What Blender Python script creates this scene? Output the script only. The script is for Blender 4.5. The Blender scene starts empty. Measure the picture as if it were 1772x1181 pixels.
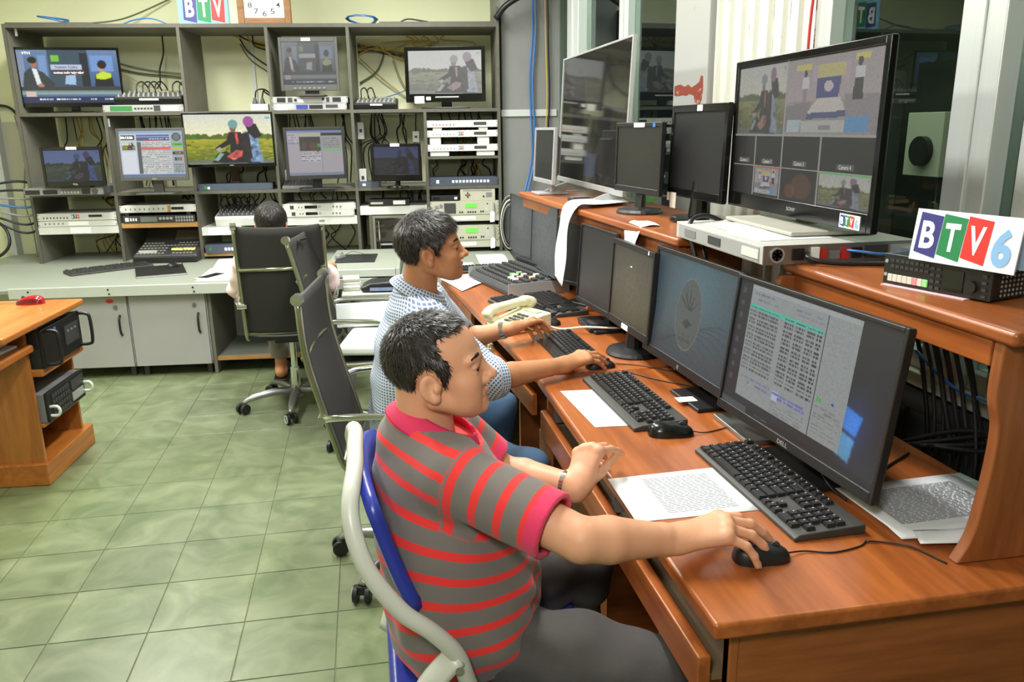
import bpy, bmesh, math, random
import numpy as np
from mathutils import Vector, Matrix, Euler
random.seed(11)
RNG = np.random.default_rng(5)
S = bpy.context.scene
COL = S.collection
PI = math.pi
R = math.radians

# ------------------------------------------------------------------ camera
cd = bpy.data.cameras.new('camera')
cam = bpy.data.objects.new('camera', cd)
COL.objects.link(cam)
cd.sensor_width = 36.0
cd.lens = 1389.19 / 1772 * 36.0
cd.clip_start = 0.05
_r = Vector((0.98388031, -0.17833695, -0.01324626))
_u = Vector((0.05837738, 0.25028478, 0.96641068))
_f = Vector((0.1690314, 0.95160573, -0.25666111))
cam.matrix_world = Matrix(((_r.x, _u.x, -_f.x, 0), (_r.y, _u.y, -_f.y, 0), (_r.z, _u.z, -_f.z, 1.5537), (0, 0, 0, 1)))
S.camera = cam

# ------------------------------------------------------------------ world, light, exposure
W = bpy.data.worlds.new('world')
S.world = W
W.use_nodes = True
W.node_tree.nodes['Background'].inputs[0].default_value = (0.5, 0.55, 0.6, 1)
W.node_tree.nodes['Background'].inputs[1].default_value = 0.03

def area_light(name, loc, target, size, size_y, power, col=(1, 1, 1)):
    ld = bpy.data.lights.new(name, 'AREA')
    ld.shape = 'RECTANGLE'
    ld.size = size
    ld.size_y = size_y
    ld.energy = power
    ld.color = col
    o = bpy.data.objects.new(name, ld)
    COL.objects.link(o)
    o.location = loc
    d = Vector(target) - Vector(loc)
    o.rotation_euler = d.to_track_quat('-Z', 'Y').to_euler()
    return o

# the photographer's flash, just above and left of the lens, and the strip lamps under the ceiling
area_light('camera_flash', (-0.22, -0.05, 1.98), (0.25, 3.0, 0.8), 0.30, 0.24, 19, (1.0, 0.98, 0.94))
LAMPS = [(-1.3, 1.2), (0.2, 0.2), (-1.4, 3.4), (0.1, 2.6), (-1.6, 5.2), (0.2, 5.0)]
for lx, ly in LAMPS:
    area_light('ceiling_lamp_light', (lx, ly, 2.93), (lx, ly, 0), 0.25, 1.2, 4 if ly < 2 else 72 if ly < 4.5 else 80, (1.0, 1.0, 0.95))
area_light('studio_fill_light', (1.95, 3.0, 2.92), (1.95, 3.0, 0), 0.25, 4.0, 60, (0.9, 1.0, 0.92))  # fill light added to brighten the room behind the glass, no fixture
VS = S.view_settings
VS.view_transform = 'Standard'
VS.look = 'None'
VS.exposure = 0.22
VS.gamma = 1.0
VS.use_curve_mapping = False

# ------------------------------------------------------------------ materials
def lin(c):
    c = c / 255.0
    return c / 12.92 if c <= 0.04045 else ((c + 0.055) / 1.055) ** 2.4

def rgb(r, g, b):
    return (lin(r), lin(g), lin(b), 1.0)

MATS = {}

def nd(nt, t, **kw):
    n = nt.nodes.new(t)
    for k, v in kw.items():
        if k.startswith('i_'):
            n.inputs[k[2:].replace('_', ' ')].default_value = v
        else:
            setattr(n, k, v)
    return n

def new_mat(name):
    m = bpy.data.materials.new(name)
    m.use_nodes = True
    nt = m.node_tree
    return m, nt, nt.nodes['Principled BSDF']

def M(name, c=None, rough=0.5, metal=0.0, spec=0.5, var=0.08, vscale=12.0, bump=0.0, bscale=80.0, emit=0.0, coat=0.0, stretch=None):
    """plain surface with a little procedural colour variation and relief"""
    if name in MATS:
        return MATS[name]
    m, nt, b = new_mat(name)
    col = rgb(*c)
    L = nt.links.new
    tc = nd(nt, 'ShaderNodeTexCoord')
    src = tc.outputs['Object']
    if stretch:
        mp = nd(nt, 'ShaderNodeMapping')
        mp.inputs['Scale'].default_value = stretch
        L(src, mp.inputs[0])
        src = mp.outputs[0]
    if var:
        n = nd(nt, 'ShaderNodeTexNoise', i_Scale=vscale, i_Detail=4.0)
        L(src, n.inputs['Vector'])
        mx = nd(nt, 'ShaderNodeMix', data_type='RGBA')
        mx.inputs[6].default_value = tuple(x * (1 - var) for x in col[:3]) + (1,)
        mx.inputs[7].default_value = tuple(min(1, x * (1 + var)) for x in col[:3]) + (1,)
        L(n.outputs[0], mx.inputs[0])
        L(mx.outputs[2], b.inputs['Base Color'])
    else:
        b.inputs['Base Color'].default_value = col
    if bump:
        n2 = nd(nt, 'ShaderNodeTexNoise', i_Scale=bscale, i_Detail=3.0)
        L(src, n2.inputs['Vector'])
        bp = nd(nt, 'ShaderNodeBump', i_Strength=bump, i_Distance=0.004)
        L(n2.outputs[0], bp.inputs['Height'])
        L(bp.outputs[0], b.inputs['Normal'])
    b.inputs['Roughness'].default_value = rough
    b.inputs['Metallic'].default_value = metal
    b.inputs['Specular IOR Level'].default_value = spec
    b.inputs['Coat Weight'].default_value = coat
    if emit:
        b.inputs['Emission Color'].default_value = col
        b.inputs['Emission Strength'].default_value = emit
    MATS[name] = m
    return m

def wood(name, c1, c2, axis, rough=0.32, coat=0.25):
    """varnished wood, grain running along axis (0 x, 1 y, 2 z)"""
    m, nt, b = new_mat(name)
    L = nt.links.new
    tc = nd(nt, 'ShaderNodeTexCoord')
    mp = nd(nt, 'ShaderNodeMapping')
    sc = [9.0, 9.0, 9.0]
    sc[axis] = 0.9
    mp.inputs['Scale'].default_value = sc
    L(tc.outputs['Object'], mp.inputs[0])
    n = nd(nt, 'ShaderNodeTexNoise', i_Scale=1.3, i_Detail=6.0, i_Distortion=1.2)
    L(mp.outputs[0], n.inputs['Vector'])
    n2 = nd(nt, 'ShaderNodeTexNoise', i_Scale=9.0, i_Detail=5.0)
    L(mp.outputs[0], n2.inputs['Vector'])
    mt = nd(nt, 'ShaderNodeMath', operation='MULTIPLY_ADD')
    L(n2.outputs[0], mt.inputs[0])
    mt.inputs[1].default_value = 0.45
    L(n.outputs[0], mt.inputs[2])
    cr = nd(nt, 'ShaderNodeValToRGB')
    cr.color_ramp.elements[0].position = 0.5
    cr.color_ramp.elements[0].color = rgb(*c2)
    cr.color_ramp.elements[1].position = 0.92
    cr.color_ramp.elements[1].color = rgb(*c1)
    L(mt.outputs[0], cr.inputs[0])
    L(cr.outputs[0], b.inputs['Base Color'])
    b.inputs['Roughness'].default_value = rough
    b.inputs['Coat Weight'].default_value = coat
    b.inputs['Coat Roughness'].default_value = 0.2
    bp = nd(nt, 'ShaderNodeBump', i_Strength=0.06, i_Distance=0.002)
    L(n2.outputs[0], bp.inputs['Height'])
    L(bp.outputs[0], b.inputs['Normal'])
    MATS[name] = m
    return m

def screen_mat(name, strength, rough=0.25):
    if name in MATS:
        return MATS[name]
    m, nt, b = new_mat(name)
    at = nd(nt, 'ShaderNodeAttribute', attribute_name='picture')
    nt.links.new(at.outputs['Color'], b.inputs['Emission Color'])
    b.inputs['Emission Strength'].default_value = strength
    b.inputs['Base Color'].default_value = (0.012, 0.012, 0.013, 1)
    b.inputs['Roughness'].default_value = rough
    b.inputs['Specular IOR Level'].default_value = 0.4
    MATS[name] = m
    return m

def glass_mat(name, tint, rough=0.0):
    m, nt, b = new_mat(name)
    out = nt.nodes['Material Output']
    tr = nd(nt, 'ShaderNodeBsdfTransparent')
    tr.inputs[0].default_value = tint
    gl = nd(nt, 'ShaderNodeBsdfGlossy')
    gl.inputs['Color'].default_value = (0.75, 0.85, 0.8, 1)
    gl.inputs['Roughness'].default_value = rough
    fr = nd(nt, 'ShaderNodeFresnel', i_IOR=1.5)
    mx = nd(nt, 'ShaderNodeMixShader')
    ge = nd(nt, 'ShaderNodeNewGeometry')
    inv = nd(nt, 'ShaderNodeMath', operation='SUBTRACT'); inv.inputs[0].default_value = 1.0
    nt.links.new(ge.outputs['Backfacing'], inv.inputs[1])
    mu = nd(nt, 'ShaderNodeMath', operation='MULTIPLY')
    nt.links.new(fr.outputs[0], mu.inputs[0]); nt.links.new(inv.outputs[0], mu.inputs[1])
    nt.links.new(mu.outputs[0], mx.inputs[0])
    nt.links.new(tr.outputs[0], mx.inputs[1])
    nt.links.new(gl.outputs[0], mx.inputs[2])
    nt.links.new(mx.outputs[0], out.inputs[0])
    MATS[name] = m
    return m

K = dict
BLK = M('black_plastic', (26, 26, 27), 0.42, var=0.2, bump=0.05, bscale=400)
BLKG = M('glossy_black', (14, 14, 15), 0.12, var=0)
DGR = M('dark_grey_plastic', (58, 58, 60), 0.45)
GRY = M('grey_plastic', (120, 121, 122), 0.45)
SIL = M('silver_paint', (176, 178, 178), 0.35, metal=0.35)
ALU = M('aluminium', (205, 208, 206), 0.28, metal=0.85, var=0.04, vscale=3, stretch=(30, 30, 1))
CHR = M('chrome', (215, 216, 214), 0.12, metal=1.0, var=0)
STEEL = M('brushed_steel', (150, 151, 148), 0.35, metal=0.8)
WHT = M('white_panel', (206, 208, 202), 0.45, var=0.03)
PAP = M('paper', (233, 236, 238), 0.8, var=0.03, bump=0.1, bscale=25)
LAB = M('white_label', (240, 240, 236), 0.7, var=0.02)
INK = M('ink', (60, 60, 64), 0.8, var=0)
INKL = M('pale_ink', (128, 130, 136), 0.8, var=0)
BEI = M('beige_metal', (178, 177, 158), 0.45, var=0.05)
RACK = M('rack_board', (112, 110, 97), 0.62, var=0.16, vscale=7, bump=0.06)
RACKE = M('rack_edge', (84, 82, 72), 0.6, var=0.2, vscale=20)
BENCH = M('bench_laminate', (138, 144, 131), 0.5, var=0.06, vscale=5)
BENCHE = M('bench_edge', (178, 184, 174), 0.5, var=0.05)
DOORG = M('grey_door', (158, 159, 157), 0.55, var=0.06, vscale=4)
WALLB = M('pale_green_wall', (218, 221, 183), 0.7, var=0.05, vscale=2.5, bump=0.05, bscale=30)
CONC = M('grey_paint', (134, 135, 132), 0.7, var=0.1, vscale=6, bump=0.12, bscale=25)
CEIL = M('ceiling_white', (228, 228, 222), 0.8, var=0.03)
DARKW = M('dark_studio_wall', (92, 100, 90), 0.8, var=0.2, vscale=2)
WALU = M('pale_aluminium', (206, 211, 208), 0.3, metal=0.25, var=0.04, vscale=3, stretch=(30, 30, 1))
LCDG = M('green_lcd', (96, 190, 72), 0.3, var=0.05, emit=0.5)
BLUE = M('blue_cable', (52, 110, 178), 0.4, var=0)
YEL = M('yellow_cable', (196, 164, 58), 0.45, var=0)
REDC = M('red_cable', (190, 44, 36), 0.45, var=0)
BCAB = M('black_cable', (22, 23, 24), 0.42, var=0)
GCAB = M('grey_cable', (142, 142, 132), 0.45, var=0)
WCAB = M('white_cable', (222, 222, 210), 0.45, var=0)
WTOP = wood('desk_wood_y', (174, 98, 46), (132, 68, 28), 1)
WPAN = wood('panel_wood_z', (166, 98, 50), (128, 70, 32), 2, rough=0.4)
WPAX = wood('panel_wood_x', (166, 98, 50), (128, 70, 32), 0, rough=0.4)
WLEFT = wood('left_desk_wood', (186, 116, 50), (154, 86, 32), 1)
WLEFZ = wood('left_desk_wood_z', (182, 116, 54), (150, 88, 38), 2)
PLY = wood('raw_plywood', (196, 150, 92), (170, 122, 66), 0, rough=0.6, coat=0)

# ------------------------------------------------------------------ mesh helpers
class MB:
    """collects shapes; build() links them as ONE mesh object"""
    def __init__(s):
        s.v = []; s.f = []; s.mi = []; s.T = None; s.m = 0

    def add(s, vs, fs, m=None):
        o = len(s.v)
        if s.T is not None:
            vs = [tuple(s.T @ Vector(p)) for p in vs]
        s.v += [tuple(p) for p in vs]
        s.f += [tuple(i + o for i in f) for f in fs]
        s.mi += [s.m if m is None else m] * len(fs)
        return s

    def box(s, x0, x1, y0, y1, z0, z1, m=None):
        return s.add([(x0, y0, z0), (x1, y0, z0), (x1, y1, z0), (x0, y1, z0), (x0, y0, z1), (x1, y0, z1), (x1, y1, z1), (x0, y1, z1)],
                     [(0, 3, 2, 1), (4, 5, 6, 7), (0, 1, 5, 4), (1, 2, 6, 5), (2, 3, 7, 6), (3, 0, 4, 7)], m)

    def hexa(s, p, m=None):
        return s.add(p, [(0, 3, 2, 1), (4, 5, 6, 7), (0, 1, 5, 4), (1, 2, 6, 5), (2, 3, 7, 6), (3, 0, 4, 7)], m)

    def prism(s, pts, axis, a, b, m=None):
        """polygon pts (2-d) pushed along axis from a to b"""
        def mk(p, t):
            q = list(p)
            q.insert(axis, t)
            return q
        n = len(pts)
        vs = [mk(p, a) for p in pts] + [mk(p, b) for p in pts]
        fs = [tuple(range(n))[::-1], tuple(range(n, 2 * n))]
        fs += [(i, (i + 1) % n, n + (i + 1) % n, n + i) for i in range(n)]
        return s.add(vs, fs, m)

    def cyl(s, p0, p1, r0, r1=None, n=14, m=None):
        r1 = r0 if r1 is None else r1
        p0 = Vector(p0); p1 = Vector(p1)
        d = (p1 - p0).normalized()
        a = d.orthogonal().normalized(); b = d.cross(a)
        vs = []
        for p, r in ((p0, r0), (p1, r1)):
            for i in range(n):
                t = 2 * PI * i / n
                vs.append(p + a * (r * math.cos(t)) + b * (r * math.sin(t)))
        fs = [tuple(range(n))[::-1], tuple(range(n, 2 * n))] + [(i, (i + 1) % n, n + (i + 1) % n, n + i) for i in range(n)]
        return s.add(vs, fs, m)

    def tube(s, path, r, n=8, m=None, closed=False, flat=1.0, up=None):
        path = [Vector(p) for p in path]
        k = len(path)
        rr = r if isinstance(r, (list, tuple)) else [r] * k
        vs = []
        prev = None
        for i, p in enumerate(path):
            if closed:
                t = path[(i + 1) % k] - path[i - 1]
            else:
                t = path[min(i + 1, k - 1)] - path[max(i - 1, 0)]
            t.normalize()
            if up is not None:
                a = Vector(up) - t * t.dot(Vector(up))
            elif prev is None:
                a = t.orthogonal()
            else:
                a = prev - t * t.dot(prev)
            if a.length < 1e-6:
                a = t.orthogonal()
            a.normalize(); prev = a
            b = t.cross(a)
            for j in range(n):
                q = 2 * PI * j / n
                vs.append(p + a * (rr[i] * math.cos(q)) + b * (rr[i] * flat * math.sin(q)))
        fs = []
        for i in range(k if closed else k - 1):
            i2 = (i + 1) % k
            for j in range(n):
                j2 = (j + 1) % n
                fs.append((i * n + j, i * n + j2, i2 * n + j2, i2 * n + j))
        if not closed:
            fs.append(tuple(range(n))[::-1])
            fs.append(tuple((k - 1) * n + j for j in range(n)))
        return s.add(vs, fs, m)

    def lathe(s, prof, c=(0, 0, 0), n=24, m=None):
        """profile of (r, z) turned about a vertical axis through c"""
        vs = []
        for r, z in prof:
            for i in range(n):
                t = 2 * PI * i / n
                vs.append((c[0] + r * math.cos(t), c[1] + r * math.sin(t), c[2] + z))
        k = len(prof)
        fs = [(i * n + j, i * n + (j + 1) % n, (i + 1) * n + (j + 1) % n, (i + 1) * n + j) for i in range(k - 1) for j in range(n)]
        fs.append(tuple(range(n))[::-1]); fs.append(tuple((k - 1) * n + j for j in range(n)))
        return s.add(vs, fs, m)

    def grid(s, fn, nu, nv, m=None, closed=False):
        """sheet fn(u, v) for u, v in 0..1"""
        vs = [fn(i / nu, j / nv) for j in range(nv + 1) for i in range(nu + 1)]
        w = nu + 1
        fs = [(j * w + i, j * w + i + 1, (j + 1) * w + i + 1, (j + 1) * w + i) for j in range(nv) for i in range(nu)]
        return s.add(vs, fs, m)

    def frame(s, x0, x1, z0, z1, l, r, t, b, y0, y1, m=None):
        s.box(x0, x0 + l, y0, y1, z0, z1, m); s.box(x1 - r, x1, y0, y1, z0, z1, m)
        s.box(x0 + l, x1 - r, y0, y1, z1 - t, z1, m); s.box(x0 + l, x1 - r, y0, y1, z0, z0 + b, m)
        return s

    def build(s, name, mats, parent=None, smooth=False, bevel=0.0, seg=2, thick=0.0, loc=None, rotz=None, sub=0):
        me = bpy.data.meshes.new(name)
        me.from_pydata(s.v, [], s.f)
        if not isinstance(mats, (list, tuple)):
            mats = [mats]
        for q in mats:
            me.materials.append(q)
        if len(mats) > 1:
            me.polygons.foreach_set('material_index', s.mi)
        if smooth:
            me.polygons.foreach_set('use_smooth', [True] * len(s.f))
        o = bpy.data.objects.new(name, me)
        COL.objects.link(o)
        if parent:
            o.parent = parent
        if loc is not None:
            o.location = loc
        if rotz is not None:
            o.rotation_euler[2] = rotz
        if thick:
            q = o.modifiers.new('thickness', 'SOLIDIFY'); q.thickness = thick; q.offset = 0
        if bevel:
            q = o.modifiers.new('bevel', 'BEVEL'); q.width = bevel; q.segments = seg; q.limit_method = 'ANGLE'; q.angle_limit = R(35)
            if smooth is False and seg > 1:
                me.polygons.foreach_set('use_smooth', [True] * len(s.f))
                q.harden_normals = True
        if sub:
            q = o.modifiers.new('sub', 'SUBSURF'); q.levels = sub; q.render_levels = sub
        return o

def tag(o, label=None, cat=None, group=None, kind=None):
    if label: o['label'] = label
    if cat: o['category'] = cat
    if group: o['group'] = group
    if kind: o['kind'] = kind
    return o

def thing(name, label, cat, loc=(0, 0, 0), rotz=0.0, group=None):
    o = bpy.data.objects.new(name, None)
    o.empty_display_size = 0.05
    COL.objects.link(o)
    o.location = loc
    o.rotation_euler = (0, 0, rotz)
    return tag(o, label, cat, group)

def struct(o):
    o['kind'] = 'structure'
    return o

def spline(pts, n=8):
    """Catmull-Rom through pts"""
    P = [Vector(p) for p in pts]
    P = [P[0] * 2 - P[1]] + P + [P[-1] * 2 - P[-2]]
    out = []
    for i in range(1, len(P) - 2):
        a, b, c, d = P[i - 1], P[i], P[i + 1], P[i + 2]
        for k in range(n):
            t = k / n
            out.append(0.5 * ((2 * b) + (c - a) * t + (2 * a - 5 * b + 4 * c - d) * t * t + (3 * b - a - 3 * c + d) * t ** 3))
    out.append(P[-2])
    return out

def cable(pts, r, mat, label, group=None, name='cable', n=6, parent=None, res=6):
    o = MB().tube(spline(pts, res), r, n).build(name, mat, parent, smooth=True)
    if parent is None:
        tag(o, label, 'cable', group)
    return o

TXT = {}
def text_data(s, bold):
    key = (s, bold)
    if key not in TXT:
        c = bpy.data.curves.new('lettering', 'FONT')
        c.body = s
        c.align_x = 'CENTER'; c.align_y = 'CENTER'
        c.offset = bold
        c.resolution_u = 3
        o = bpy.data.objects.new('lettering', c)
        COL.objects.link(o)
        dg = bpy.context.evaluated_depsgraph_get()
        me = bpy.data.meshes.new_from_object(o.evaluated_get(dg))
        v = np.empty(len(me.vertices) * 3); me.vertices.foreach_get('co', v); v = v.reshape(-1, 3)
        f = [tuple(p.vertices) for p in me.polygons]
        bpy.data.objects.remove(o); bpy.data.curves.remove(c); bpy.data.meshes.remove(me)
        TXT[key] = (v, f)
    return TXT[key]

def letters(s, w, h, mat, parent, x, z, y, name='lettering', bold=0.0, T=None, slant=0.0):
    """flat print on a face whose front is local -y; fitted into w x h, centred at x, z"""
    v, f = text_data(s, bold)
    lo = v.min(0); hi = v.max(0)
    c = (lo + hi) / 2
    sx = w / (hi[0] - lo[0]); sz = h / (hi[1] - lo[1])
    mb = MB(); mb.T = T
    q = [((p[0] - c[0]) * sx + x + slant * (p[1] - c[1]) * sz, y, (p[1] - c[1]) * sz + z) for p in v]
    mb.add(q, f)
    return mb.build(name, mat, parent)

# ================================================================== the room
RA = R(-4.7)                       # the equipment rack and the back wall stand at this angle
RO = Vector((-2.44, 6.54, 0))
RE = Vector((math.cos(RA), math.sin(RA), 0))
RN = Vector((-math.sin(RA), math.cos(RA), 0))

def rl(u, d, v):
    """rack coordinates: u along the rack, d behind its front edge, v height"""
    return RO + RE * u + RN * d + Vector((0, 0, v))

# floor: a slab, and the laid tiles as pieces
def tile_material():
    m, nt, b = new_mat('green_floor_tile')
    L = nt.links.new
    tc = nd(nt, 'ShaderNodeTexCoord')
    gm = nd(nt, 'ShaderNodeNewGeometry')
    n = nd(nt, 'ShaderNodeTexNoise', i_Scale=5.0, i_Detail=8.0, i_Distortion=1.6)
    L(gm.outputs['Position'], n.inputs['Vector'])
    n2 = nd(nt, 'ShaderNodeTexNoise', i_Scale=0.7, i_Detail=2.0)
    L(gm.outputs['Position'], n2.inputs['Vector'])
    oi = nd(nt, 'ShaderNodeObjectInfo')
    cr = nd(nt, 'ShaderNodeValToRGB')
    e = cr.color_ramp.elements
    e[0].position = 0.3; e[0].color = rgb(90, 102, 73)
    e[1].position = 0.7; e[1].color = rgb(122, 130, 101)
    L(n.outputs[0], cr.inputs[0])
    hs = nd(nt, 'ShaderNodeHueSaturation')
    L(cr.outputs[0], hs.inputs['Color'])
    ma = nd(nt, 'ShaderNodeMapRange')
    ma.inputs[3].default_value = 0.92; ma.inputs[4].default_value = 1.08
    L(oi.outputs['Random'], ma.inputs[0])
    L(ma.outputs[0], hs.inputs['Value'])
    mb = nd(nt, 'ShaderNodeMapRange')
    mb.inputs[1].default_value = 0.3; mb.inputs[2].default_value = 0.7
    mb.inputs[3].default_value = 0.85; mb.inputs[4].default_value = 1.25
    L(n2.outputs[0], mb.inputs[0])
    L(mb.outputs[0], hs.inputs['Saturation'])
    L(hs.outputs[0], b.inputs['Base Color'])
    b.inputs['Roughness'].default_value = 0.34
    b.inputs['Specular IOR Level'].default_value = 0.45
    MATS['tile'] = m
    return m
TILE = tile_material()
GROUT = M('grout', (104, 106, 80), 0.9, var=0.3, vscale=9)
floor = struct(MB().box(-3.3, 4.6, -2.0, 8.2, -0.08, -0.003).build('floor', GROUT))
TX, TY, TS = -1.0687, 2.1313, 0.3
tm = None
far = MB()
for i in range(-8, 19):
    for j in range(-14, 19):
        x0, y0 = TX + i * TS, TY + j * TS
        if x0 > 1.45:
            continue
        if -5 <= i <= 5 and -2 <= j <= 13:
            if tm is None:
                tm = MB().box(0, TS - 0.0035, 0, TS - 0.0035, -0.003, 0.0).build('tile', TILE, floor, bevel=0.0012, seg=1)
                tm.location = (x0, y0, 0)
                q = tm
            else:
                q = tm.copy(); COL.objects.link(q); q.parent = floor
                q.location = (x0, y0, 0)
        else:
            far.box(x0, x0 + TS - 0.0035, y0, y0 + TS - 0.0035, -0.003, 0.0)
far.build('tile_field', TILE, floor)['kind'] = 'stuff'

# back wall with the pale painted plaster, the grey column in the corner
struct(MB().box(-1.3, 4.2, 0.6, 0.75, 0, 3.0).build('wall_back', WALLB, loc=RO, rotz=RA))
col = struct(MB().box(1.075, 1.56, 6.34, 6.95, 0, 3.0).build('wall_column', CONC, bevel=0.006))
MB().box(1.065, 1.50, 6.325, 6.345, 1.64, 1.69).build('strip', M('pale_strip', (196, 200, 196), 0.5), col)
struct(MB().box(-3.4, 4.6, -2.1, -2.0, 0, 3.0).build('wall_rear', WALLB))
struct(MB().box(-3.4, -3.3, -2.0, 8.2, 0, 3.0).build('wall_left', WALLB))
struct(MB().box(-3.4, 4.6, -2.1, 8.3, 3.0, 3.1).build('ceiling', CEIL))
lb = struct(MB().box(-0.46, -0.40, 0.50, 0.60, 0, 3.0).build('trim_1', M('trim_grey', (176, 180, 176), 0.5), loc=RO, rotz=RA))

# window wall on the right: dark panel below, aluminium frames, glass, a painted pillar and a ribbed metal sheet
PANEL = M('dark_grey_panel', (74, 77, 74), 0.55, var=0.12, vscale=3)
wr = struct(MB().box(1.5, 1.58, -2.0, 6.9, 0, 0.845).build('wall_right', PANEL))
MB().box(1.47, 1.6, -2.0, 6.6, 0.845, 0.885).build('sill', M('sill_paint', (190, 190, 170), 0.5), wr, bevel=0.004)
MB().box(1.487, 1.5, -2.0, 6.6, 0.77, 0.83).build('rail', M('rail_dark', (52, 53, 50), 0.5), wr)
for y in (1.3, 1.62, 1.94, 2.26):
    MB().box(1.492, 1.5, y, y + 0.012, 0.02, 0.77).build('panel_joint', DGR, wr)
MB().box(1.5, 1.58, -2.0, 6.6, 2.62, 3.0).build('header', WALLB, wr)

def peeling(name, base, rust, thr, sx):
    m, nt, b = new_mat(name)
    L = nt.links.new
    tc = nd(nt, 'ShaderNodeTexCoord')
    mp = nd(nt, 'ShaderNodeMapping'); mp.inputs['Scale'].default_value = sx
    L(tc.outputs['Object'], mp.inputs[0])
    n = nd(nt, 'ShaderNodeTexNoise', i_Scale=3.2, i_Detail=8.0, i_Roughness=0.62)
    L(mp.outputs[0], n.inputs['Vector'])
    cr = nd(nt, 'ShaderNodeValToRGB')
    cr.color_ramp.elements[0].position = thr; cr.color_ramp.elements[0].color = (0, 0, 0, 1)
    cr.color_ramp.elements[1].position = thr + 0.015; cr.color_ramp.elements[1].color = (1, 1, 1, 1)
    L(n.outputs[0], cr.inputs[0])
    mx = nd(nt, 'ShaderNodeMix', data_type='RGBA')
    mx.inputs[6].default_value = rgb(*base); mx.inputs[7].default_value = rgb(*rust)
    L(cr.outputs[0], mx.inputs[0])
    L(mx.outputs[2], b.inputs['Base Color'])
    b.inputs['Roughness'].default_value = 0.55
    bp = nd(nt, 'ShaderNodeBump', i_Strength=0.3, i_Distance=0.003); bp.invert = True
    L(cr.outputs[0], bp.inputs['Height']); L(bp.outputs[0], b.inputs['Normal'])
    return m
PEEL = peeling('pillar_paint', (168, 168, 164), (120, 118, 112), 0.70, (2, 2, 2))
SHEET = peeling('ribbed_sheet_paint', (206, 206, 194), (112, 64, 34), 0.62, (1, 26, 1.1))
pil = struct(MB().box(1.44, 1.6, 3.34, 3.72, 0, 3.0).build('wall_pillar', PEEL, bevel=0.004))
RUST = peeling('rust_red_primer', (140, 58, 34), (190, 188, 178), 0.60, (14, 14, 14))
# red-brown patch of bare primer low on the pillar face: a ragged flake outline
flake = [(3.70, 1.69), (3.66, 1.685), (3.6, 1.688), (3.56, 1.682), (3.52, 1.69), (3.47, 1.68), (3.455, 1.65), (3.42, 1.638), (3.40, 1.645), (3.385, 1.66), (3.375, 1.70), (3.38, 1.755), (3.40, 1.76), (3.415, 1.735), (3.45, 1.725), (3.5, 1.715), (3.54, 1.73), (3.58, 1.722), (3.63, 1.735), (3.70, 1.73)]
MB().prism(flake, 0, 1.4385, 1.4402).build('bare_primer', RUST, pil)
rib = MB()
prof = []
y = 2.58
while y < 3.24:
    prof += [(1.478, y), (1.478, y + 0.075), (1.462, y + 0.082), (1.462, y + 0.10), (1.478, y + 0.107)]
    y += 0.107
prof = [(1.5, 2.58)] + prof + [(1.478, 3.338), (1.5, 3.338)]
rib.prism(prof, 2, 0.885, 3.0)
MB_sheet = struct(rib.build('wall_sheet', SHEET))

GLASS = glass_mat('window_glass', (0.62, 0.68, 0.63, 1))
def window(name, y0, y1, bars, mat=WALU):
    root = bpy.data.objects.new(name, None); COL.objects.link(root)
    root.location = (1.53, y0, 0.885); struct(root)
    w = y1 - y0
    h = 2.62 - 0.885
    MB().box(-0.03, 0.03, 0, w, 0, 0.05).box(-0.03, 0.03, 0, w, h - 0.05, h).build('frame_rail', mat, root, bevel=0.003)
    xs = []
    for b0, b1, pr in bars:
        MB().box(-0.045 - pr, 0.03, b0 - y0, b1 - y0, 0.0, h).build('mullion', mat, root, bevel=0.005)
        if b1 - b0 > 0.1:
            c = (b0 + b1) / 2 - y0
            MB().box(-0.052 - pr, -0.044 - pr, c - 0.012, c + 0.012, 0, h).build('mullion_rib', mat, root, bevel=0.003)
        xs.append((b0 - y0, b1 - y0))
    edges = sorted([(-0.001, 0.0)] + xs + [(w, w + 0.001)])
    for a, b in zip(edges[:-1], edges[1:]):
        if b[0] - a[1] > 0.05:
            MB().box(-0.003, 0.003, a[1], b[0], 0.05, h - 0.05).build('pane', GLASS, root)
    return root
window('window_1', -2.0, 1.74, [(-1.2, -1.1, 0), (0.1, 0.2, 0), (1.60, 1.66, 0)])
window('window_2', 1.74, 2.58, [(1.74, 1.89, 0.01), (2.49, 2.58, 0.005)])
window('window_3', 3.72, 6.45, [(3.72, 3.78, 0), (4.56, 4.72, 0.0), (5.56, 5.86, 0.02), (6.35, 6.45, 0)])
# the dark studio beyond the glass
struct(MB().box(4.5, 4.6, -2, 8.2, 0, 3.0).build('wall_studio', DARKW))
st = M('studio_gear', (84, 88, 80), 0.4, var=0.3, vscale=6)
for k, (x, y, w, d, h) in enumerate([(2.5, 2.35, 0.5, 0.5, 1.75), (2.7, 3.0, 0.5, 0.6, 1.3), (2.6, 1.3, 0.6, 0.6, 1.5), (2.9, 5.2, 0.5, 0.8, 1.9), (2.4, 0.2, 0.5, 0.7, 1.3)]):
    c = thing('equipment_cabinet', ['tall dark equipment cabinet seen through the window behind the large multiview screen', 'lower dark cabinet with a beige panel behind the window glass', 'dark cabinet behind the glass right of the wide aluminium mullion', 'dark cabinet behind the far windows by the big silver television', 'dark low cabinet behind the glass beyond the right frame edge'][k], 'cabinet', (x, y, 0), 0)
    MB().box(0, d, 0, w, 0, h).build('body', st, c, bevel=0.01)
    for q in range(int(h / 0.16)):
        MB().box(-0.012, 0.0, 0.03, w - 0.03, 0.06 + q * 0.16, 0.18 + q * 0.16).build('module', [DGR, GRY, M('studio_panel', (96, 100, 92), 0.5), BLK][q % 4], c, bevel=0.003)
        MB().box(-0.016, -0.011, w * 0.8, w * 0.84, 0.1 + q * 0.16, 0.13 + q * 0.16).build('indicator', SIL, c)
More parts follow.
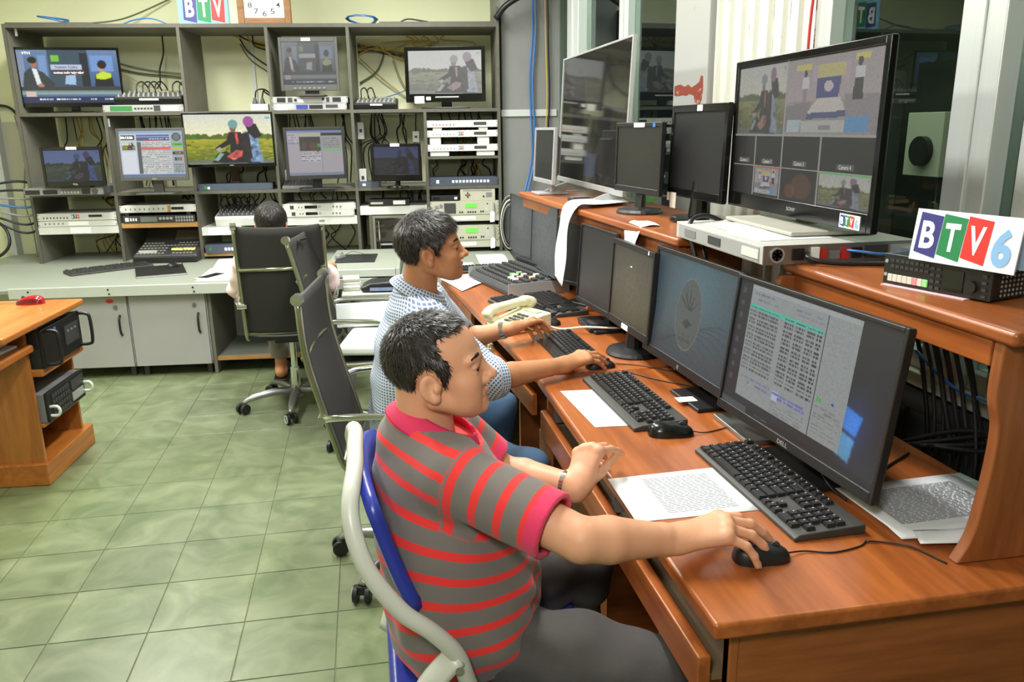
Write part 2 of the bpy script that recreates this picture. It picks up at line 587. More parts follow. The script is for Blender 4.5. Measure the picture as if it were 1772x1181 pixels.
bp_ = thing('wall_box', 'beige metal box with a black reel behind the window glass', 'box', (2.66, 3.44, 1.30))
MB().box(0, 0.04, 0, 0.26, 0, 0.30).build('panel', BEI, bp_, bevel=0.004)
MB().cyl((-0.03, 0.12, 0.12), (0.0, 0.12, 0.12), 0.07, n=20).build('reel', BLK, bp_)

# strip lamps under the ceiling
for lx, ly in LAMPS:
    t = thing('ceiling_lamp', 'white strip lamp with two tubes under the ceiling', 'lamp', (lx, ly, 2.94), 0, 'strip lamps on the ceiling')
    MB().box(-0.14, 0.14, -0.62, 0.62, 0.0, 0.06).build('housing', WHT, t, bevel=0.01)
    for s in (-0.07, 0.07):
        MB().cyl((s, -0.58, -0.0), (s, 0.58, -0.0), 0.014, n=10).build('tube', M('lamp_tube', (250, 250, 240), 0.4, var=0, emit=3.0), t, smooth=True)

# ================================================================== the long wooden desks on the right
DZ = 0.78
d1 = thing('computer_desk', 'orange brown wooden computer desk at the near end, under the wide black monitor', 'desk', (0.51, 1.05, 0))
MB().box(0, 0.79, 0, 1.368, 0.748, DZ).build('desktop', WTOP, d1, bevel=0.008, seg=3)
MB().box(0.045, 0.76, 0.035, 0.058, 0, 0.7475).build('side_panel', WPAX, d1, bevel=0.003)
MB().box(0.045, 0.062, 0.033, 0.060, 0.0, 0.7475).build('panel_lipping', WPAN, d1, bevel=0.003)
MB().box(0.07, 0.72, 0.80, 0.82, 0.02, 0.7475).build('partition', WPAX, d1)
MB().box(0.02, 0.7, 0.82, 1.34, 0.0, 0.04).build('plinth', WPAX, d1)
MB().box(0.70, 0.715, 0.06, 1.34, 0.02, 0.7475).build('back_panel', WPAN, d1)
tr = MB().box(-0.005, 0.02, 0.045, 1.30, 0.612, 0.688).build('tray_front', WTOP, d1, bevel=0.004)
MB().box(0.02, 0.42, 0.06, 1.28, 0.628, 0.642).build('keyboard_tray', M('dusty_tray', (120, 100, 74), 0.7, var=0.2), d1)
for y in (0.63, 1.25):
    MB().box(0.03, 0.4, y, y + 0.012, 0.66, 0.70).box(0.05, 0.4, y - 0.004, y + 0.016, 0.675, 0.685).build('tray_slide', ALU, d1)
MB().box(0.07, 0.09, 0.08, 0.42, 0.0, 0.60).build('front_panel', WPAN, d1, bevel=0.003)
MB().box(0.075, 0.34, 0.785, 0.80, 0.095, 0.125).box(0.075, 0.34, 0.78, 0.8, 0.10, 0.105).build('rail', ALU, d1)
MB().box(0.05, 0.6, 0.40, 0.80, 0.0, 0.075).build('bottom_board', WPAX, d1)
MB().box(0.075, 0.095, 0.84, 1.20, 0.06, 0.61).build('cabinet_door', WPAN, d1, bevel=0.003)
dr = MB().box(0.0, 0.02, 1.215, 1.34, 0.06, 0.61).build('drawer_front', WPAN, d1, bevel=0.003)
MB().cyl((-0.03, 1.28, 0.53), (0.0, 1.28, 0.53), 0.006, 0.005).cyl((-0.036, 1.28, 0.53), (-0.03, 1.28, 0.53), 0.013, n=12).build('knob', CHR, dr, smooth=True)

d2 = thing('computer_desk', 'orange brown wooden desk at the far end, under the two slim frameless monitors', 'desk', (0.51, 2.425, 0))
def quad_prism(c, z0, z1):
    return MB().prism(c, 2, z0, z1)
quad_prism([(0, 0), (0.79, 0), (0.65, 2.1), (-0.145, 2.1)], 0.748, DZ).build('desktop', WTOP, d2, bevel=0.008, seg=3)
MB().box(0.045, 0.76, 0.03, 0.05, 0, 0.7475).build('side_panel', WPAX, d2)
MB().box(-0.10, 0.60, 2.05, 2.07, 0, 0.7475).build('side_panel', WPAX, d2)
quad_prism([(0.69, 0.05), (0.71, 0.05), (0.575, 2.05), (0.555, 2.05)], 0.0, 0.7475).build('back_panel', WPAN, d2)
quad_prism([(0.0, 0.08), (0.02, 0.08), (-0.055, 1.1), (-0.075, 1.1)], 0.612, 0.688).build('tray_front', WTOP, d2, bevel=0.004)
quad_prism([(-0.06, 1.2), (-0.04, 1.2), (-0.10, 2.04), (-0.12, 2.04)], 0.08, 0.72).build('cabinet_door', WPAN, d2, bevel=0.004)
quad_prism([(0.02, 0.4), (0.6, 0.4), (0.6, 0.42), (0.02, 0.42)], 0.0, 0.7475).build('partition', WPAX, d2)

# hutch shelves standing on the desks
h1 = thing('desk_hutch', 'wooden hutch shelf on the near desk carrying the black control panel and sign', 'shelf', (1.03, 1.10, DZ))
MB().box(0.0, 0.36, 0.0, 0.765, 0.412, 0.44).build('shelf_board', WTOP, h1, bevel=0.010, seg=3)
MB().box(0.01, 0.035, 0.06, 0.72, 0.365, 0.412).build('apron', WTOP, h1, bevel=0.003)
curve = spline([(-0.02, 0, 0.0), (0.006, 0, 0.05), (0.018, 0, 0.12), (0.026, 0, 0.2), (0.026, 0, 0.26), (0.014, 0, 0.305), (0.012, 0, 0.35), (0.014, 0, 0.412)], 5)
pr = [(p.x, p.z) for p in curve] + [(0.34, 0.412), (0.34, 0.0)]
MB().prism(pr, 1, 0.035, 0.06).build('side_panel', WPAN, h1, bevel=0.004)
curve = spline([(-0.028, 0, 0.41), (-0.02, 0, 0.36), (0.10, 0, 0.32), (0.16, 0, 0.22), (0.12, 0, 0.1), (0.06, 0, 0.0)], 5)
pr = [(p.x, p.z) for p in curve] + [(0.30, 0.0), (0.30, 0.41)]
MB().prism(pr, 1, 0.715, 0.74).build('side_panel', WPAN, h1, bevel=0.004)

h2 = thing('desk_hutch', 'long wooden hutch shelf on the far desk carrying four screens and draped papers', 'shelf', (0.93, 2.33, DZ))
quad_prism([(0, 0), (0.40, 0), (0.30, 2.0), (-0.115, 2.0)], 0.412, 0.44).build('shelf_board', WTOP, h2, bevel=0.010, seg=3)
quad_prism([(0.02, 0.03), (0.045, 0.03), (-0.07, 1.97), (-0.095, 1.97)], 0.365, 0.412).build('apron', WPAN, h2)
for k, (yy, xo) in enumerate([(0.04, 0.0), (0.95, -0.055), (1.94, -0.11)]):
    curve = spline([(0.02 + xo, 0, 0.41), (0.05 + xo, 0, 0.34), (0.12 + xo, 0, 0.22), (0.09 + xo, 0, 0.1), (0.03 + xo, 0, 0.0)], 5)
    pr = [(p.x, p.z) for p in curve] + [(0.24, 0.0), (0.24, 0.41)]
    MB().prism(pr, 1, yy, yy + 0.025).build('side_panel', WPAN, h2, bevel=0.003)
quad_prism([(0.23, 0.05), (0.245, 0.05), (0.15, 1.95), (0.135, 1.95)], 0.0, 0.41).build('back_panel', WPAN, h2)

# ================================================================== the low desk at the left edge
ld = thing('side_desk', 'orange wooden desk at the left edge holding two black rack computers', 'desk', (-1.455, 3.40, 0), R(-4))
MB().box(-1.1, 0.0, 0.0, 0.80, 0.738, 0.77).build('desktop', WLEFT, ld, bevel=0.010, seg=3)
MB().box(-0.9, -0.075, 0.325, 0.345, 0.0, 0.7375).build('side_panel', WLEFZ, ld, bevel=0.003)
MB().box(-0.9, -0.085, 0.76, 0.78, 0.0, 0.7375).build('side_panel', WLEFZ, ld, bevel=0.003)
MB().box(-0.9, -0.06, 0.30, 0.835, 0.0, 0.105).build('plinth', WLEFT, ld, bevel=0.006)
MB().box(-0.5, -0.03, 0.34, 0.79, 0.505, 0.54).build('shelf', WLEFT, ld, bevel=0.008)
MB().box(-0.5, -0.06, 0.34, 0.77, 0.265, 0.285).build('shelf', WLEFT, ld, bevel=0.006)
MB().box(-0.9, -0.045, 0.03, 0.335, 0.625, 0.66).build('shelf', WLEFT, ld, bevel=0.009)
MB().box(-0.9, -0.88, 0.345, 0.76, 0.1, 0.7375).build('back_panel', WLEFZ, ld)

# ================================================================== bench along the back wall
bn = tag(MB().box(-0.45, 3.55, -1.10, 0.57, 0.585, 0.61).build('long_bench', BENCH, loc=RO, rotz=RA, bevel=0.003), 'long grey laminate bench top running under the equipment rack', 'worktop')
e = MB().box(0.30, 3.50, -1.115, -1.098, 0.555, 0.622).build('front_edge', BENCHE, bn, bevel=0.003)
for u in (0.42, 0.9, 0.905, 1.42, 1.425):
    MB().cyl((u, -1.118, 0.60 if u not in (0.905, 1.425) else 0.572), (u, -1.112, 0.60 if u not in (0.905, 1.425) else 0.572), 0.006, n=8).build('screw', BLK, e)
def cabinet(u0, u1, label, door=True, handle=None, sticker=False):
    t = thing('bench_cabinet', label, 'cabinet', rl(u0, -1.06, 0), RA)
    w = u1 - u0
    MB().box(0, 0.018, 0.02, 0.55, 0.07, 0.583).box(w - 0.018, w, 0.02, 0.55, 0.07, 0.583).box(0, w, 0.02, 0.55, 0.07, 0.09).box(0, w, 0.53, 0.55, 0.07, 0.583).build('carcass', DOORG, t)
    if door:
        dd = MB().box(0.004, w - 0.006, 0.0, 0.018, 0.075, 0.552).build('door', DOORG, t, bevel=0.002)
        hx = w - 0.055
        MB().tube(spline([(hx, 0.0, 0.42), (hx, -0.022, 0.40), (hx, -0.026, 0.36), (hx, -0.022, 0.31), (hx, 0.0, 0.29)], 4), 0.007, 8).build('handle', BLK, dd, smooth=True)
        MB().cyl((hx - 0.02, -0.008, 0.475), (hx - 0.02, 0.002, 0.475), 0.013, n=16).cyl((hx - 0.02, -0.011, 0.475), (hx - 0.02, -0.006, 0.475), 0.008, n=12).build('lock', STEEL, dd)
        if sticker:
            MB().lathe([(0.024, 0), (0.024, 0.001)], n=16).build('sticker', REDC, dd).matrix_local = Matrix.Translation((hx - 0.05, -0.0005, 0.515)) @ Matrix.Rotation(R(90), 4, 'X') @ Matrix.Scale(0.55, 4, (0, 1, 0))
    for fx in (0.03, w - 0.05):
        MB().box(fx, fx + 0.03, 0.05, 0.10, 0, 0.07).build('foot', DGR, t)
    return t
cabinet(0.40, 0.985, 'grey cabinet under the bench with a red sticker on its door', sticker=True)
cabinet(0.99, 1.475, 'grey cabinet under the bench beside the open leg space')
for u in (2.42, 2.96):
    cabinet(u, u + 0.52, 'pale cabinet under the bench behind the man in the checked shirt' if u < 2.9 else 'pale cabinet under the far right end of the bench', door=True)
lg = thing('bench_support', 'grey board frame with low shelf under the bench by the sandalled foot', 'shelf', rl(1.48, -1.04, 0), RA)
MB().box(0, 0.02, 0.0, 0.6, 0.0, 0.584).build('side_panel', RACK, lg)
MB().box(0.02, 0.92, 0.02, 0.6, 0.09, 0.11).build('low_shelf', BENCH, lg)
MB().box(0.02, 0.92, 0.58, 0.6, 0.11, 0.584).build('back_board', DOORG, lg)
MB().box(0.02, 0.92, 0.015, 0.022, 0.085, 0.112).build('edge', PLY, lg)
# raised grey console box on the bench beside the seated worker
cs = thing('console_case', 'grey sloping console case with white front standing on the bench', 'console', rl(2.23, -1.06, 0.6225), RA)
MB().prism([(0.02, 0), (0.02, 0.02), (0.10, 0.055), (0.85, 0.06), (0.85, 0)], 0, 0.0, 0.47).build('body', BENCH, cs, bevel=0.004)
MB().box(0.0, 0.47, 0.0, 0.02, -0.0, 0.05).build('front', BENCHE, cs, bevel=0.003)
MB().prism([(0.0, 0), (0.02, 0.05), (0.10, 0.075), (0.86, 0.08), (0.86, 0)], 0, 0.47, 0.50).build('end_cheek', BENCH, cs, bevel=0.004)

# ================================================================== pictures shown on the screens (drawn cell by cell)
class Pic:
    def __init__(s, w, h, c=(0, 0, 0)):
        s.w, s.h = w, h
        s.a = np.ones((h, w, 3)) * np.array(c, float)
        s.Y, s.X = np.mgrid[0:h, 0:w]
        s.x = (s.X + 0.5) / w
        s.y = (s.Y + 0.5) / h          # y runs down, 0..1

    def put(s, m, c, al=1.0):
        s.a[m] = s.a[m] * (1 - al) + np.array(c, float) * al
        return s

    def rect(s, x0, y0, x1, y1, c, al=1.0):
        return s.put((s.x >= x0) & (s.x < x1) & (s.y >= y0) & (s.y < y1), c, al)

    def ell(s, cx, cy, rx, ry, c, al=1.0):
        return s.put(((s.x - cx) / rx) ** 2 + ((s.y - cy) / ry) ** 2 < 1, c, al)

    def poly(s, pts, c, al=1.0):
        ins = np.zeros(s.x.shape, bool)
        n = len(pts)
        for i in range(n):
            x0, y0 = pts[i]; x1, y1 = pts[(i + 1) % n]
            if y0 == y1:
                continue
            cond = ((s.y >= min(y0, y1)) & (s.y < max(y0, y1)))
            ins ^= cond & (s.x < x0 + (s.y - y0) * (x1 - x0) / (y1 - y0))
        return s.put(ins, c, al)

    def grad(s, y0, y1, c0, c1, x0=0, x1=1):
        t = np.clip((s.y - y0) / (y1 - y0), 0, 1)[..., None]
        m = (s.y >= y0) & (s.y < y1) & (s.x >= x0) & (s.x < x1)
        col = np.array(c0) * (1 - t) + np.array(c1) * t
        s.a[m] = col[m]
        return s

    def blur(s, n=1):
        for _ in range(n):
            q = np.pad(s.a, ((1, 1), (1, 1), (0, 0)), 'edge')
            s.a = (q[:-2, 1:-1] + q[2:, 1:-1] + q[1:-1, :-2] + q[1:-1, 2:] + 2 * q[1:-1, 1:-1]) / 6
        return s

    def noise(s, amt, sc=1):
        n = RNG.random((s.h // sc + 1, s.w // sc + 1, 1)).repeat(sc, 0).repeat(sc, 1)[:s.h, :s.w]
        s.a = np.clip(s.a * (1 - amt + 2 * amt * n), 0, 1)
        return s

    def lines(s, x0, y0, x1, y1, rows, c, bg=None, gaps=None, al=1.0):
        """rows of small illegible print"""
        if bg is not None:
            s.rect(x0, y0, x1, y1, bg)
        dy = (y1 - y0) / rows
        for r in range(rows):
            x = x0
            while x < x1 - 0.005:
                l = random.uniform(0.01, 0.05)
                if random.random() < 0.8:
                    s.rect(x, y0 + dy * (r + 0.25), min(x + l, x1), y0 + dy * (r + 0.75), c, al * random.uniform(0.5, 1))
                x += l + 0.008
        return s

    def paste(s, o, x0, y0, x1, y1):
        m = (s.x >= x0) & (s.x < x1) & (s.y >= y0) & (s.y < y1)
        ix = np.clip(((s.x - x0) / (x1 - x0) * o.w).astype(int), 0, o.w - 1)
        iy = np.clip(((s.y - y0) / (y1 - y0) * o.h).astype(int), 0, o.h - 1)
        s.a[m] = o.a[iy[m], ix[m]]
        return s

    def tone(s, mul=1.0, add=0.0, sat=1.0, tint=(1, 1, 1)):
        g = s.a.mean(2, keepdims=True)
        s.a = np.clip(((g + (s.a - g) * sat) * mul + add) * np.array(tint), 0, 1)
        return s

def pic_riders(w=150, h=84, dark=0.0, cx=0.58):
    p = Pic(w, h)
    p.grad(0, 0.5, (0.80, 0.82, 0.76), (0.93, 0.90, 0.74))
    for k in range(60):
        x = random.random()
        p.ell(x, 0.47 + random.uniform(-0.03, 0.03), random.uniform(0.02, 0.05), random.uniform(0.03, 0.07), (0.28 + random.random() * 0.1, 0.36 + random.random() * 0.1, 0.14))
    p.grad(0.5, 1.0, (0.66, 0.64, 0.16), (0.34, 0.40, 0.10))
    for k in range(160):
        p.ell(random.random(), random.uniform(0.5, 0.95), random.uniform(0.01, 0.05), 0.015, random.choice([(0.75, 0.72, 0.22), (0.32, 0.42, 0.10), (0.55, 0.58, 0.14), (0.22, 0.30, 0.08)]), 0.6)
    p.rect(0, 0.92, 1, 1, (0.42, 0.44, 0.36))
    q = cx
    p.poly([(q - 0.27, 0.98), (q - 0.20, 0.80), (q - 0.10, 0.74), (q - 0.02, 0.84), (q + 0.3, 0.9), (q + 0.28, 1.0)], (0.10, 0.12, 0.12))
    p.poly([(q - 0.25, 0.93), (q - 0.17, 0.78), (q - 0.12, 0.80), (q - 0.2, 0.95)], (0.5, 0.66, 0.62))
    p.poly([(q - 0.05, 0.36), (q + 0.09, 0.36), (q + 0.14, 0.86), (q - 0.06, 0.88), (q - 0.04, 0.6), (q - 0.2, 0.74), (q - 0.22, 0.68), (q - 0.08, 0.52)], (0.10, 0.09, 0.10))
    p.poly([(q + 0.015, 0.38), (q + 0.05, 0.38), (q + 0.055, 0.58), (q + 0.03, 0.62)], (0.86, 0.30, 0.26))
    p.poly([(q - 0.10, 0.86), (q + 0.02, 0.72), (q + 0.10, 0.74), (q + 0.08, 0.86), (q - 0.02, 0.94)], (0.78, 0.34, 0.30))
    p.poly([(q - 0.22, 0.70), (q - 0.17, 0.66), (q - 0.13, 0.70), (q - 0.18, 0.76)], (0.62, 0.62, 0.62))
    p.ell(q + 0.0, 0.27, 0.035, 0.10, (0.5, 0.34, 0.26))
    p.ell(q + 0.005, 0.20, 0.055, 0.09, (0.42, 0.60, 0.60))
    p.poly([(q + 0.12, 0.35), (q + 0.26, 0.35), (q + 0.33, 0.98), (q + 0.18, 0.98)], (0.46, 0.58, 0.72))
    p.poly([(q + 0.08, 0.4), (q + 0.18, 0.36), (q + 0.2, 0.9), (q + 0.1, 0.9)], (0.14, 0.11, 0.12))
    p.poly([(q + 0.14, 0.2), (q + 0.27, 0.2), (q + 0.33, 0.45), (q + 0.24, 0.5), (q + 0.18, 0.38)], (0.12, 0.09, 0.10))
    p.ell(q + 0.185, 0.15, 0.06, 0.11, (0.60, 0.30, 0.56))
    for k in range(90):
        a_, b_ = random.uniform(q - 0.06, q + 0.3), random.uniform(0.35, 0.95)
        m_ = (np.hypot(p.x - a_, (p.y - b_) * 0.6) < 0.02)
        p.a[m_] *= random.uniform(0.75, 1.2)
    p.a = np.clip(p.a, 0, 1)
    p.blur(1)
    p.rect(0.93, 0.05, 0.985, 0.1, (0.45, 0.7, 0.8))
    p.noise(0.06)
    return p

def pic_talk(w=160, h=92):
    p = Pic(w, h, (0.30, 0.42, 0.60))
    p.grad(0, 0.8, (0.40, 0.50, 0.64), (0.22, 0.34, 0.52))
    p.rect(0.30, 0.0, 0.70, 0.75, (0.22, 0.30, 0.36)); p.rect(0.62, 0.05, 0.7, 0.7, (0.10, 0.13, 0.16))
    p.rect(0.0, 0.02, 0.06, 0.7, (0.5, 0.56, 0.66)); p.rect(0.72, 0.1, 0.95, 0.4, (0.44, 0.58, 0.80)); p.rect(0.2, 0.1, 0.28, 0.6, (0.46, 0.58, 0.76))
    p.rect(0.33, 0.1, 0.41, 0.22, (0.45, 0.75, 0.22))
    p.rect(0.32, 0.27, 0.63, 0.37, (0.72, 0.76, 0.84)); p.rect(0.34, 0.38, 0.65, 0.47, (0.34, 0.20, 0.22))
    p.poly([(0.46, 0.48), (0.56, 0.46), (0.55, 0.66), (0.44, 0.64)], (0.62, 0.74, 0.86))
    p.poly([(0.02, 0.70), (0.05, 0.42), (0.12, 0.33), (0.24, 0.42), (0.34, 0.64), (0.30, 0.74)], (0.20, 0.22, 0.24))
    p.poly([(0.13, 0.34), (0.18, 0.36), (0.21, 0.66), (0.16, 0.66)], (0.88, 0.90, 0.90))
    p.ell(0.155, 0.25, 0.035, 0.09, (0.62, 0.44, 0.34)); p.ell(0.145, 0.19, 0.045, 0.06, (0.10, 0.08, 0.07))
    p.ell(0.2, 0.67, 0.03, 0.04, (0.7, 0.5, 0.4))
    p.poly([(0.74, 0.70), (0.76, 0.46), (0.84, 0.40), (0.92, 0.46), (0.94, 0.72)], (0.08, 0.08, 0.09))
    p.poly([(0.76, 0.46), (0.84, 0.40), (0.92, 0.44), (0.92, 0.52), (0.84, 0.56), (0.76, 0.54)], (0.76, 0.86, 0.20))
    p.ell(0.82, 0.32, 0.03, 0.09, (0.78, 0.56, 0.46)); p.ell(0.835, 0.27, 0.045, 0.08, (0.07, 0.06, 0.06))
    p.poly([(0.0, 0.70), (1, 0.68), (1, 0.82), (0, 0.80)], (0.20, 0.22, 0.24)); p.grad(0.76, 0.84, (0.42, 0.50, 0.46), (0.60, 0.68, 0.66))
    p.blur(1)
    p.rect(0.04, 0.78, 0.14, 0.88, (0.80, 0.72, 0.68)); p.rect(0.0, 0.88, 1, 1, (0.14, 0.18, 0.32)); p.lines(0.16, 0.89, 0.95, 0.97, 1, (0.9, 0.9, 0.9))
    return p.noise(0.05)

def pic_playout(w=130, h=96):
    p = Pic(w, h, (0.78, 0.82, 0.86))
    p.rect(0, 0, 1, 0.06, (0.62, 0.70, 0.80)); p.rect(0.02, 0.09, 0.24, 0.2, (0.16, 0.18, 0.20))
    p.paste(pic_riders(60, 40), 0.03, 0.24, 0.24, 0.42)
    p.rect(0.02, 0.46, 0.25, 0.93, (0.86, 0.88, 0.92)); p.rect(0.27, 0.08, 0.79, 0.13, (0.30, 0.42, 0.74)); p.rect(0.27, 0.14, 0.79, 0.22, (0.32, 0.38, 0.54))
    p.lines(0.4, 0.15, 0.78, 0.2, 1, (0.9, 0.9, 1.0)); p.rect(0.38, 0.2, 0.66, 0.22, (0.7, 0.3, 0.3))
    p.lines(0.27, 0.24, 0.8, 0.94, 16, (0.55, 0.57, 0.58), (0.80, 0.81, 0.80)); p.rect(0.27, 0.24, 0.33, 0.94, (0.34, 0.36, 0.38))
    p.rect(0.33, 0.35, 0.8, 0.42, (0.86, 0.42, 0.40)); p.rect(0.81, 0.07, 1, 0.94, (0.64, 0.68, 0.70))
    p.ell(0.9, 0.14, 0.07, 0.09, (0.25, 0.26, 0.28)); p.ell(0.9, 0.14, 0.055, 0.07, (0.45, 0.46, 0.48))
    p.rect(0.82, 0.27, 0.99, 0.33, (0.35, 0.75, 0.32)); p.rect(0.82, 0.36, 0.99, 0.42, (0.74, 0.78, 0.26)); p.rect(0.82, 0.46, 0.99, 0.52, (0.2, 0.12, 0.12))
    p.lines(0.83, 0.28, 0.98, 0.32, 1, (0.1, 0.3, 0.1)); p.lines(0.83, 0.47, 0.98, 0.51, 1, (0.9, 0.8, 0.8))
    for k, c in enumerate([(0.2, 0.2, 0.5), (0.1, 0.5, 0.25), (0.8, 0.2, 0.2)]):
        p.rect(0.85 + 0.04 * k, 0.58, 0.885 + 0.04 * k, 0.66, c)
    p.lines(0.82, 0.72, 0.98, 0.92, 5, (0.35, 0.38, 0.4)); p.rect(0, 0.95, 1, 1, (0.36, 0.48, 0.66))
    return p

def pic_desktop(w=110, h=90):
    p = Pic(w, h, (0.62, 0.60, 0.62))
    p.rect(0, 0, 1, 0.05, (0.40, 0.48, 0.64)); p.lines(0.03, 0.08, 0.2, 0.3, 4, (0.45, 0.45, 0.5), (0.66, 0.65, 0.68)); p.rect(0.22, 0.08, 0.62, 0.13, (0.68, 0.66, 0.52))
    p.rect(0.22, 0.14, 0.6, 0.46, (0.16, 0.13, 0.12))
    for k in range(25):
        p.ell(random.uniform(0.24, 0.58), random.uniform(0.3, 0.44), 0.03, 0.06, (0.3, 0.22, 0.18), 0.5)
    p.rect(0.55, 0.3, 0.6, 0.38, (0.2, 0.55, 0.25)); p.rect(0.62, 0.06, 1, 0.45, (0.58, 0.57, 0.58)); p.rect(0.62, 0.06, 1, 0.12, (0.1, 0.1, 0.12))
    p.lines(0.65, 0.16, 0.95, 0.4, 5, (0.42, 0.42, 0.44)); p.rect(0.64, 0.4, 0.98, 0.47, (0.48, 0.66, 0.48)); p.lines(0.24, 0.5, 0.6, 0.7, 4, (0.3, 0.3, 0.34), (0.7, 0.69, 0.7))
    p.rect(0.0, 0.28, 0.22, 0.3, (0.4, 0.5, 0.7)); p.rect(0.61, 0.06, 0.62, 0.96, (0.42, 0.48, 0.6)); p.rect(0, 0.95, 1, 1, (0.45, 0.5, 0.58))
    return p

def pic_stage(w=90, h=60):
    p = Pic(w, h, (0.56, 0.50, 0.50))
    p.grad(0, 0.55, (0.56, 0.52, 0.52), (0.64, 0.56, 0.56)); p.rect(0.34, 0.1, 0.66, 0.28, (0.74, 0.68, 0.32)); p.rect(0.1, 0.06, 0.28, 0.14, (0.80, 0.74, 0.2)); p.rect(0.74, 0.03, 0.88, 0.1, (0.80, 0.74, 0.2))
    p.rect(0.3, 0.1, 0.36, 0.3, (0.66, 0.54, 0.62)); p.rect(0.65, 0.1, 0.7, 0.32, (0.66, 0.54, 0.62))
    p.poly([(0.36, 0.28), (0.62, 0.28), (0.60, 0.52), (0.36, 0.52)], (0.16, 0.20, 0.50)); p.ell(0.49, 0.38, 0.05, 0.07, (0.72, 0.66, 0.66))
    p.poly([(0.38, 0.52), (0.62, 0.52), (0.68, 0.70), (0.26, 0.72)], (0.74, 0.70, 0.66)); p.poly([(0.26, 0.72), (0.68, 0.70), (0.68, 0.78), (0.26, 0.80)], (0.20, 0.24, 0.46))
    p.poly([(0.0, 0.62), (0.3, 0.56), (0.24, 0.9), (0, 0.95)], (0.46, 0.42, 0.44)); p.poly([(0.66, 0.5), (1, 0.52), (1, 1), (0.7, 0.9)], (0.50, 0.46, 0.48))
    p.rect(0.2, 0.82, 0.68, 0.96, (0.66, 0.66, 0.62)); p.rect(0.42, 0.88, 0.54, 0.93, (0.46, 0.46, 0.46)); p.rect(0.68, 0.78, 0.92, 0.96, (0.22, 0.52, 0.78)); p.poly([(0.04, 0.8), (0.2, 0.8), (0.18, 0.97), (0.02, 0.97)], (0.6, 0.7, 0.74))
    p.ell(0.22, 0.2, 0.02, 0.06, (0.14, 0.10, 0.10)); p.poly([(0.19, 0.24), (0.26, 0.24), (0.27, 0.4), (0.18, 0.4)], (0.74, 0.72, 0.74)); p.rect(0.2, 0.4, 0.25, 0.56, (0.50, 0.46, 0.5))
    p.ell(0.79, 0.12, 0.025, 0.06, (0.13, 0.10, 0.10)); p.poly([(0.75, 0.17), (0.84, 0.17), (0.84, 0.32), (0.75, 0.32)], (0.72, 0.72, 0.74)); p.poly([(0.75, 0.32), (0.83, 0.32), (0.84, 0.56), (0.74, 0.56)], (0.12, 0.15, 0.12))
    return p.noise(0.04)

def pic_multiview(w=190, h=128):
    p = Pic(w, h, (0.11, 0.11, 0.11))
    p.paste(pic_riders(100, 70, cx=0.55).tone(0.55, 0.14, 0.5), 0.01, 0.01, 0.405, 0.525); p.paste(pic_stage(120, 76).tone(0.72, 0.10, 0.7), 0.415, 0.01, 0.99, 0.525)
    g = (0.52, 0.52, 0.50)
    p.rect(0, 0.525, 1, 0.54, g); p.rect(0, 0.765, 1, 0.775, g); p.rect(0.405, 0, 0.415, 0.54, g)
    xs = [0.0, 0.19, 0.41, 0.68, 1.0]
    for k in range(1, 4):
        p.rect(xs[k] - 0.004, 0.53, xs[k] + 0.004, 1, g)
    for k in range(4):
        c = (xs[k] + xs[k + 1]) / 2
        p.rect(c - 0.05, 0.71, c + 0.05, 0.75, (0.30, 0.30, 0.30))
    p.paste(pic_stage(50, 40).tone(0.72, 0.10, 0.7), 0.20, 0.785, 0.40, 0.985); p.paste(pic_riders(60, 45, cx=0.5).tone(0.55, 0.12, 0.5), 0.69, 0.785, 0.99, 0.99)
    p.rect(0.68, 0.77, 1, 0.785, (0.28, 0.62, 0.28)); p.rect(0.19, 0.77, 0.41, 0.785, (0.62, 0.22, 0.2))
    p.ell(0.57, 0.89, 0.07, 0.09, (0.34, 0.21, 0.15), 0.7); p.ell(0.49, 0.93, 0.04, 0.05, (0.4, 0.24, 0.16), 0.6)
    return p.noise(0.04)

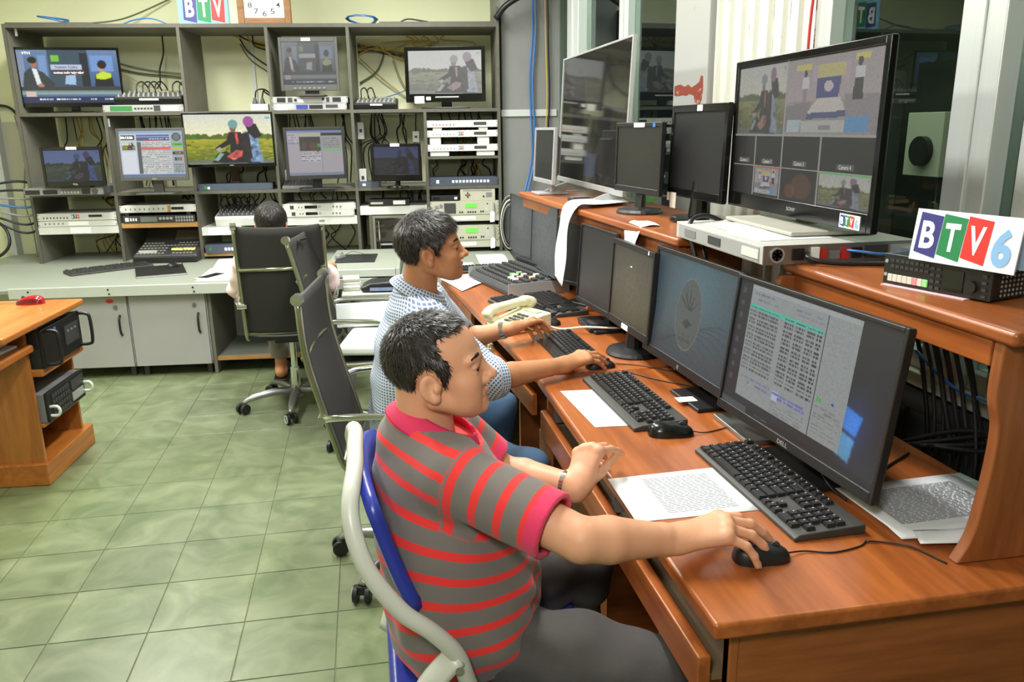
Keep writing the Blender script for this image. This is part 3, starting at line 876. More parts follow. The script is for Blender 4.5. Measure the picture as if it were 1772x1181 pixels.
def pic_schedule(w=200, h=116):
    p = Pic(w, h, (0.115, 0.12, 0.14))
    for k in range(60):
        p.ell(random.uniform(0.85, 1), random.uniform(0, 1), 0.06, 0.1, (0.13, 0.13, 0.16), 0.3)
    # wallpaper: a lit blue window
    p.poly([(0.78, 0.56), (0.89, 0.60), (0.87, 0.74), (0.78, 0.71)], (0.20, 0.42, 0.66)); p.poly([(0.78, 0.73), (0.87, 0.76), (0.86, 0.92), (0.78, 0.90)], (0.30, 0.52, 0.62))
    g_ = np.exp(-(((p.x - 0.86) / 0.07) ** 2 + ((p.y - 0.68) / 0.2) ** 2))[..., None]
    p.a = np.clip(p.a + g_ * np.array((0.03, 0.08, 0.22)), 0, 1)
    p.blur(2)
    p.rect(0.10, 0.02, 0.80, 0.90, (0.53, 0.55, 0.55)); p.rect(0.615, 0.02, 0.62, 0.90, (0.18, 0.20, 0.22))
    p.rect(0.10, 0.02, 0.80, 0.05, (0.58, 0.60, 0.60)); p.lines(0.12, 0.06, 0.3, 0.14, 2, (0.40, 0.42, 0.48)); p.lines(0.42, 0.08, 0.6, 0.14, 2, (0.42, 0.44, 0.52))
    p.rect(0.105, 0.165, 0.605, 0.20, (0.28, 0.68, 0.60))
    for r in range(17):
        y0 = 0.17 + r * 0.03
        for a, b, c in ((0.11, 0.16, 0.3), (0.17, 0.32, 0.22), (0.36, 0.42, 0.16), (0.435, 0.495, 0.16), (0.51, 0.56, 0.18), (0.57, 0.60, 0.06)):
            x = a
            while x < b:
                l = random.uniform(0.006, 0.02); p.rect(x, y0 + 0.007, min(x + l, b), y0 + 0.022, (c, c, c + 0.02), 0.75); x += l + 0.004
    p.lines(0.12, 0.72, 0.34, 0.78, 2, (0.40, 0.40, 0.56)); p.rect(0.36, 0.72, 0.4, 0.79, (0.66, 0.68, 0.78)); p.lines(0.36, 0.73, 0.58, 0.78, 2, (0.36, 0.36, 0.66)); p.lines(0.36, 0.80, 0.58, 0.89, 4, (0.44, 0.45, 0.46))
    p.rect(0.635, 0.60, 0.645, 0.64, (0.2, 0.62, 0.25)); p.rect(0.65, 0.61, 0.66, 0.64, (0.2, 0.62, 0.25)); p.rect(0.72, 0.6, 0.735, 0.62, (0.15, 0.3, 0.5))
    p.lines(0.63, 0.66, 0.79, 0.86, 8, (0.44, 0.45, 0.45))
    p.lines(0.64, 0.1, 0.76, 0.5, 9, (0.50, 0.51, 0.51), al=0.5)
    for k in range(8):
        p.rect(0.03, 0.06 + k * 0.1, 0.055, 0.10 + k * 0.1, (0.3, 0.32, 0.34), 0.7)
    p.rect(0, 0.955, 1, 1, (0.09, 0.09, 0.10)); p.rect(0.0, 0.955, 0.2, 1, (0.26, 0.28, 0.3)); p.lines(0.22, 0.965, 0.36, 0.99, 1, (0.4, 0.42, 0.45))
    return p.noise(0.05)

def pic_emblem(w=120, h=76):
    p = Pic(w, h)
    d = np.hypot((p.x - 0.55), (p.y - 0.25) * 0.8)[..., None]
    p.a = np.clip(np.array((0.30, 0.42, 0.46)) * (1 - d) + np.array((0.17, 0.17, 0.19)) * d, 0, 1)
    for k in range(9):
        p.put(np.abs(p.y - (0.62 + 0.05 * k + 0.12 * np.sin(p.x * 5 + k * 0.4))) < 0.006, (0.16, 0.22, 0.24), 0.5)
    p.ell(0.5, 0.52, 0.155, 0.36, (0.40, 0.42, 0.38)); p.ell(0.5, 0.52, 0.148, 0.345, (0.30, 0.33, 0.33))
    for a in (-0.06, -0.03, 0.0, 0.03, 0.06):
        p.poly([(0.5 + a * 0.2, 0.48), (0.49 + a * 1.6, 0.30 + abs(a) * 1.5), (0.5 + a * 1.8, 0.26 + abs(a) * 1.6), (0.515 + a * 0.3, 0.48)], (0.16, 0.2, 0.2))
    p.poly([(0.44, 0.62), (0.5, 0.56), (0.56, 0.60), (0.5, 0.66)], (0.17, 0.2, 0.2)); p.lines(0.42, 0.7, 0.58, 0.8, 2, (0.2, 0.23, 0.22))
    return p.noise(0.06)

def pic_flat(c, w=40, h=26, n=0.1, fall=0.35):
    p = Pic(w, h, c)
    p.a *= (1 - fall * np.hypot(p.x - 0.5, p.y - 0.45))[..., None]
    return p.noise(n)

def picture(pic, w, h, parent, mat, T=None, name='screen', y=0.0, x0=None, z0=0.0):
    """the lit picture as a flat mesh of w x h with one coloured cell per picture dot"""
    nx, ny = pic.w, pic.h
    x0 = -w / 2 if x0 is None else x0
    gx, gz = np.meshgrid(x0 + np.linspace(0, w, nx + 1), z0 + np.linspace(h, 0, ny + 1))
    v = np.stack([gx.ravel(), np.full(gx.size, y), gz.ravel()], 1)
    if T is not None:
        m = np.array(T)
        v = v @ m[:3, :3].T + m[:3, 3]
    i = np.arange(nx)[None, :] + (np.arange(ny) * (nx + 1))[:, None]
    f = np.stack([i, i + nx + 1, i + nx + 2, i + 1], -1).reshape(-1, 4)
    me = bpy.data.meshes.new(name)
    me.vertices.add(len(v)); me.vertices.foreach_set('co', v.ravel())
    me.loops.add(f.size); me.loops.foreach_set('vertex_index', f.ravel())
    me.polygons.add(len(f)); me.polygons.foreach_set('loop_start', np.arange(0, f.size, 4)); me.polygons.foreach_set('loop_total', np.full(len(f), 4))
    me.update(calc_edges=True)
    at = me.attributes.new('picture', 'FLOAT_COLOR', 'CORNER')
    a = pic.a.reshape(-1, 3)
    a = np.where(a <= 0.04045, a / 12.92, ((a + 0.055) / 1.055) ** 2.4)
    c = np.ones((len(f), 4)); c[:, :3] = a
    at.data.foreach_set('color', c.repeat(4, 0).ravel())
    me.materials.append(mat)
    o = bpy.data.objects.new(name, me)
    COL.objects.link(o); o.parent = parent
    return o

SCR = screen_mat('screen_bright', 0.9)
SCRM = screen_mat('screen_matte', 0.75, 0.35)
SCRD = screen_mat('screen_dim', 0.55, 0.3)

# ================================================================== screens
def monitor(name, label, cat, c, zb, rz, tilt, w, h, pic, mat, bez=(0.012, 0.012, 0.012, 0.018), depth=0.045, case=None, stand='rect', base=(0.24, 0.18), back=0.06, neck=0.03, brand=None, group=None, scr_y=-0.0005, tag_=None, basemat=None, boff=None):
    """c = (x, y, z of the surface it stands on); zb = height of the lower edge; front is local -y"""
    case = case or BLK
    t = thing(name, label, cat, (c[0], c[1], c[2]), rz, group)
    T = Matrix.Translation((0, 0, zb - c[2])) @ Matrix.Rotation(-tilt, 4, 'X')
    l, r, tp, b = bez
    m = MB(); m.T = T
    m.frame(-w / 2, w / 2, 0, h, l, r, tp, b, -0.006, 0.012).build('bezel', case, t, bevel=0.0025)
    m = MB(); m.T = T
    k = min(0.12, h * 0.3)
    m.box(-w / 2 + 0.002, w / 2 - 0.002, 0.002, 0.016, 0.002, h - 0.002)
    m.hexa([(-w / 2 + 0.03, 0.016, 0.03), (w / 2 - 0.03, 0.016, 0.03), (w / 2 - k, depth, k * 0.6), (-w / 2 + k, depth, k * 0.6), (-w / 2 + 0.03, 0.016, h - 0.03), (w / 2 - 0.03, 0.016, h - 0.03), (w / 2 - k, depth, h - k * 0.6), (-w / 2 + k, depth, h - k * 0.6)])
    m.build('back_shell', case, t, bevel=0.004)
    picture(pic, w - l - r, h - tp - b, t, mat, T, 'screen', scr_y, -w / 2 + l, b)
    zc = zb - c[2]
    bm = basemat or case
    if stand == 'rect':
        bw, bd = base
        ox, oy = boff or (0, back - bd * 0.1)
        MB().box(ox - bw / 2, ox + bw / 2, oy - bd / 2, oy + bd / 2, 0.0, 0.012).build('base', bm, t, bevel=0.005)
        MB().hexa([(-neck, back - 0.012, 0.01), (neck, back - 0.012, 0.01), (neck, back + 0.012, 0.01), (-neck, back + 0.012, 0.01), (-neck, back - 0.03, zc + h * 0.4), (neck, back - 0.03, zc + h * 0.4), (neck, back - 0.012, zc + h * 0.4), (-neck, back - 0.012, zc + h * 0.4)]).build('neck', bm, t, bevel=0.004)
    elif stand == 'round':
        rr = base[0] / 2
        q = MB().lathe([(rr, 0.0), (rr, 0.006), (rr * 0.93, 0.016), (rr * 0.3, 0.022), (0.02, 0.024)], (0, 0, 0), 28)
        q.v = [(p[0], p[1] * base[1] / base[0] + back * 0.4, p[2]) for p in q.v]
        q.build('base', bm, t, smooth=False, bevel=0.0)
        MB().cyl((0, back * 0.4, 0.015), (0, 0.03, zc + 0.06), neck, neck * 0.8, 12).build('neck', bm, t, smooth=False)
    elif stand == 'feet':
        for s in (-1, 1):
            x = s * w * 0.33
            MB().hexa([(x - 0.012, -0.13, 0), (x + 0.012, -0.13, 0), (x + 0.012, 0.13, 0), (x - 0.012, 0.13, 0), (x - 0.01, -0.02, zc), (x + 0.01, -0.02, zc), (x + 0.01, 0.03, zc), (x - 0.01, 0.03, zc)]).build('foot', bm, t, bevel=0.003)
    if brand:
        letters(brand[0], brand[1], brand[2], brand[3] if len(brand) > 3 else SIL, t, 0, max(b * 0.45, 0.006), -0.0068, 'brand_lettering', 0.01, T)
    if tag_:
        for (x0, x1, z0, z1, mt) in tag_:
            q = MB(); q.T = T
            q.box(x0, x1, -0.0078, -0.0062, z0, z1).build('paper_label', mt, t)
    return t

# ================================================================== keyboards and mice
def key_layout(full=True):
    ks = []
    u = 1.0
    x = 0
    for i in range(16 if full else 15):
        gap = (0 if i == 0 else 1 if i < 5 else 1.5 if i < 9 else 2) if i < 13 else 2.25
        if i < 13: ks.append((i + gap, 0, 1))
        elif full: ks.append((15.25 + i - 13, 0, 1))
    for r, row in enumerate([[1] * 13 + [2], [1.5] + [1] * 12 + [1.5], [1.75] + [1] * 11 + [2.25], [2.25] + [1] * 10 + [2.75], [1.5, 1, 1.25, 5.5, 1.25, 1.25, 1.25, 2]]):
        x = 0
        for w in row:
            ks.append((x, r + 1.3, w)); x += w
    if full:
        for r in (1.3, 2.3):
            for i in range(3): ks.append((15.25 + i, r, 1))
        ks += [(16.25, 4.3, 1), (15.25, 5.3, 1), (16.25, 5.3, 1), (17.25, 5.3, 1)]
        for r in range(5):
            for i in range(4):
                if (r == 2 or r == 4) and i == 3: continue
                if r == 4 and i == 1: continue
                ks.append((18.5 + i, r + 1.3, 2 if (r == 4 and i == 0) else 1))
    return ks

def keyboard(label, loc, rz, L, Wd, kmat, bmat, each=True, full=True, palm=0.0, group=None, thick=0.016, legend=None):
    """long side along local x, typing side towards local -y"""
    t = thing('keyboard', label, 'keyboard', loc, rz, group)
    th = thick
    body = MB().prism([(-Wd / 2, 0.0), (Wd / 2, 0.0), (Wd / 2, th + 0.006), (-Wd / 2 + 0.012 + palm, th), (-Wd / 2, th - 0.006)], 0, -L / 2, L / 2)
    body.build('body', bmat, t, bevel=0.003)
    ks = key_layout(full)
    nx = 22.5 if full else 15
    u = (L - 0.018) / nx
    uy = (Wd - 0.016 - palm) / 6.3
    cache = {}
    allk = MB()
    for (x, r, w) in ks:
        cx = -L / 2 + 0.009 + (x + w / 2) * u
        cy = Wd / 2 - 0.008 - (r + 0.5) * uy
        z = th + 0.001 + (cy + Wd / 2) / Wd * 0.006
        hx, hy = w * u / 2 - 0.0012, uy / 2 - 0.0012
        pts = [(-hx, -hy, 0), (hx, -hy, 0), (hx, hy, 0), (-hx, hy, 0), (-hx + 0.002, -hy + 0.002, 0.006), (hx - 0.002, -hy + 0.002, 0.006), (hx - 0.002, hy - 0.0015, 0.006), (-hx + 0.002, hy - 0.0015, 0.006)]
        if each:
            if w not in cache:
                cache[w] = MB().hexa(pts).build('key', kmat, t)
                q = cache[w]
            else:
                q = cache[w].copy(); COL.objects.link(q); q.parent = t
            q.location = (cx, cy, z)
        else:
            allk.hexa([(p[0] + cx, p[1] + cy, p[2] + z) for p in pts])
    if legend:
        lg = MB()
        for (x, r, w) in ks:
            cx = -L / 2 + 0.009 + (x + 0.32) * u; cy = Wd / 2 - 0.008 - (r + 0.35) * uy
            z = th + 0.0073 + (cy + Wd / 2) / Wd * 0.006
            lg.add([(cx - 0.0014, cy - 0.0016, z), (cx + 0.0014, cy - 0.0016, z), (cx + 0.0014, cy + 0.0016, z), (cx - 0.0014, cy + 0.0016, z)], [(0, 1, 2, 3)])
        lg.build('key_legends', legend, t)
    if not each:
        allk.build('keys', kmat, t)
    return t

def mouse(label, loc, rz, mat, side=None, L=0.11, Wd=0.062, H=0.036, cord=None, cordmat=None):
    """nose towards local +x"""
    t = thing('computer_mouse', label, 'mouse', loc, rz)
    def shell(u, v, k=1.0):
        a = (u - 0.5) * PI
        x = math.sin(a)
        rad = math.cos(a) ** 0.62
        th = v * PI
        waist = 1 - 0.10 * math.exp(-((x - 0.1) / 0.4) ** 2)
        hx = H * (0.92 - 0.22 * x) * rad ** 0.9
        return (x * L / 2, math.cos(th) * Wd / 2 * rad * waist * k, max(0.0, math.sin(th)) ** 0.8 * hx)
    MB().grid(lambda u, v: shell(u, v), 20, 14).build('shell', mat, t, smooth=True)
    if side:
        MB().grid(lambda u, v: (lambda p: (p[0] * 1.004, p[1] * 1.012, p[2] * 1.01 + 0.0003))(shell(0.12 + 0.76 * u, 0.05 + 0.17 * v)), 16, 4).build('side_band', side, t, smooth=True)
    MB().cyl((L * 0.24, -0.003, H * 0.70), (L * 0.24, 0.003, H * 0.70), 0.009, n=14).build('wheel', DGR, t)
    if cord:
        cable(cord, 0.0017, cordmat or BCAB, '', name='cord', parent=t, n=5)
    return t

# ================================================================== the equipment rack on the bench
rk = thing('equipment_rack', 'tall grey open rack of shelves full of broadcast equipment along the back wall', 'rack', RO, RA)
RD = 0.57
for u, z0, z1, nm in [(0.0, 0.611, 2.28, 'side_panel'), (0.6, 0.611, 1.678, 'divider'), (1.18, 0.611, 2.28, 'divider'), (1.795, 0.611, 2.28, 'divider'), (2.375, 0.611, 2.28, 'divider'), (2.465, 0.611, 0.915, 'divider'), (2.915, 0.611, 1.678, 'divider'), (3.475, 0.611, 2.42, 'side_panel')]:
    dp = RD if u not in (2.465,) else 0.3
    gaps = []
    segs = [(z0, z1)]
    # panels stop at the shelves they meet
    for s0, s1 in ((1.103, 1.127), (1.678, 1.702), (2.28, 2.306)):
        if nm == 'divider':
            new = []
            for a, b in segs:
                if a < s0 and b > s1: new += [(a, s0), (s1, b)]
                elif a < s0 < b: new.append((a, s0))
                else: new.append((a, b))
            segs = new
    for a, b in segs:
        if b - a > 0.02:
            MB().box(u, u + 0.022, 0.012, dp, a, b).box(u, u + 0.022, 0.0, 0.012, a, b, 1).build(nm, [RACK, RACKE], rk)
for z0, z1, u0, u1 in [(2.28, 2.306, 0.0, 3.475), (1.678, 1.702, 0.022, 3.475), (1.103, 1.127, 0.022, 3.475), (1.33, 1.35, 2.937, 3.475)]:
    MB().box(u0, u1, 0.012, RD, z0, z1).box(u0, u1, 0.0, 0.012, z0, z1, 1).build('shelf', [RACK, RACKE], rk)
for u0, u1, z0, z1, mt in [(0.022, 0.60, 0.826, 0.884, WHT), (0.622, 1.18, 0.86, 0.896, PLY), (1.202, 1.49, 0.790, 0.852, WHT), (1.202, 1.50, 0.63, 0.656, PLY), (1.817, 2.375, 0.852, 0.916, WHT), (2.40, 2.915, 0.918, 0.984, WHT), (2.937, 3.475, 0.852, 0.904, BEI), (2.937, 3.475, 0.646, 0.704, BEI)]:
    MB().box(u0, u1, 0.005, 0.02, z0, z1).box(u0, u1, 0.02, 0.42, z1 - 0.018, z1).build('small_shelf', mt, rk, bevel=0.002)
for u in (0.62, 1.2):
    MB().box(u, u + 0.012, 0.02, 0.03, 1.60, 1.66).build('bracket', SIL, rk)
MB().box(0.06, 0.075, 0.05, 0.06, 2.23, 2.28).build('hook', SIL, rk)
for u, z0, z1 in ((1.56, 1.702, 2.28), (2.45, 0.611, 1.1)):
    MB().box(u, u + 0.03, 0.585, 0.598, z0, z1).build('conduit', WHT, rk)

def unit(name, label, u0, u1, v0, v1, mat, feats=(), d0=0.0, depth=0.34, ears=True, cat='device', group=None, sides=None):
    """a piece of rack gear; feats: (name, x0, x1, y0, y1, material, proud) in parts of the front"""
    t = thing(name, label, cat, rl(u0, d0, v0), RA, group)
    w, h = u1 - u0, v1 - v0
    e = 0.016 if ears else 0.0
    MB().box(e, w - e, 0.003, depth, 0, h).build('case', sides or mat, t, bevel=0.002)
    MB().box(0, w, 0.0, 0.003, 0, h).build('front_panel', mat, t, bevel=0.001, seg=1)
    if ears:
        sc = MB()
        for x in (0.007, w - 0.007):
            for z in ((0.2, 0.8) if h < 0.06 else (0.12, 0.4, 0.6, 0.88)):
                sc.cyl((x, -0.002, h * z), (x, 0.001, h * z), 0.0035, n=8)
        sc.build('screws', BLK, t)
    for f in feats:
        nm, x0, x1, y0, y1, mt, pr = f[:7]
        if nm == 'knob':
            r = (y1 - y0) * h / 2
            MB().cyl((x0 * w + r, -pr, (y0 + y1) / 2 * h), (x0 * w + r, 0.0, (y0 + y1) / 2 * h), r, n=16).build(nm, mt, t)
        elif nm == 'logo':
            logo(t, x0 * w, x1 * w, y0 * h, y1 * h, -0.0016)
        else:
            MB().box(x0 * w, x1 * w, -pr, 0.001, y0 * h, y1 * h).build(nm, mt, t)
    return t

SB = M('logo_blue', (52, 50, 128), 0.5, var=0)
SG = M('logo_green', (22, 128, 72), 0.5, var=0)
SR = M('logo_red', (220, 46, 40), 0.5, var=0)
SL = M('logo_light_blue', (134, 182, 228), 0.5, var=0)
SW = M('logo_white', (244, 246, 246), 0.5, var=0)

def logo(parent, x0, x1, z0, z1, y, six=False, T=None):
    """B T V on three slanting colour fields (and a pale 6)"""
    n = 4 if six else 3
    w = (x1 - x0) / n
    h = z1 - z0
    for k, (ch, mt) in enumerate(zip('BTV', (SB, SG, SR))):
        q = MB(); q.T = T
        a = x0 + k * w; b = a + w
        q.prism([(a + 0.04 * w, z0 + h * 0.10), (b - 0.02 * w, z0), (b + 0.06 * w, z1 - h * 0.06), (a + 0.10 * w, z1)], 1, y, y + 0.0008)
        q.build('colour_field', mt, parent)
        letters(ch, w * 0.62, h * 0.62, SW, parent, a + w * 0.54, z0 + h * 0.5, y - 0.0004, 'letter', 0.03, T)
    if six:
        letters('6', w * 0.72, h * 0.80, SL, parent, x0 + 3.55 * w, z0 + h * 0.42, y - 0.0004, 'letter', 0.035, T)

def dots(x0, x1, y0, y1, n, mt, nm='button', pr=0.003, fill=0.6):
    s = (x1 - x0) / n
    return [(nm, x0 + s * (k + 0.5 - fill / 2), x0 + s * (k + 0.5 + fill / 2), y0, y1, mt, pr) for k in range(n)]

GREENP = M('green_panel', (52, 122, 66), 0.4)
NAVY = M('navy_panel', (66, 74, 88), 0.45)
# ---- top row
unit('effects_unit', 'silver one unit processor with a green display under the left mixer', 0.605, 1.172, 1.703, 1.752, SIL, [('display', 0.09, 0.36, 0.15, 0.85, GREENP, 0.002)] + dots(0.38, 0.62, 0.35, 0.6, 6, DGR) + [('grille', 0.63, 0.71, 0.1, 0.9, DGR, 0.002), ('label', 0.74, 0.93, 0.12, 0.7, LAB, 0.002)])
def mixer(label, u0, u1, v0, v1, d0, cols, rows, body, knobc, group=None, lab=True):
    t = thing('audio_mixer', label, 'mixer', rl(u0, d0, v0), RA, group)
    w, h = u1 - u0, v1 - v0
    dp = 0.30
    MB().prism([(0.02, 0.0), (0.0, h * 0.42), (0.01, h * 0.55), (dp, h * 1.0), (dp, 0)], 0, 0, w).build('body', body, t, bevel=0.004)
    tp = MB().hexa([(0.012, 0.012, h * 0.55), (w - 0.012, 0.012, h * 0.55), (w - 0.012, dp - 0.01, h * 1.0 - 0.002), (0.012, dp - 0.01, h - 0.002), (0.012, 0.012, h * 0.55 + 0.003), (w - 0.012, 0.012, h * 0.55 + 0.003), (w - 0.012, dp - 0.01, h + 0.002), (0.012, dp - 0.01, h + 0.002)])
    panel = tp.build('control_panel', STEEL, t)
    k1 = None
    for i in range(cols):
        for j in range(rows):
            x = 0.03 + (w - 0.06) * i / (cols - 1); y = 0.03 + (dp - 0.06) * j / (rows - 1)
            z = h * 0.55 + (h * 0.45) * (y / dp) + 0.002
            if k1 is None:
                k1 = MB().cyl((0, 0, 0), (0, -0.004, 0.014), 0.0075, 0.006, 8).build('knob', knobc[0], t); q = k1
            else:
                q = k1.copy(); COL.objects.link(q); q.parent = t
            q.location = (x, y, z)
    if lab:
        MB().box(w * 0.38, w * 0.66, -0.003, 0.004, h * 0.30, h * 0.44).build('label', LAB, t)
    return t
mixer('black audio mixer with silver knobs between the talk show television and the divider', 0.69, 1.168, 1.7535, 1.85, -0.01, 13, 3, BLK, (SIL,))
mixer('small black audio mixer on the shelf left of the grey motorbike television', 2.402, 2.72, 1.703, 1.79, 0.0, 9, 3, BLK, (SIL,))
mixer('pale audio mixer with rows of knobs behind the dark haired head', 1.30, 1.60, 0.8535, 0.99, 0.03, 8, 5, WHT, (GRY,), lab=False)
unit('amplifier', 'silver unit with two oval speaker openings under the square top monitor', 1.80, 2.36, 1.751, 1.798, SIL, [('speaker', 0.08, 0.19, 0.15, 0.85, BLK, 0.002), ('speaker', 0.80, 0.91, 0.15, 0.85, BLK, 0.002), ('label', 0.345, 0.42, 0.05, 0.6, LAB, 0.002), ('switch', 0.22, 0.28, 0.15, 0.85, DGR, 0.002), ('switch', 0.72, 0.76, 0.15, 0.85, DGR, 0.002), ('knob', 0.3, 0.33, 0.3, 0.7, BLK, 0.006), ('knob', 0.66, 0.7, 0.4, 0.8, BLK, 0.006)])
unit('patch_unit', 'silver unit with white labels and blue plugs on the middle shelf, below the speaker unit', 1.80, 2.35, 1.703, 1.7495, SIL, [('label', 0.07, 0.21, 0.0, 0.85, LAB, 0.002), ('label', 0.23, 0.29, 0.5, 0.9, LAB, 0.002), ('plug_row', 0.33, 0.48, 0.15, 0.8, M('blue_plugs', (46, 58, 140), 0.5), 0.005), ('opening', 0.50, 0.68, 0.15, 0.75, BLK, 0.002), ('opening', 0.72, 0.88, 0.3, 0.8, DGR, 0.003)])
sk = thing('power_strip', 'white socket block with two black plugs beside the second divider', 'socket', rl(1.63, 0.1, 1.703), RA)
MB().box(0, 0.13, 0, 0.06, 0, 0.05).build('block', WHT, sk, bevel=0.004)
for x in (0.03, 0.085):
    MB().hexa([(x - 0.018, 0.01, 0.05), (x + 0.018, 0.01, 0.05), (x + 0.018, 0.05, 0.05), (x - 0.018, 0.05, 0.05), (x - 0.008, 0.02, 0.095), (x + 0.008, 0.02, 0.095), (x + 0.008, 0.04, 0.095), (x - 0.008, 0.04, 0.095)]).build('plug', BLK, sk, bevel=0.003)

# ---- televisions and monitors on the rack
TVP = pic_talk()
w = monitor('television', 'television showing a talk show with a man in a suit and a woman in yellow', 'television', (*rl(0.36, 0.13, 0)[:2], 1.702), 1.745, RA + R(7), -0.02, 0.70, 0.415, TVP, SCR, (0.016, 0.016, 0.018, 0.03), 0.06, BLKG, 'rect', (0.3, 0.16), 0.03, 0.03)
Tt = Matrix.Translation((0, 0, 0.043)) @ Matrix.Rotation(0.02, 4, 'X')
WHE = M('screen_white_text', (235, 238, 240), 0.5, var=0, emit=0.6)
letters('THANH TOÁN', 0.15, 0.020, M('screen_dark_text', (30, 40, 80), 0.5, var=0, emit=0.2), w, -0.02, 0.03 + 0.68 * 0.367, -0.0012, 'caption', 0.02, Tt)
letters('KHÔNG THẤY "MẶT TIỀN"', 0.20, 0.020, WHE, w, -0.005, 0.03 + 0.575 * 0.367, -0.0012, 'caption', 0.02, Tt)
letters('VTV1', 0.055, 0.018, WHE, w, -0.27, 0.03 + 0.94 * 0.367, -0.0012, 'caption', 0.02, Tt)
GM = M('grey_monitor_case', (72, 72, 70), 0.45)
sq = monitor('monitor', 'square grey broadcast monitor with a washed out talk show picture', 'monitor', (*rl(2.10, -0.03, 0)[:2], 1.799), 1.838, RA - R(3), 0.02, 0.425, 0.372, pic_talk(100, 80).tone(0.62, 0.17, 0.45), SCRD, (0.02, 0.02, 0.032, 0.042), 0.09, GM, 'rect', (0.2, 0.14), 0.05, 0.05, tag_=[(-0.045, 0.02, 0.345, 0.367, LAB)])
for k in range(7):
    MB().box(-0.12 + k * 0.035, -0.10 + k * 0.035, -0.012, -0.006, 0.052, 0.062).build('button', GRY, sq)
monitor('television', 'black television with a hazy grey motorbike picture at the top right of the rack', 'television', (*rl(3.09, 0.10, 0)[:2], 1.702), 1.752, RA - R(8), 0.0, 0.61, 0.40, pic_riders(140, 84, cx=0.62).tone(0.5, 0.32, 0.25), SCR, (0.028, 0.028, 0.028, 0.062), 0.07, BLKG, 'rect', (0.36, 0.2), 0.05, 0.04, tag_=[(-0.24, -0.165, -0.008, 0.045, LAB), (-0.15, -0.115, 0.015, 0.04, LAB), (-0.08, 0.10, 0.032, 0.042, SIL)])
monitor('television', 'small black television with a dark blue motorbike picture on the left rack shelf', 'television', (*rl(0.415, -0.18, 0)[:2], 1.1785), 1.188, RA + R(3), 0.0, 0.415, 0.277, pic_riders(120, 70).tone(0.42, 0.0, 0.5, (0.8, 0.95, 1.5)), SCR, (0.02, 0.022, 0.024, 0.036), 0.05, BLKG, 'rect', (0.2, 0.12), 0.04, 0.04, brand=('TCL', 0.034, 0.011, WHT), tag_=[(-0.03, 0.04, 0.258, 0.277, LAB)])
monitor('monitor', 'grey framed monitor showing a playout list with a countdown clock', 'monitor', (*rl(1.00, -0.28, 0)[:2], 1.1275), 1.225, RA - R(3), 0.05, 0.475, 0.362, pic_playout(), SCRM, (0.018, 0.018, 0.018, 0.028), 0.06, GM, 'rect', (0.26, 0.17), 0.06, 0.035, brand=('DELL', 0.034, 0.009, SIL))
mt_ = bpy.data.objects['monitor.001']
letters('00:13:26', 0.085, 0.018, WHE, mt_, -0.165, 0.0975 + 0.028 + 0.855 * 0.316, 0.008, 'countdown', 0.03)
monitor('television', 'bright television showing two motorbike riders in helmets by a green field', 'television', (*rl(1.48, -0.02, 0)[:2], 1.1275), 1.302, RA + R(4), 0.0, 0.645, 0.39, pic_riders(160, 92, cx=0.55), SCR, (0.014, 0.014, 0.014, 0.024), 0.06, BLKG, 'rect', (0.24, 0.14), 0.12, 0.03, brand=('—', 0.03, 0.004, SIL))
monitor('monitor', 'black monitor showing grey editing windows in the middle of the rack', 'monitor', (*rl(2.115, -0.12, 0)[:2], 1.1275), 1.205, RA + R(14), 0.07, 0.44, 0.375, pic_desktop(), SCRM, (0.022, 0.022, 0.022, 0.03), 0.06, BLK, 'rect', (0.26, 0.16), 0.05, 0.035)
monitor('television', 'small dark television with a dim blue motorbike picture right of the rack centre', 'television', (*rl(2.70, -0.12, 0)[:2], 1.1275), 1.178, RA - R(12), 0.0, 0.385, 0.275, pic_riders(110, 70).tone(0.24, 0.0, 0.4, (0.85, 0.95, 1.7)), SCR, (0.022, 0.022, 0.022, 0.05), 0.05, BLKG, 'round', (0.17, 0.12), 0.05, 0.02, tag_=[(-0.04, 0.03, 0.255, 0.275, LAB)])

# ---- second row gear
unit('recorder', 'silver recorder with two dark slots under the small left television', 0.04, 0.59, 1.1275, 1.178, GRY, [('slot', 0.02, 0.2, 0.15, 0.75, BLK, 0.002), ('slot', 0.24, 0.42, 0.15, 0.75, BLK, 0.002), ('display', 0.73, 0.83, 0.1, 0.9, BLKG, 0.002), ('knob', 0.86, 0.94, 0.12, 0.88, DGR, 0.01)] + dots(0.46, 0.7, 0.2, 0.55, 6, SIL), d0=-0.16, depth=0.5)
unit('video_switcher', 'thin blue grey unit below the bright motorbike television', 1.21, 1.76, 1.1275, 1.175, NAVY, [('mark', 0.08, 0.12, 0.2, 0.7, GREENP, 0.002), ('mark', 0.13, 0.16, 0.2, 0.6, LAB, 0.002)], depth=0.2)
unit('video_switcher', 'blue grey unit with a white button row, second row right end', 2.94, 3.47, 1.1275, 1.192, NAVY, [('mark', 0.1, 0.14, 0.3, 0.7, LAB, 0.002)] + dots(0.32, 0.88, 0.35, 0.65, 11, LAB, fill=0.62), depth=0.2)
unit('video_switcher', 'blue grey unit just peeping out left of the small dim television', 2.40, 2.56, 1.1275, 1.17, NAVY, [('mark', 0.2, 0.35, 0.3, 0.7, LAB, 0.002)], depth=0.2, ears=False)
ph = thing('button_panel', 'grey key panel lying at the foot of the black rack monitor', 'panel', rl(1.83, 0.0, 1.1275), RA)
MB().prism([(0, 0), (0, 0.02), (0.16, 0.06), (0.16, 0)], 0, 0, 0.25).build('body', GRY, ph, bevel=0.003)
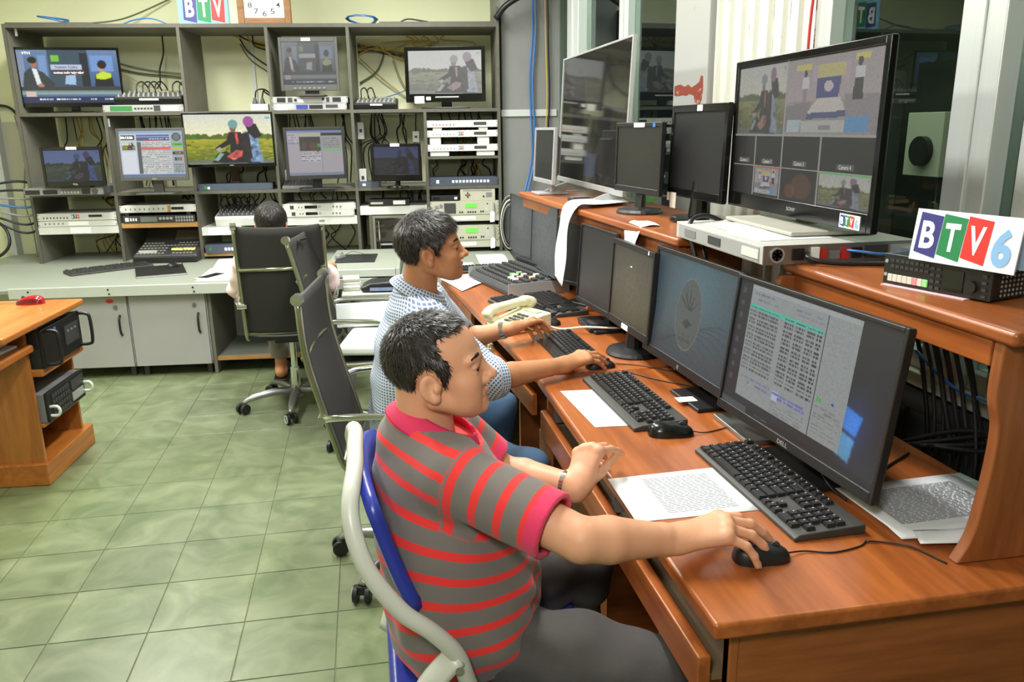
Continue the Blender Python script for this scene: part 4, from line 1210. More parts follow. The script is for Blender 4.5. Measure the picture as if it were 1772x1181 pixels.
for i in range(9):
    for j in range(4):
        q = MB().box(0.015 + i * 0.025, 0.033 + i * 0.025, 0.02 + j * 0.033, 0.042 + j * 0.033, 0.022 + j * 0.0085, 0.034 + j * 0.0085) if (i, j) == (0, 0) else None
        if q: kq = q.build('key', DGR, ph)
        else:
            c = kq.copy(); COL.objects.link(c); c.parent = ph; c.location = (i * 0.025, j * 0.033, j * 0.0085)
for k, (u0, u1, v0, v1, d) in enumerate([(2.40, 2.45, 1.484, 1.613, 0.2), (2.82, 2.873, 1.454, 1.539, 0.3), (1.82, 1.87, 1.1275, 1.26, 0.2), (2.40, 2.455, 1.1275, 1.262, 0.12)]):
    t = thing('socket_box', ['white socket box fixed high beside the black rack monitor', 'white socket box above the small dim television', 'white socket box standing left behind the black rack monitor', 'white socket box standing right of the black rack monitor'][k], 'socket', rl(u0, d, v0), RA)
    MB().box(0, u1 - u0, 0, 0.04, 0, v1 - v0).build('box', WHT, t, bevel=0.004)
    MB().box((u1 - u0) * 0.3, (u1 - u0) * 0.7, -0.002, 0.001, (v1 - v0) * 0.4, (v1 - v0) * 0.6).build('socket_slot', DGR, t)
for k, (v0, v1) in enumerate([(1.564, 1.615), (1.493, 1.542), (1.388, 1.438)]):
    f = [('name_plate', 0.66, 0.84, 0.3, 0.75, DGR, 0.002)] + dots(0.06, 0.4, 0.25, 0.5, 7, REDC if k == 0 else GRY, 'lamp', 0.002, 0.25)
    if k: f.append(('logo', 0.43, 0.51, 0.2, 0.8, None, 0))
    unit('modulator', ['white one unit modulator, topmost of three at the right end of the rack', 'white one unit modulator, middle one of three at the right end of the rack', 'white one unit modulator, lowest of three at the right end of the rack'][k], 2.939, 3.473, v0, v1, WHT, f, d0=-0.005, group='white modulators at the right end')
for k, (u0, u1, v0, v1) in enumerate([(2.955, 3.04, 1.4385, 1.4925), (3.32, 3.41, 1.4385, 1.4925), (2.955, 3.10, 1.3505, 1.3875), (3.31, 3.45, 1.3505, 1.3875), (2.98, 3.05, 1.5425, 1.5635), (3.33, 3.40, 1.5425, 1.5635)]):
    q = MB().box(0, u1 - u0, 0, 0.1, 0, v1 - v0).build('foam_block', M('white_foam', (238, 236, 228), 0.9, bump=0.1), bevel=0.006, loc=rl(u0, 0.01, v0), rotz=RA)
    tag(q, ['white foam block between the two lower modulators, left side', 'white foam block between the two lower modulators, right side', 'white foam block on the shelf under the lowest modulator, left side', 'white foam block on the shelf under the lowest modulator, right side', 'thin white foam block under the topmost modulator, left side', 'thin white foam block under the topmost modulator, right side'][k], 'foam block', 'white foam spacers')

# ---- third row gear
unit('processor', 'white two unit processor with a colour logo at the left end of the rack', 0.03, 0.594, 0.885, 0.982, WHT, [('logo', 0.43, 0.53, 0.58, 0.9, None, 0), ('name_plate', 0.65, 0.82, 0.68, 0.86, BLK, 0.002), ('seam', 0.0, 1.0, 0.42, 0.45, DGR, 0.001), ('window', 0.38, 0.64, 0.08, 0.36, LAB, 0.002)] + dots(0.06, 0.4, 0.6, 0.72, 8, DGR, 'lamp', 0.003, 0.3) + dots(0.06, 0.34, 0.15, 0.28, 5, GRY, 'lamp', 0.002, 0.3))
tag(MB().box(0.25, 0.40, -0.0015, 0.0, 0, 0.045).build('note', PAP, loc=rl(0.0, 0.0045, 0.832), rotz=RA), 'white paper note taped to the shelf lip under the two unit processor', 'note')
tag(MB().box(0.0, 0.18, -0.0015, 0.0, 0, 0.05).build('note', PAP, loc=rl(1.25, 0.0045, 0.795), rotz=RA), 'white paper note taped to the shelf lip under the pale mixer', 'note')
unit('modulator', 'white one unit modulator above the black effects unit', 0.625, 1.178, 0.975, 1.028, WHT, [('name_plate', 0.68, 0.84, 0.35, 0.7, BLK, 0.002), ('tape', 0.63, 0.67, 0.05, 0.95, PLY, 0.002)] + dots(0.05, 0.6, 0.35, 0.6, 9, GRY, 'lamp', 0.002, 0.25))
for u in (0.65, 1.1):
    tag(MB().box(0, 0.03, 0, 0.3, 0, 0.0225).build('spacer', DGR, loc=rl(u, 0.02, 0.952), rotz=RA), 'dark spacer between modulator and effects unit, ' + ('left one' if u < 1 else 'right one'), 'spacer')
unit('effects_unit', 'black effects unit with a pale display on a plywood shelf', 0.64, 1.165, 0.897, 0.951, DGR, [('display', 0.24, 0.47, 0.15, 0.85, M('grey_lcd', (120, 130, 118), 0.3), 0.002), ('socket', 0.03, 0.08, 0.25, 0.75, LAB, 0.002)] + [('knob', 0.5 + 0.05 * k, 0.54 + 0.05 * k, 0.4, 0.8, SIL, 0.01) for k in range(4)] + dots(0.72, 0.98, 0.55, 0.85, 7, SIL) + dots(0.72, 0.98, 0.12, 0.42, 7, SIL) + dots(0.09, 0.2, 0.3, 0.7, 3, LAB))
ct = thing('mixing_console', 'dark grey mixing console with lit fader keys on the bench under the rack', 'console', rl(0.72, -0.13, 0.6105), RA)
MB().prism([(0.02, 0.0), (0.0, 0.03), (0.02, 0.06), (0.30, 0.13), (0.42, 0.22), (0.44, 0.22), (0.44, 0)], 0, 0, 0.46).build('body', DGR, ct, bevel=0.006)
MB().box(0.0, 0.46, -0.012, 0.01, 0.0, 0.05).build('wrist_edge', BLK, ct, bevel=0.01)
T2 = lambda y: 0.06 + (y - 0.02) * 0.25
kq = None
for i in range(16):
    for j in range(5):
        if j == 4 and 5 < i < 10: continue
        if 8 <= i <= 9 and j < 3: continue
        x = 0.025 + i * 0.026; y = 0.04 + j * 0.05
        if kq is None: kq = MB().box(-0.008, 0.008, -0.008, 0.008, 0, 0.007).build('key', M('console_key', (150, 150, 140), 0.5), ct); q = kq
        else: q = kq.copy(); COL.objects.link(q); q.parent = ct
        q.location = (x, y, T2(y))
lit = None
for i in range(6):
    if lit is None: lit = MB().box(-0.011, 0.011, -0.02, 0.02, 0, 0.012).build('fader_key', M('lit_key', (226, 218, 140), 0.5, emit=0.3), ct); q = lit
    else: q = lit.copy(); COL.objects.link(q); q.parent = ct
    q.location = (0.27 + i * 0.03, 0.10 - 0.01 * (i % 3), T2(0.1) + 0.003)
MB().box(0.03, 0.16, 0.05, 0.075, 0.07, 0.088).build('label_strip', BENCHE, ct)
q = MB(); q.T = Matrix.Translation((0.23, 0.34, 0.165)) @ Matrix.Rotation(R(-38), 4, 'X').inverted()
q.box(-0.0, 0.18, -0.05, 0.05, 0, 0.006).build('screen', M('dull_console_screen', (92, 90, 80), 0.3), ct)
unit('video_switcher', 'blue grey unit with white square buttons left of the seated worker', 1.22, 1.50, 0.657, 0.72, NAVY, [('mark', 0.1, 0.17, 0.3, 0.7, GREENP, 0.002)] + dots(0.5, 0.95, 0.3, 0.65, 5, LAB, fill=0.7), depth=0.2, ears=False, d0=-0.02)
for k, (v0, v1, o) in enumerate([(0.966, 1.015, 0.0), (0.917, 0.9655, 0.012)]):
    unit('distribution_amplifier', ['white one unit amplifier, upper of two behind the mesh chair', 'white one unit amplifier, lower of two behind the mesh chair'][k], 1.82 + o, 2.37 - o, v0, v1, WHT, [('switch', 0.1, 0.15, 0.2, 0.75, DGR, 0.003), ('display', 0.3, 0.47, 0.25, 0.7, BLKG, 0.002), ('knob', 0.485, 0.52, 0.3, 0.7, SIL, 0.006)] + [('knob', 0.68 + 0.05 * q, 0.7 + 0.05 * q, 0.35, 0.62, GRY, 0.005) for q in range(3)] + dots(0.2, 0.28, 0.35, 0.55, 2, DGR, 'lamp', 0.002, 0.3), d0=-0.005, group='white amplifiers behind the chair')
unit('router', 'small black network unit with a white label above the white strip', 2.47, 2.78, 0.9845, 1.035, BLK, [('label', 0.6, 0.9, 0.2, 0.8, LAB, 0.002), ('slot', 0.05, 0.35, 0.3, 0.6, BEI, 0.002)], depth=0.15, ears=False)
mc = thing('glass_door_cabinet', 'dark glass fronted cabinet reflecting the room behind the checked shirt man', 'cabinet', rl(2.49, 0.0, 0.6105), RA)
MB().frame(0, 0.42, 0, 0.30, 0.02, 0.02, 0.02, 0.03, 0.0, 0.025).build('frame', RACK, mc, bevel=0.002)
MB().box(0.02, 0.40, 0.008, 0.014, 0.03, 0.28).build('pane', M('dark_mirror_glass', (70, 66, 60), 0.05, metal=0.7, var=0), mc)
MB().box(0.0, 0.42, 0.03, 0.3, 0, 0.30).build('body', DGR, mc)
MB().cyl((0.05, -0.012, 0.05), (0.05, -0.012, 0.26), 0.006, n=8).build('door_bar', CHR, mc)
MB().box(0.05, 0.26, -0.006, 0.0, 0.072, 0.085).build('rail', SIL, mc)
unit('network_box', 'thin black set top box beside the white control box', 2.95, 3.16, 1.0105, 1.055, BLK, [('display', 0.06, 0.3, 0.3, 0.7, BLKG, 0.002), ('label', 0.85, 0.95, 0.3, 0.7, LAB, 0.002)], depth=0.18, ears=False)
unit('control_box', 'cream control box with round black arrow keys at the right end of the rack', 3.175, 3.445, 1.0105, 1.098, BEI, [('knob', 0.14, 0.16, 0.45, 0.58, BLK, 0.006), ('knob', 0.24, 0.26, 0.45, 0.58, BLK, 0.006), ('knob', 0.19, 0.21, 0.62, 0.75, BLK, 0.006), ('knob', 0.19, 0.21, 0.28, 0.41, BLK, 0.006), ('knob', 0.19, 0.21, 0.45, 0.58, REDC, 0.006), ('grille', 0.74, 0.9, 0.3, 0.7, GRY, 0.002), ('knob', 0.64, 0.67, 0.3, 0.45, BLK, 0.004), ('stripe', 0.08, 0.9, 0.86, 0.93, GRY, 0.002)], depth=0.2, ears=False)
for k, (v0, v1) in enumerate([(0.9045, 1.01), (0.7045, 0.82)]):
    unit('transmitter_exciter', ['beige exciter with a green display, upper of the pair at the bench right end', 'beige exciter with a green display, lower of the pair at the bench right end'][k], 2.94, 3.473, v0, v1, BEI, [('display', 0.505, 0.68, 0.5, 0.82, LCDG, 0.003), ('meter', 0.2, 0.37, 0.1, 0.85, DGR, 0.003), ('knob', 0.06, 0.1, 0.4, 0.7, GRY, 0.008), ('knob', 0.13, 0.16, 0.55, 0.8, GRY, 0.008), ('grille', 0.80, 0.85, 0.2, 0.8, BENCHE, 0.002), ('knob', 0.82, 0.85, 0.72, 0.82, BLK, 0.005), ('handle', 0.905, 0.925, 0.12, 0.88, SIL, 0.03)] + dots(0.53, 0.67, 0.12, 0.24, 4, BLK) + dots(0.72, 0.78, 0.15, 0.27, 2, BLK) + dots(0.41, 0.48, 0.12, 0.24, 2, BLK), group='beige exciters')
for k, v0 in enumerate([0.864, 0.66]):
    tag(MB().box(0, 0.24, -0.0015, 0.0, 0, 0.026).build('name_strip', LAB, loc=rl(3.05, 0.0045, v0), rotz=RA), 'white printed strip on the beige shelf lip under the %s green display exciter' % ('upper' if k == 0 else 'lower'), 'label')
    q = thing('hang_tag', 'cream paper tag hanging at the right side of the %s exciter' % ('upper' if k == 0 else 'lower'), 'tag', rl(3.40, -0.035, v0 - 0.03 + 0.01), RA)
    MB().prism([(0, 0), (0.035, 0.004), (0.037, 0.075), (0.02, 0.088), (0.003, 0.075)], 1, 0, 0.002).build('card', PAP, q)

# ---- on top of the rack: sign, clock, cable coils
sg = thing('sign_board', 'light blue sign with white letters on blue, green and red fields above the rack', 'sign', rl(1.195, 0.05, 2.3065), RA)
MB().box(0, 0.35, 0.0, 0.02, 0, 0.23).build('board', M('sign_light_blue', (124, 196, 226), 0.5, var=0.03), sg, bevel=0.002)
logo(sg, 0.03, 0.325, 0.008, 0.215, -0.001)
MB().box(0.35, 0.46, 0.02, 0.03, 0, 0.2).build('side_card', WALLB, sg)
ck = thing('wall_clock', 'square wooden framed clock with a white face standing above the rack', 'clock', rl(1.615, 0.04, 2.3065), RA)
CKW = wood('clock_wood', (150, 106, 58), (112, 74, 36), 0, rough=0.5, coat=0.1)
MB().frame(0, 0.375, 0, 0.375, 0.045, 0.045, 0.045, 0.04, -0.02, 0.025).build('frame', CKW, ck, bevel=0.004)
MB().box(0.04, 0.335, 0.0, 0.02, 0.035, 0.335).build('face', LAB, ck)
for hN in range(1, 13):
    a = PI / 2 - hN * PI / 6
    letters(str(hN), 0.03 if hN < 10 else 0.045, 0.036, INK, ck, 0.1875 + 0.115 * math.cos(a), 0.185 + 0.115 * math.sin(a), -0.0006, 'numeral', 0.008)
for a, l, wd in ((0.25, 0.105, 0.003), (2.6, 0.075, 0.004), (0.02, 0.115, 0.0015)):
    MB().cyl((0.1875, -0.004, 0.185), (0.1875 + l * math.cos(a), -0.004, 0.185 + l * math.sin(a)), wd, wd * 0.6, 6).build('hand', INK, ck)
MB().box(2.62, 3.46, 0.0, 0.3, 0, 0.014).build('flat_board', RACKE, None, loc=rl(0, 0.03, 2.3065), rotz=RA)
tag(bpy.data.objects['flat_board'], 'thin dark board lying on the right end of the rack top', 'board')
tag(MB().box(0.0, 0.60, 0.0, 0.3, 0, 0.012).build('flat_board', RACKE, loc=rl(0.01, 0.03, 2.3065), rotz=RA), 'thin dark board lying on the left end of the rack top', 'board')

# ================================================================== screens on the right desks
def rzy(yaw): return R(yaw + 90)
m1 = monitor('monitor', 'wide black monitor nearest the camera showing a schedule table', 'monitor', (0.905, 1.571, DZ), 0.84, rzy(184), 0.12, 0.61, 0.352, pic_schedule(), SCRM, (0.010, 0.010, 0.010, 0.024), 0.05, BLK, 'rect', (0.24, 0.19), 0.09, 0.035, brand=('DELL', 0.04, 0.010, SIL))
tag(MB().box(0.90, 0.99, 1.73, 1.94, DZ + 0.0005, DZ + 0.012).build('docking_plate', STEEL, bevel=0.003), 'flat silver plate lying under the left lower corner of the nearest monitor', 'plate')
monitor('monitor', 'black monitor with a blue grey desktop and oval emblem, second from the camera', 'monitor', (0.896, 2.185, DZ), 0.84, rzy(183), 0.13, 0.555, 0.345, pic_emblem(), SCRM, (0.014, 0.014, 0.014, 0.028), 0.05, BLK, 'rect', (0.19, 0.13), 0.07, 0.03, brand=('o', 0.012, 0.012, SIL), boff=(0.11, 0.03))
tag(MB().box(0.845, 0.90, 2.045, 2.085, 0, 0.0006).build('paper_label', LAB, loc=(0, 0, DZ + 0.0125)), 'white label stuck on the base plate of the emblem monitor', 'label')
monitor('monitor', 'black framed monitor with a plain brownish screen beside the emblem monitor', 'monitor', (0.873, 2.611, DZ), 0.86, rzy(182), 0.06, 0.40, 0.305, pic_flat((0.34, 0.32, 0.24)), SCRM, (0.014, 0.014, 0.020, 0.028), 0.05, BLK, 'round', (0.20, 0.19), 0.06, 0.03, tag_=[(0.15, 0.157, 0.29, 0.302, LAB), (-0.04, 0.02, 0.004, 0.022, LAB)])
monitor('monitor', 'dark blank monitor partly covered by the hanging paper strip', 'monitor', (0.855, 2.985, DZ), 0.86, rzy(185), 0.07, 0.37, 0.318, pic_flat((0.17, 0.165, 0.155)), SCRM, (0.008, 0.008, 0.008, 0.02), 0.05, BLK, 'rect', (0.2, 0.16), 0.07, 0.03)
monitor('monitor', 'slim frameless grey monitor, nearer of two at the far desk end', 'monitor', (0.850, 3.881, DZ), 0.86, rzy(182), 0.04, 0.496, 0.337, pic_flat((0.42, 0.44, 0.44)), SCRM, (0.004, 0.004, 0.004, 0.006), 0.04, DGR, 'rect', (0.2, 0.16), 0.07, 0.03)
monitor('monitor', 'slim frameless grey monitor, farther of two at the far desk end', 'monitor', (0.842, 4.44, DZ), 0.86, rzy(182), 0.04, 0.56, 0.324, pic_flat((0.40, 0.42, 0.43)), SCRM, (0.004, 0.004, 0.004, 0.006), 0.04, DGR, 'rect', (0.2, 0.14), 0.07, 0.03, boff=(0.15, 0.06))
# narrow dark monitor seen edge on behind the paper strip
monitor('monitor', 'thin dark monitor seen almost edge on behind the hanging paper strip', 'monitor', (0.93, 3.42, DZ), 0.86, rzy(205), 0.03, 0.36, 0.30, pic_flat((0.10, 0.10, 0.10)), SCRM, (0.01, 0.01, 0.01, 0.016), 0.04, BLK, 'rect', (0.18, 0.14), 0.06, 0.03)
HZ = DZ + 0.4405
sony = monitor('television', 'large black television showing the camera multiview on the white server', 'television', (1.184, 2.127, 1.2705), 1.298, rzy(178.6), 0.01, 0.82, 0.448, pic_multiview(), SCRM, (0.018, 0.020, 0.020, 0.046), 0.07, BLKG, 'rect', (0.42, 0.24), 0.06, 0.05, basemat=M('dusty_base', (160, 158, 146), 0.6, var=0.15), boff=(0, 0.02))
Ts = Matrix.Translation((0, 0, 1.298 - 1.2705)) @ Matrix.Rotation(-0.01, 4, 'X')
letters('SONY', 0.05, 0.010, SIL, sony, 0.02, 0.024, -0.0068, 'brand_lettering', 0.01, Ts)
q = MB(); q.T = Ts
q.box(0.275, 0.365, -0.0078, -0.0062, 0.004, 0.038).build('sticker', SW, sony)
logo(sony, 0.278, 0.362, 0.007, 0.036, -0.0088, True, Ts)
xs = [0.0, 0.19, 0.41, 0.68, 1.0]
for k in range(4):
    letters('Camera %d' % (k + 1), 0.055, 0.011, M('dim_screen_text', (150, 150, 148), 0.5, var=0, emit=0.25), sony, -0.392 + (xs[k] + xs[k + 1]) / 2 * 0.782, 0.046 + 0.382 * 0.27, -0.0012, 'caption', 0.0, Ts)
monitor('monitor', 'black monitor with rounded corners and a dark screen beside the large television', 'monitor', (1.15, 2.735, HZ), 1.30, rzy(182), 0.03, 0.45, 0.325, pic_flat((0.10, 0.10, 0.095), fall=0.6), SCRM, (0.022, 0.022, 0.026, 0.03), 0.06, BLKG, 'round', (0.26, 0.2), 0.06, 0.04, tag_=[(-0.005, 0.035, 0.302, 0.322, LAB), (-0.19, -0.14, -0.045, 0.012, LAB), (-0.22, -0.20, -0.02, 0.01, LAB)])
monitor('monitor', 'small black monitor with a plain olive screen on a round stand', 'monitor', (1.053, 3.077, HZ), 1.298, rzy(187), 0.02, 0.40, 0.27, pic_flat((0.20, 0.19, 0.13)), SCRM, (0.012, 0.014, 0.016, 0.024), 0.05, BLK, 'round', (0.20, 0.18), 0.04, 0.022, tag_=[(-0.03, 0.06, 0.252, 0.268, LAB), (0.13, 0.15, 0.252, 0.266, BLUE)])
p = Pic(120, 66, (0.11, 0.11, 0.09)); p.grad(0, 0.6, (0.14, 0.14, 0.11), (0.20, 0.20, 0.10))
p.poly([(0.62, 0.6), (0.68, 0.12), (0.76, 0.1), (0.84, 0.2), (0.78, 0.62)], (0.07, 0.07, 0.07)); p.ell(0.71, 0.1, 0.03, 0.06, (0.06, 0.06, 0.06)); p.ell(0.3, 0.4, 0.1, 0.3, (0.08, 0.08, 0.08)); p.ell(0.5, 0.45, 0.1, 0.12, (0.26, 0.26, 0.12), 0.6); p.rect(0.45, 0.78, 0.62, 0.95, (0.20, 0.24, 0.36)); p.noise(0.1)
monitor('television', 'very large silver edged television leaning by the window, screen dark and reflecting', 'television', (1.085, 3.934, HZ), 1.262, rzy(179.6), 0.05, 1.225, 0.655, p, screen_mat('screen_glossy', 0.55, 0.05), (0.010, 0.012, 0.010, 0.026), 0.05, SIL, 'feet', back=0.0)
monitor('monitor', 'small silver framed monitor at the far end of the hutch shelf', 'monitor', (0.906, 4.117, HZ), 1.278, rzy(182), 0.05, 0.394, 0.276, pic_flat((0.16, 0.16, 0.14)), SCRM, (0.014, 0.018, 0.014, 0.022), 0.05, SIL, 'rect', (0.16, 0.16), 0.05, 0.02)

# white one unit server bridging the two hutches
sv = thing('rack_server', 'white one unit server chassis lying on the hutch shelves under the large television', 'server', (0.945, 1.795, HZ), 0)
MB().box(0.0, 0.42, 0.012, 0.575, 0, 0.047).build('chassis', M('zinc_plate', (206, 206, 198), 0.4, metal=0.3, var=0.06), sv, bevel=0.002)
MB().box(-0.002, 0.0005, 0.03, 0.55, 0.004, 0.042).build('side_plate', SIL, sv)
for y0, y1, mt in ((0.03, 0.12, WHT), (0.25, 0.33, DGR), (0.42, 0.5, GRY)):
    MB().box(-0.004, -0.002, y0, y1, 0.012, 0.034).build('side_label', mt, sv)
MB().cyl((-0.003, 0.045, 0.022), (-0.001, 0.045, 0.022), 0.012, n=16).build('red_button', REDC, sv)
MB().box(0.0, 0.42, 0.008, 0.0125, 0, 0.047).build('rear_panel', STEEL, sv)
fan = MB().lathe([(0.019, 0.0), (0.019, 0.004), (0.015, 0.004), (0.015, 0.0)], n=20)
fo = fan.build('fan', SIL, sv); fo.matrix_local = Matrix.Translation((0.035, 0.008, 0.024)) @ Matrix.Rotation(R(90), 4, 'X')
fb = MB()
for k in range(6):
    a = k * PI / 3
    fb.prism([(0.004 * math.cos(a), 0.004 * math.sin(a)), (0.014 * math.cos(a - 0.3), 0.014 * math.sin(a - 0.3)), (0.014 * math.cos(a + 0.3), 0.014 * math.sin(a + 0.3))], 1, 0.0055, 0.0075)
fb.v = [(p[0] + 0.035, p[1], p[2] + 0.024) for p in fb.v]
fb.build('fan_blades', BLK, sv)
for x0, x1, z0, z1, mt, nm in ((0.075, 0.105, 0.010, 0.038, BLK, 'power_inlet'), (0.125, 0.145, 0.008, 0.04, LAB, 'port_block'), (0.15, 0.165, 0.012, 0.036, REDC, 'port'), (0.175, 0.2, 0.01, 0.03, GRY, 'port'), (0.205, 0.225, 0.008, 0.038, REDC, 'port'), (0.235, 0.26, 0.01, 0.036, BLK, 'port'), (0.27, 0.33, 0.008, 0.04, DGR, 'card_slot'), (0.34, 0.40, 0.008, 0.04, SIL, 'card_slot')):
    MB().box(x0, x1, 0.002, 0.009, z0, z1).build(nm, mt, sv)
for k, (x0, y0, a) in enumerate([(0.03, 0.09, 3), (0.035, 0.28, -5)]):
    q = MB().box(0, 0.21, 0, 0.20, 0, 0.0012).build('paper_sheet', PAP, loc=(0.945 + x0, 1.795 + y0, HZ + 0.0475 + 0.0014 * k), rotz=R(a))
    tag(q, ['white paper sheet lying on the server under the television edge', 'second white sheet lying farther along on the server top'][k], 'paper')
bx_ = thing('converter_box', 'small silver converter box behind the colourful sign', 'device', (1.30, 1.70, HZ), R(-6))
MB().box(0, 0.07, 0, 0.10, 0, 0.035).build('body', SIL, bx_, bevel=0.003)
MB().box(-0.002, 0.001, 0.02, 0.08, 0.008, 0.027).build('socket_row', DGR, bx_)
tag(cable([(1.06, 1.80, HZ + 0.025), (1.05, 1.775, HZ + 0.018), (1.10, 1.75, HZ + 0.008), (1.2, 1.72, HZ + 0.007), (1.30, 1.69, HZ + 0.007)], 0.006, BCAB, ''), 'thick black power cable plugged into the server back', 'cable')
tag(cable([(1.16, 1.805, HZ + 0.03), (1.18, 1.77, HZ + 0.030), (1.24, 1.74, HZ + 0.026), (1.33, 1.715, HZ + 0.042), (1.36, 1.73, HZ + 0.03)], 0.0035, BLUE, ''), 'light blue network cable running from the server back behind the sign', 'cable')

# black control panel with the sign on it
cp = thing('control_console', 'black control panel with white, pink and green keys on the near hutch', 'device', (1.081, 1.53, HZ), R(-74))
MB().box(0, 0.24, 0.004, 0.16, 0.004, 0.064).build('case', BLK, cp, bevel=0.003)
MB().box(0, 0.24, 0.0, 0.005, 0.003, 0.066).build('front_panel', M('panel_black', (30, 30, 31), 0.4), cp, bevel=0.001, seg=1)
kb_ = None
for i in range(8):
    for j in range(2):
        if kb_ is None: kb_ = MB().box(0, 0.009, -0.003, 0.001, 0, 0.006).build('key', DGR, cp); q = kb_
        else: q = kb_.copy(); COL.objects.link(q); q.parent = cp
        q.location = (0.018 + i * 0.0115, 0, 0.038 + j * 0.012)
for i in range(8):
    c = [M('white_key', (214, 212, 198), 0.5), M('pink_key', (232, 130, 136), 0.5, emit=0.2), M('green_key', (140, 214, 128), 0.5, emit=0.2)][1 if i == 5 else 2 if i == 7 else 0]
    MB().box(0.013 + i * 0.0118, 0.0242 + i * 0.0118, -0.003, 0.001, 0.009, 0.024).build('big_key', c, cp, bevel=0.001, seg=1)
for i in range(2):
    for j in range(4):
        q = kb_.copy(); COL.objects.link(q); q.parent = cp; q.location = (0.112 + i * 0.013, 0, 0.008 + j * 0.013)
MB().box(0.142, 0.183, -0.002, 0.001, 0.010, 0.052).build('display', BLKG, cp)
MB().cyl((0.201, -0.008, 0.026), (0.201, 0.0, 0.026), 0.012, n=20).build('knob', BLK, cp)
for j in range(4):
    q = kb_.copy(); COL.objects.link(q); q.parent = cp; q.location = (0.222, 0, 0.008 + j * 0.013)
for z in (0.022, 0.05):
    MB().cyl((0.007, -0.002, z), (0.007, 0.001, z), 0.004, n=12).build('jack', SIL, cp)
gr = MB()
for i in range(8):
    for j in range(6):
        gr.cyl((0.2395, 0.03 + i * 0.012, 0.012 + j * 0.009), (0.2406, 0.03 + i * 0.012, 0.012 + j * 0.009), 0.003, n=6)
gr.build('vent_holes', SIL, cp)
tag(MB().box(0, 0.19, 0, 0.02, 0, 0.0015).build('paper_strip', M('pink_paper', (236, 200, 206), 0.7), loc=(1.07, 1.52, HZ), rotz=R(-74)), 'pale pink paper strip under the front of the black control panel', 'paper')
s6 = thing('sign_board', 'white sign with coloured letter fields and a pale blue numeral on the control panel', 'sign', (1.112, 1.352, HZ + 0.0645), R(-76.4))
T6 = Matrix.Rotation(-0.13, 4, 'X')
q = MB(); q.T = T6
q.box(-0.112, 0.112, 0.0, 0.003, 0, 0.102).build('board', M('sign_white', (226, 238, 248), 0.45, var=0.02), s6)
q = MB(); q.T = Matrix.Translation((0, 0.058, 0)) @ Matrix.Rotation(0.44, 4, 'X')
q.box(-0.112, 0.112, 0.0, 0.003, 0, 0.106).build('back_board', M('sign_back_blue', (150, 196, 226), 0.45, var=0.02), s6)
logo(s6, -0.106, 0.104, 0.008, 0.096, -0.001, True, T6)

# ================================================================== keyboards, mice, papers and phone on the desks
KEYM = M('key_plastic', (30, 30, 31), 0.38, var=0.25, vscale=60)
LEG = M('key_legend_white', (200, 200, 198), 0.6, var=0)
KBD = M('keyboard_body', (54, 53, 50), 0.5, var=0.3, vscale=30)
keyboard('black full size keyboard in front of the nearest monitor', (0.8375, 1.496, DZ), R(-88.5), 0.455, 0.152, KEYM, KBD, True, legend=LEG, thick=0.014)
keyboard('black keyboard with rounded front edge beside the grey and black mouse', (0.722, 2.11, DZ), R(-88), 0.455, 0.152, KEYM, KBD, True, palm=0.012, legend=LEG)
keyboard('flat black keyboard with a glossy palm strip between the checked shirt arms', (0.682, 2.722, DZ), R(-88), 0.41, 0.155, KEYM, M('glossy_keyboard', (34, 35, 35), 0.2), False, full=False, palm=0.035, thick=0.010)
keyboard('black keyboard lying beside the dark blank monitor', (0.80, 3.43, DZ), R(-82), 0.45, 0.15, KEYM, KBD, False)
keyboard('black keyboard behind the cream telephone', (0.648, 3.40, DZ), R(-73), 0.42, 0.13, KEYM, KBD, False)
mouse('black mouse under the right hand of the man in the striped polo', (0.678, 1.226, DZ), R(-4), BLK, None, 0.105, 0.062, 0.036, [(0.05, 0, 0.008), (0.09, 0.01, 0.003), (0.14, 0.0, 0.002), (0.20, 0.015, 0.002), (0.225, 0.035, 0.002)])
mouse('black mouse with a grey blue side band at the end of a keyboard', (0.742, 1.846, DZ), R(-8), M('mouse_black', (16, 17, 18), 0.22, var=0), M('mouse_band', (110, 130, 132), 0.35), 0.118, 0.066, 0.038, [(0.056, 0, 0.008), (0.09, 0.0, 0.003), (0.15, 0.03, 0.002), (0.20, 0.07, 0.002)])
mouse('black mouse under the right hand of the man in the checked shirt', (0.735, 2.466, DZ), R(3), BLK, None, 0.10, 0.058, 0.032, [(0.05, 0, 0.008), (0.1, 0.0, 0.002), (0.16, -0.05, 0.002), (0.22, -0.13, 0.002), (0.28, -0.20, 0.002)])
mouse('black mouse beside the cream telephone', (0.70, 3.09, DZ), R(-14), BLK, None, 0.10, 0.058, 0.034)

def sheet(name, label, pts, z, wave=0.0, lift=None, mat=PAP, nu=8, nv=8, off=0.0, group=None):
    """a thin sheet through four corners (world x, y), a little uneven"""
    P4 = [Vector((x, y, z)) for x, y in pts]
    def f(u, v):
        p = (P4[0] * (1 - u) + P4[1] * u) * (1 - v) + (P4[3] * (1 - u) + P4[2] * u) * v
        dz = wave * (math.sin(u * 5 + off) * math.cos(v * 4 + off) + 1)
        if lift: dz += lift * max(0, u + v - 1.4) ** 2
        return (p.x, p.y, p.z + dz)
    o = MB().grid(f, nu, nv).build(name, mat, None, smooth=True, thick=0.0006)
    return tag(o, label, 'paper', group)

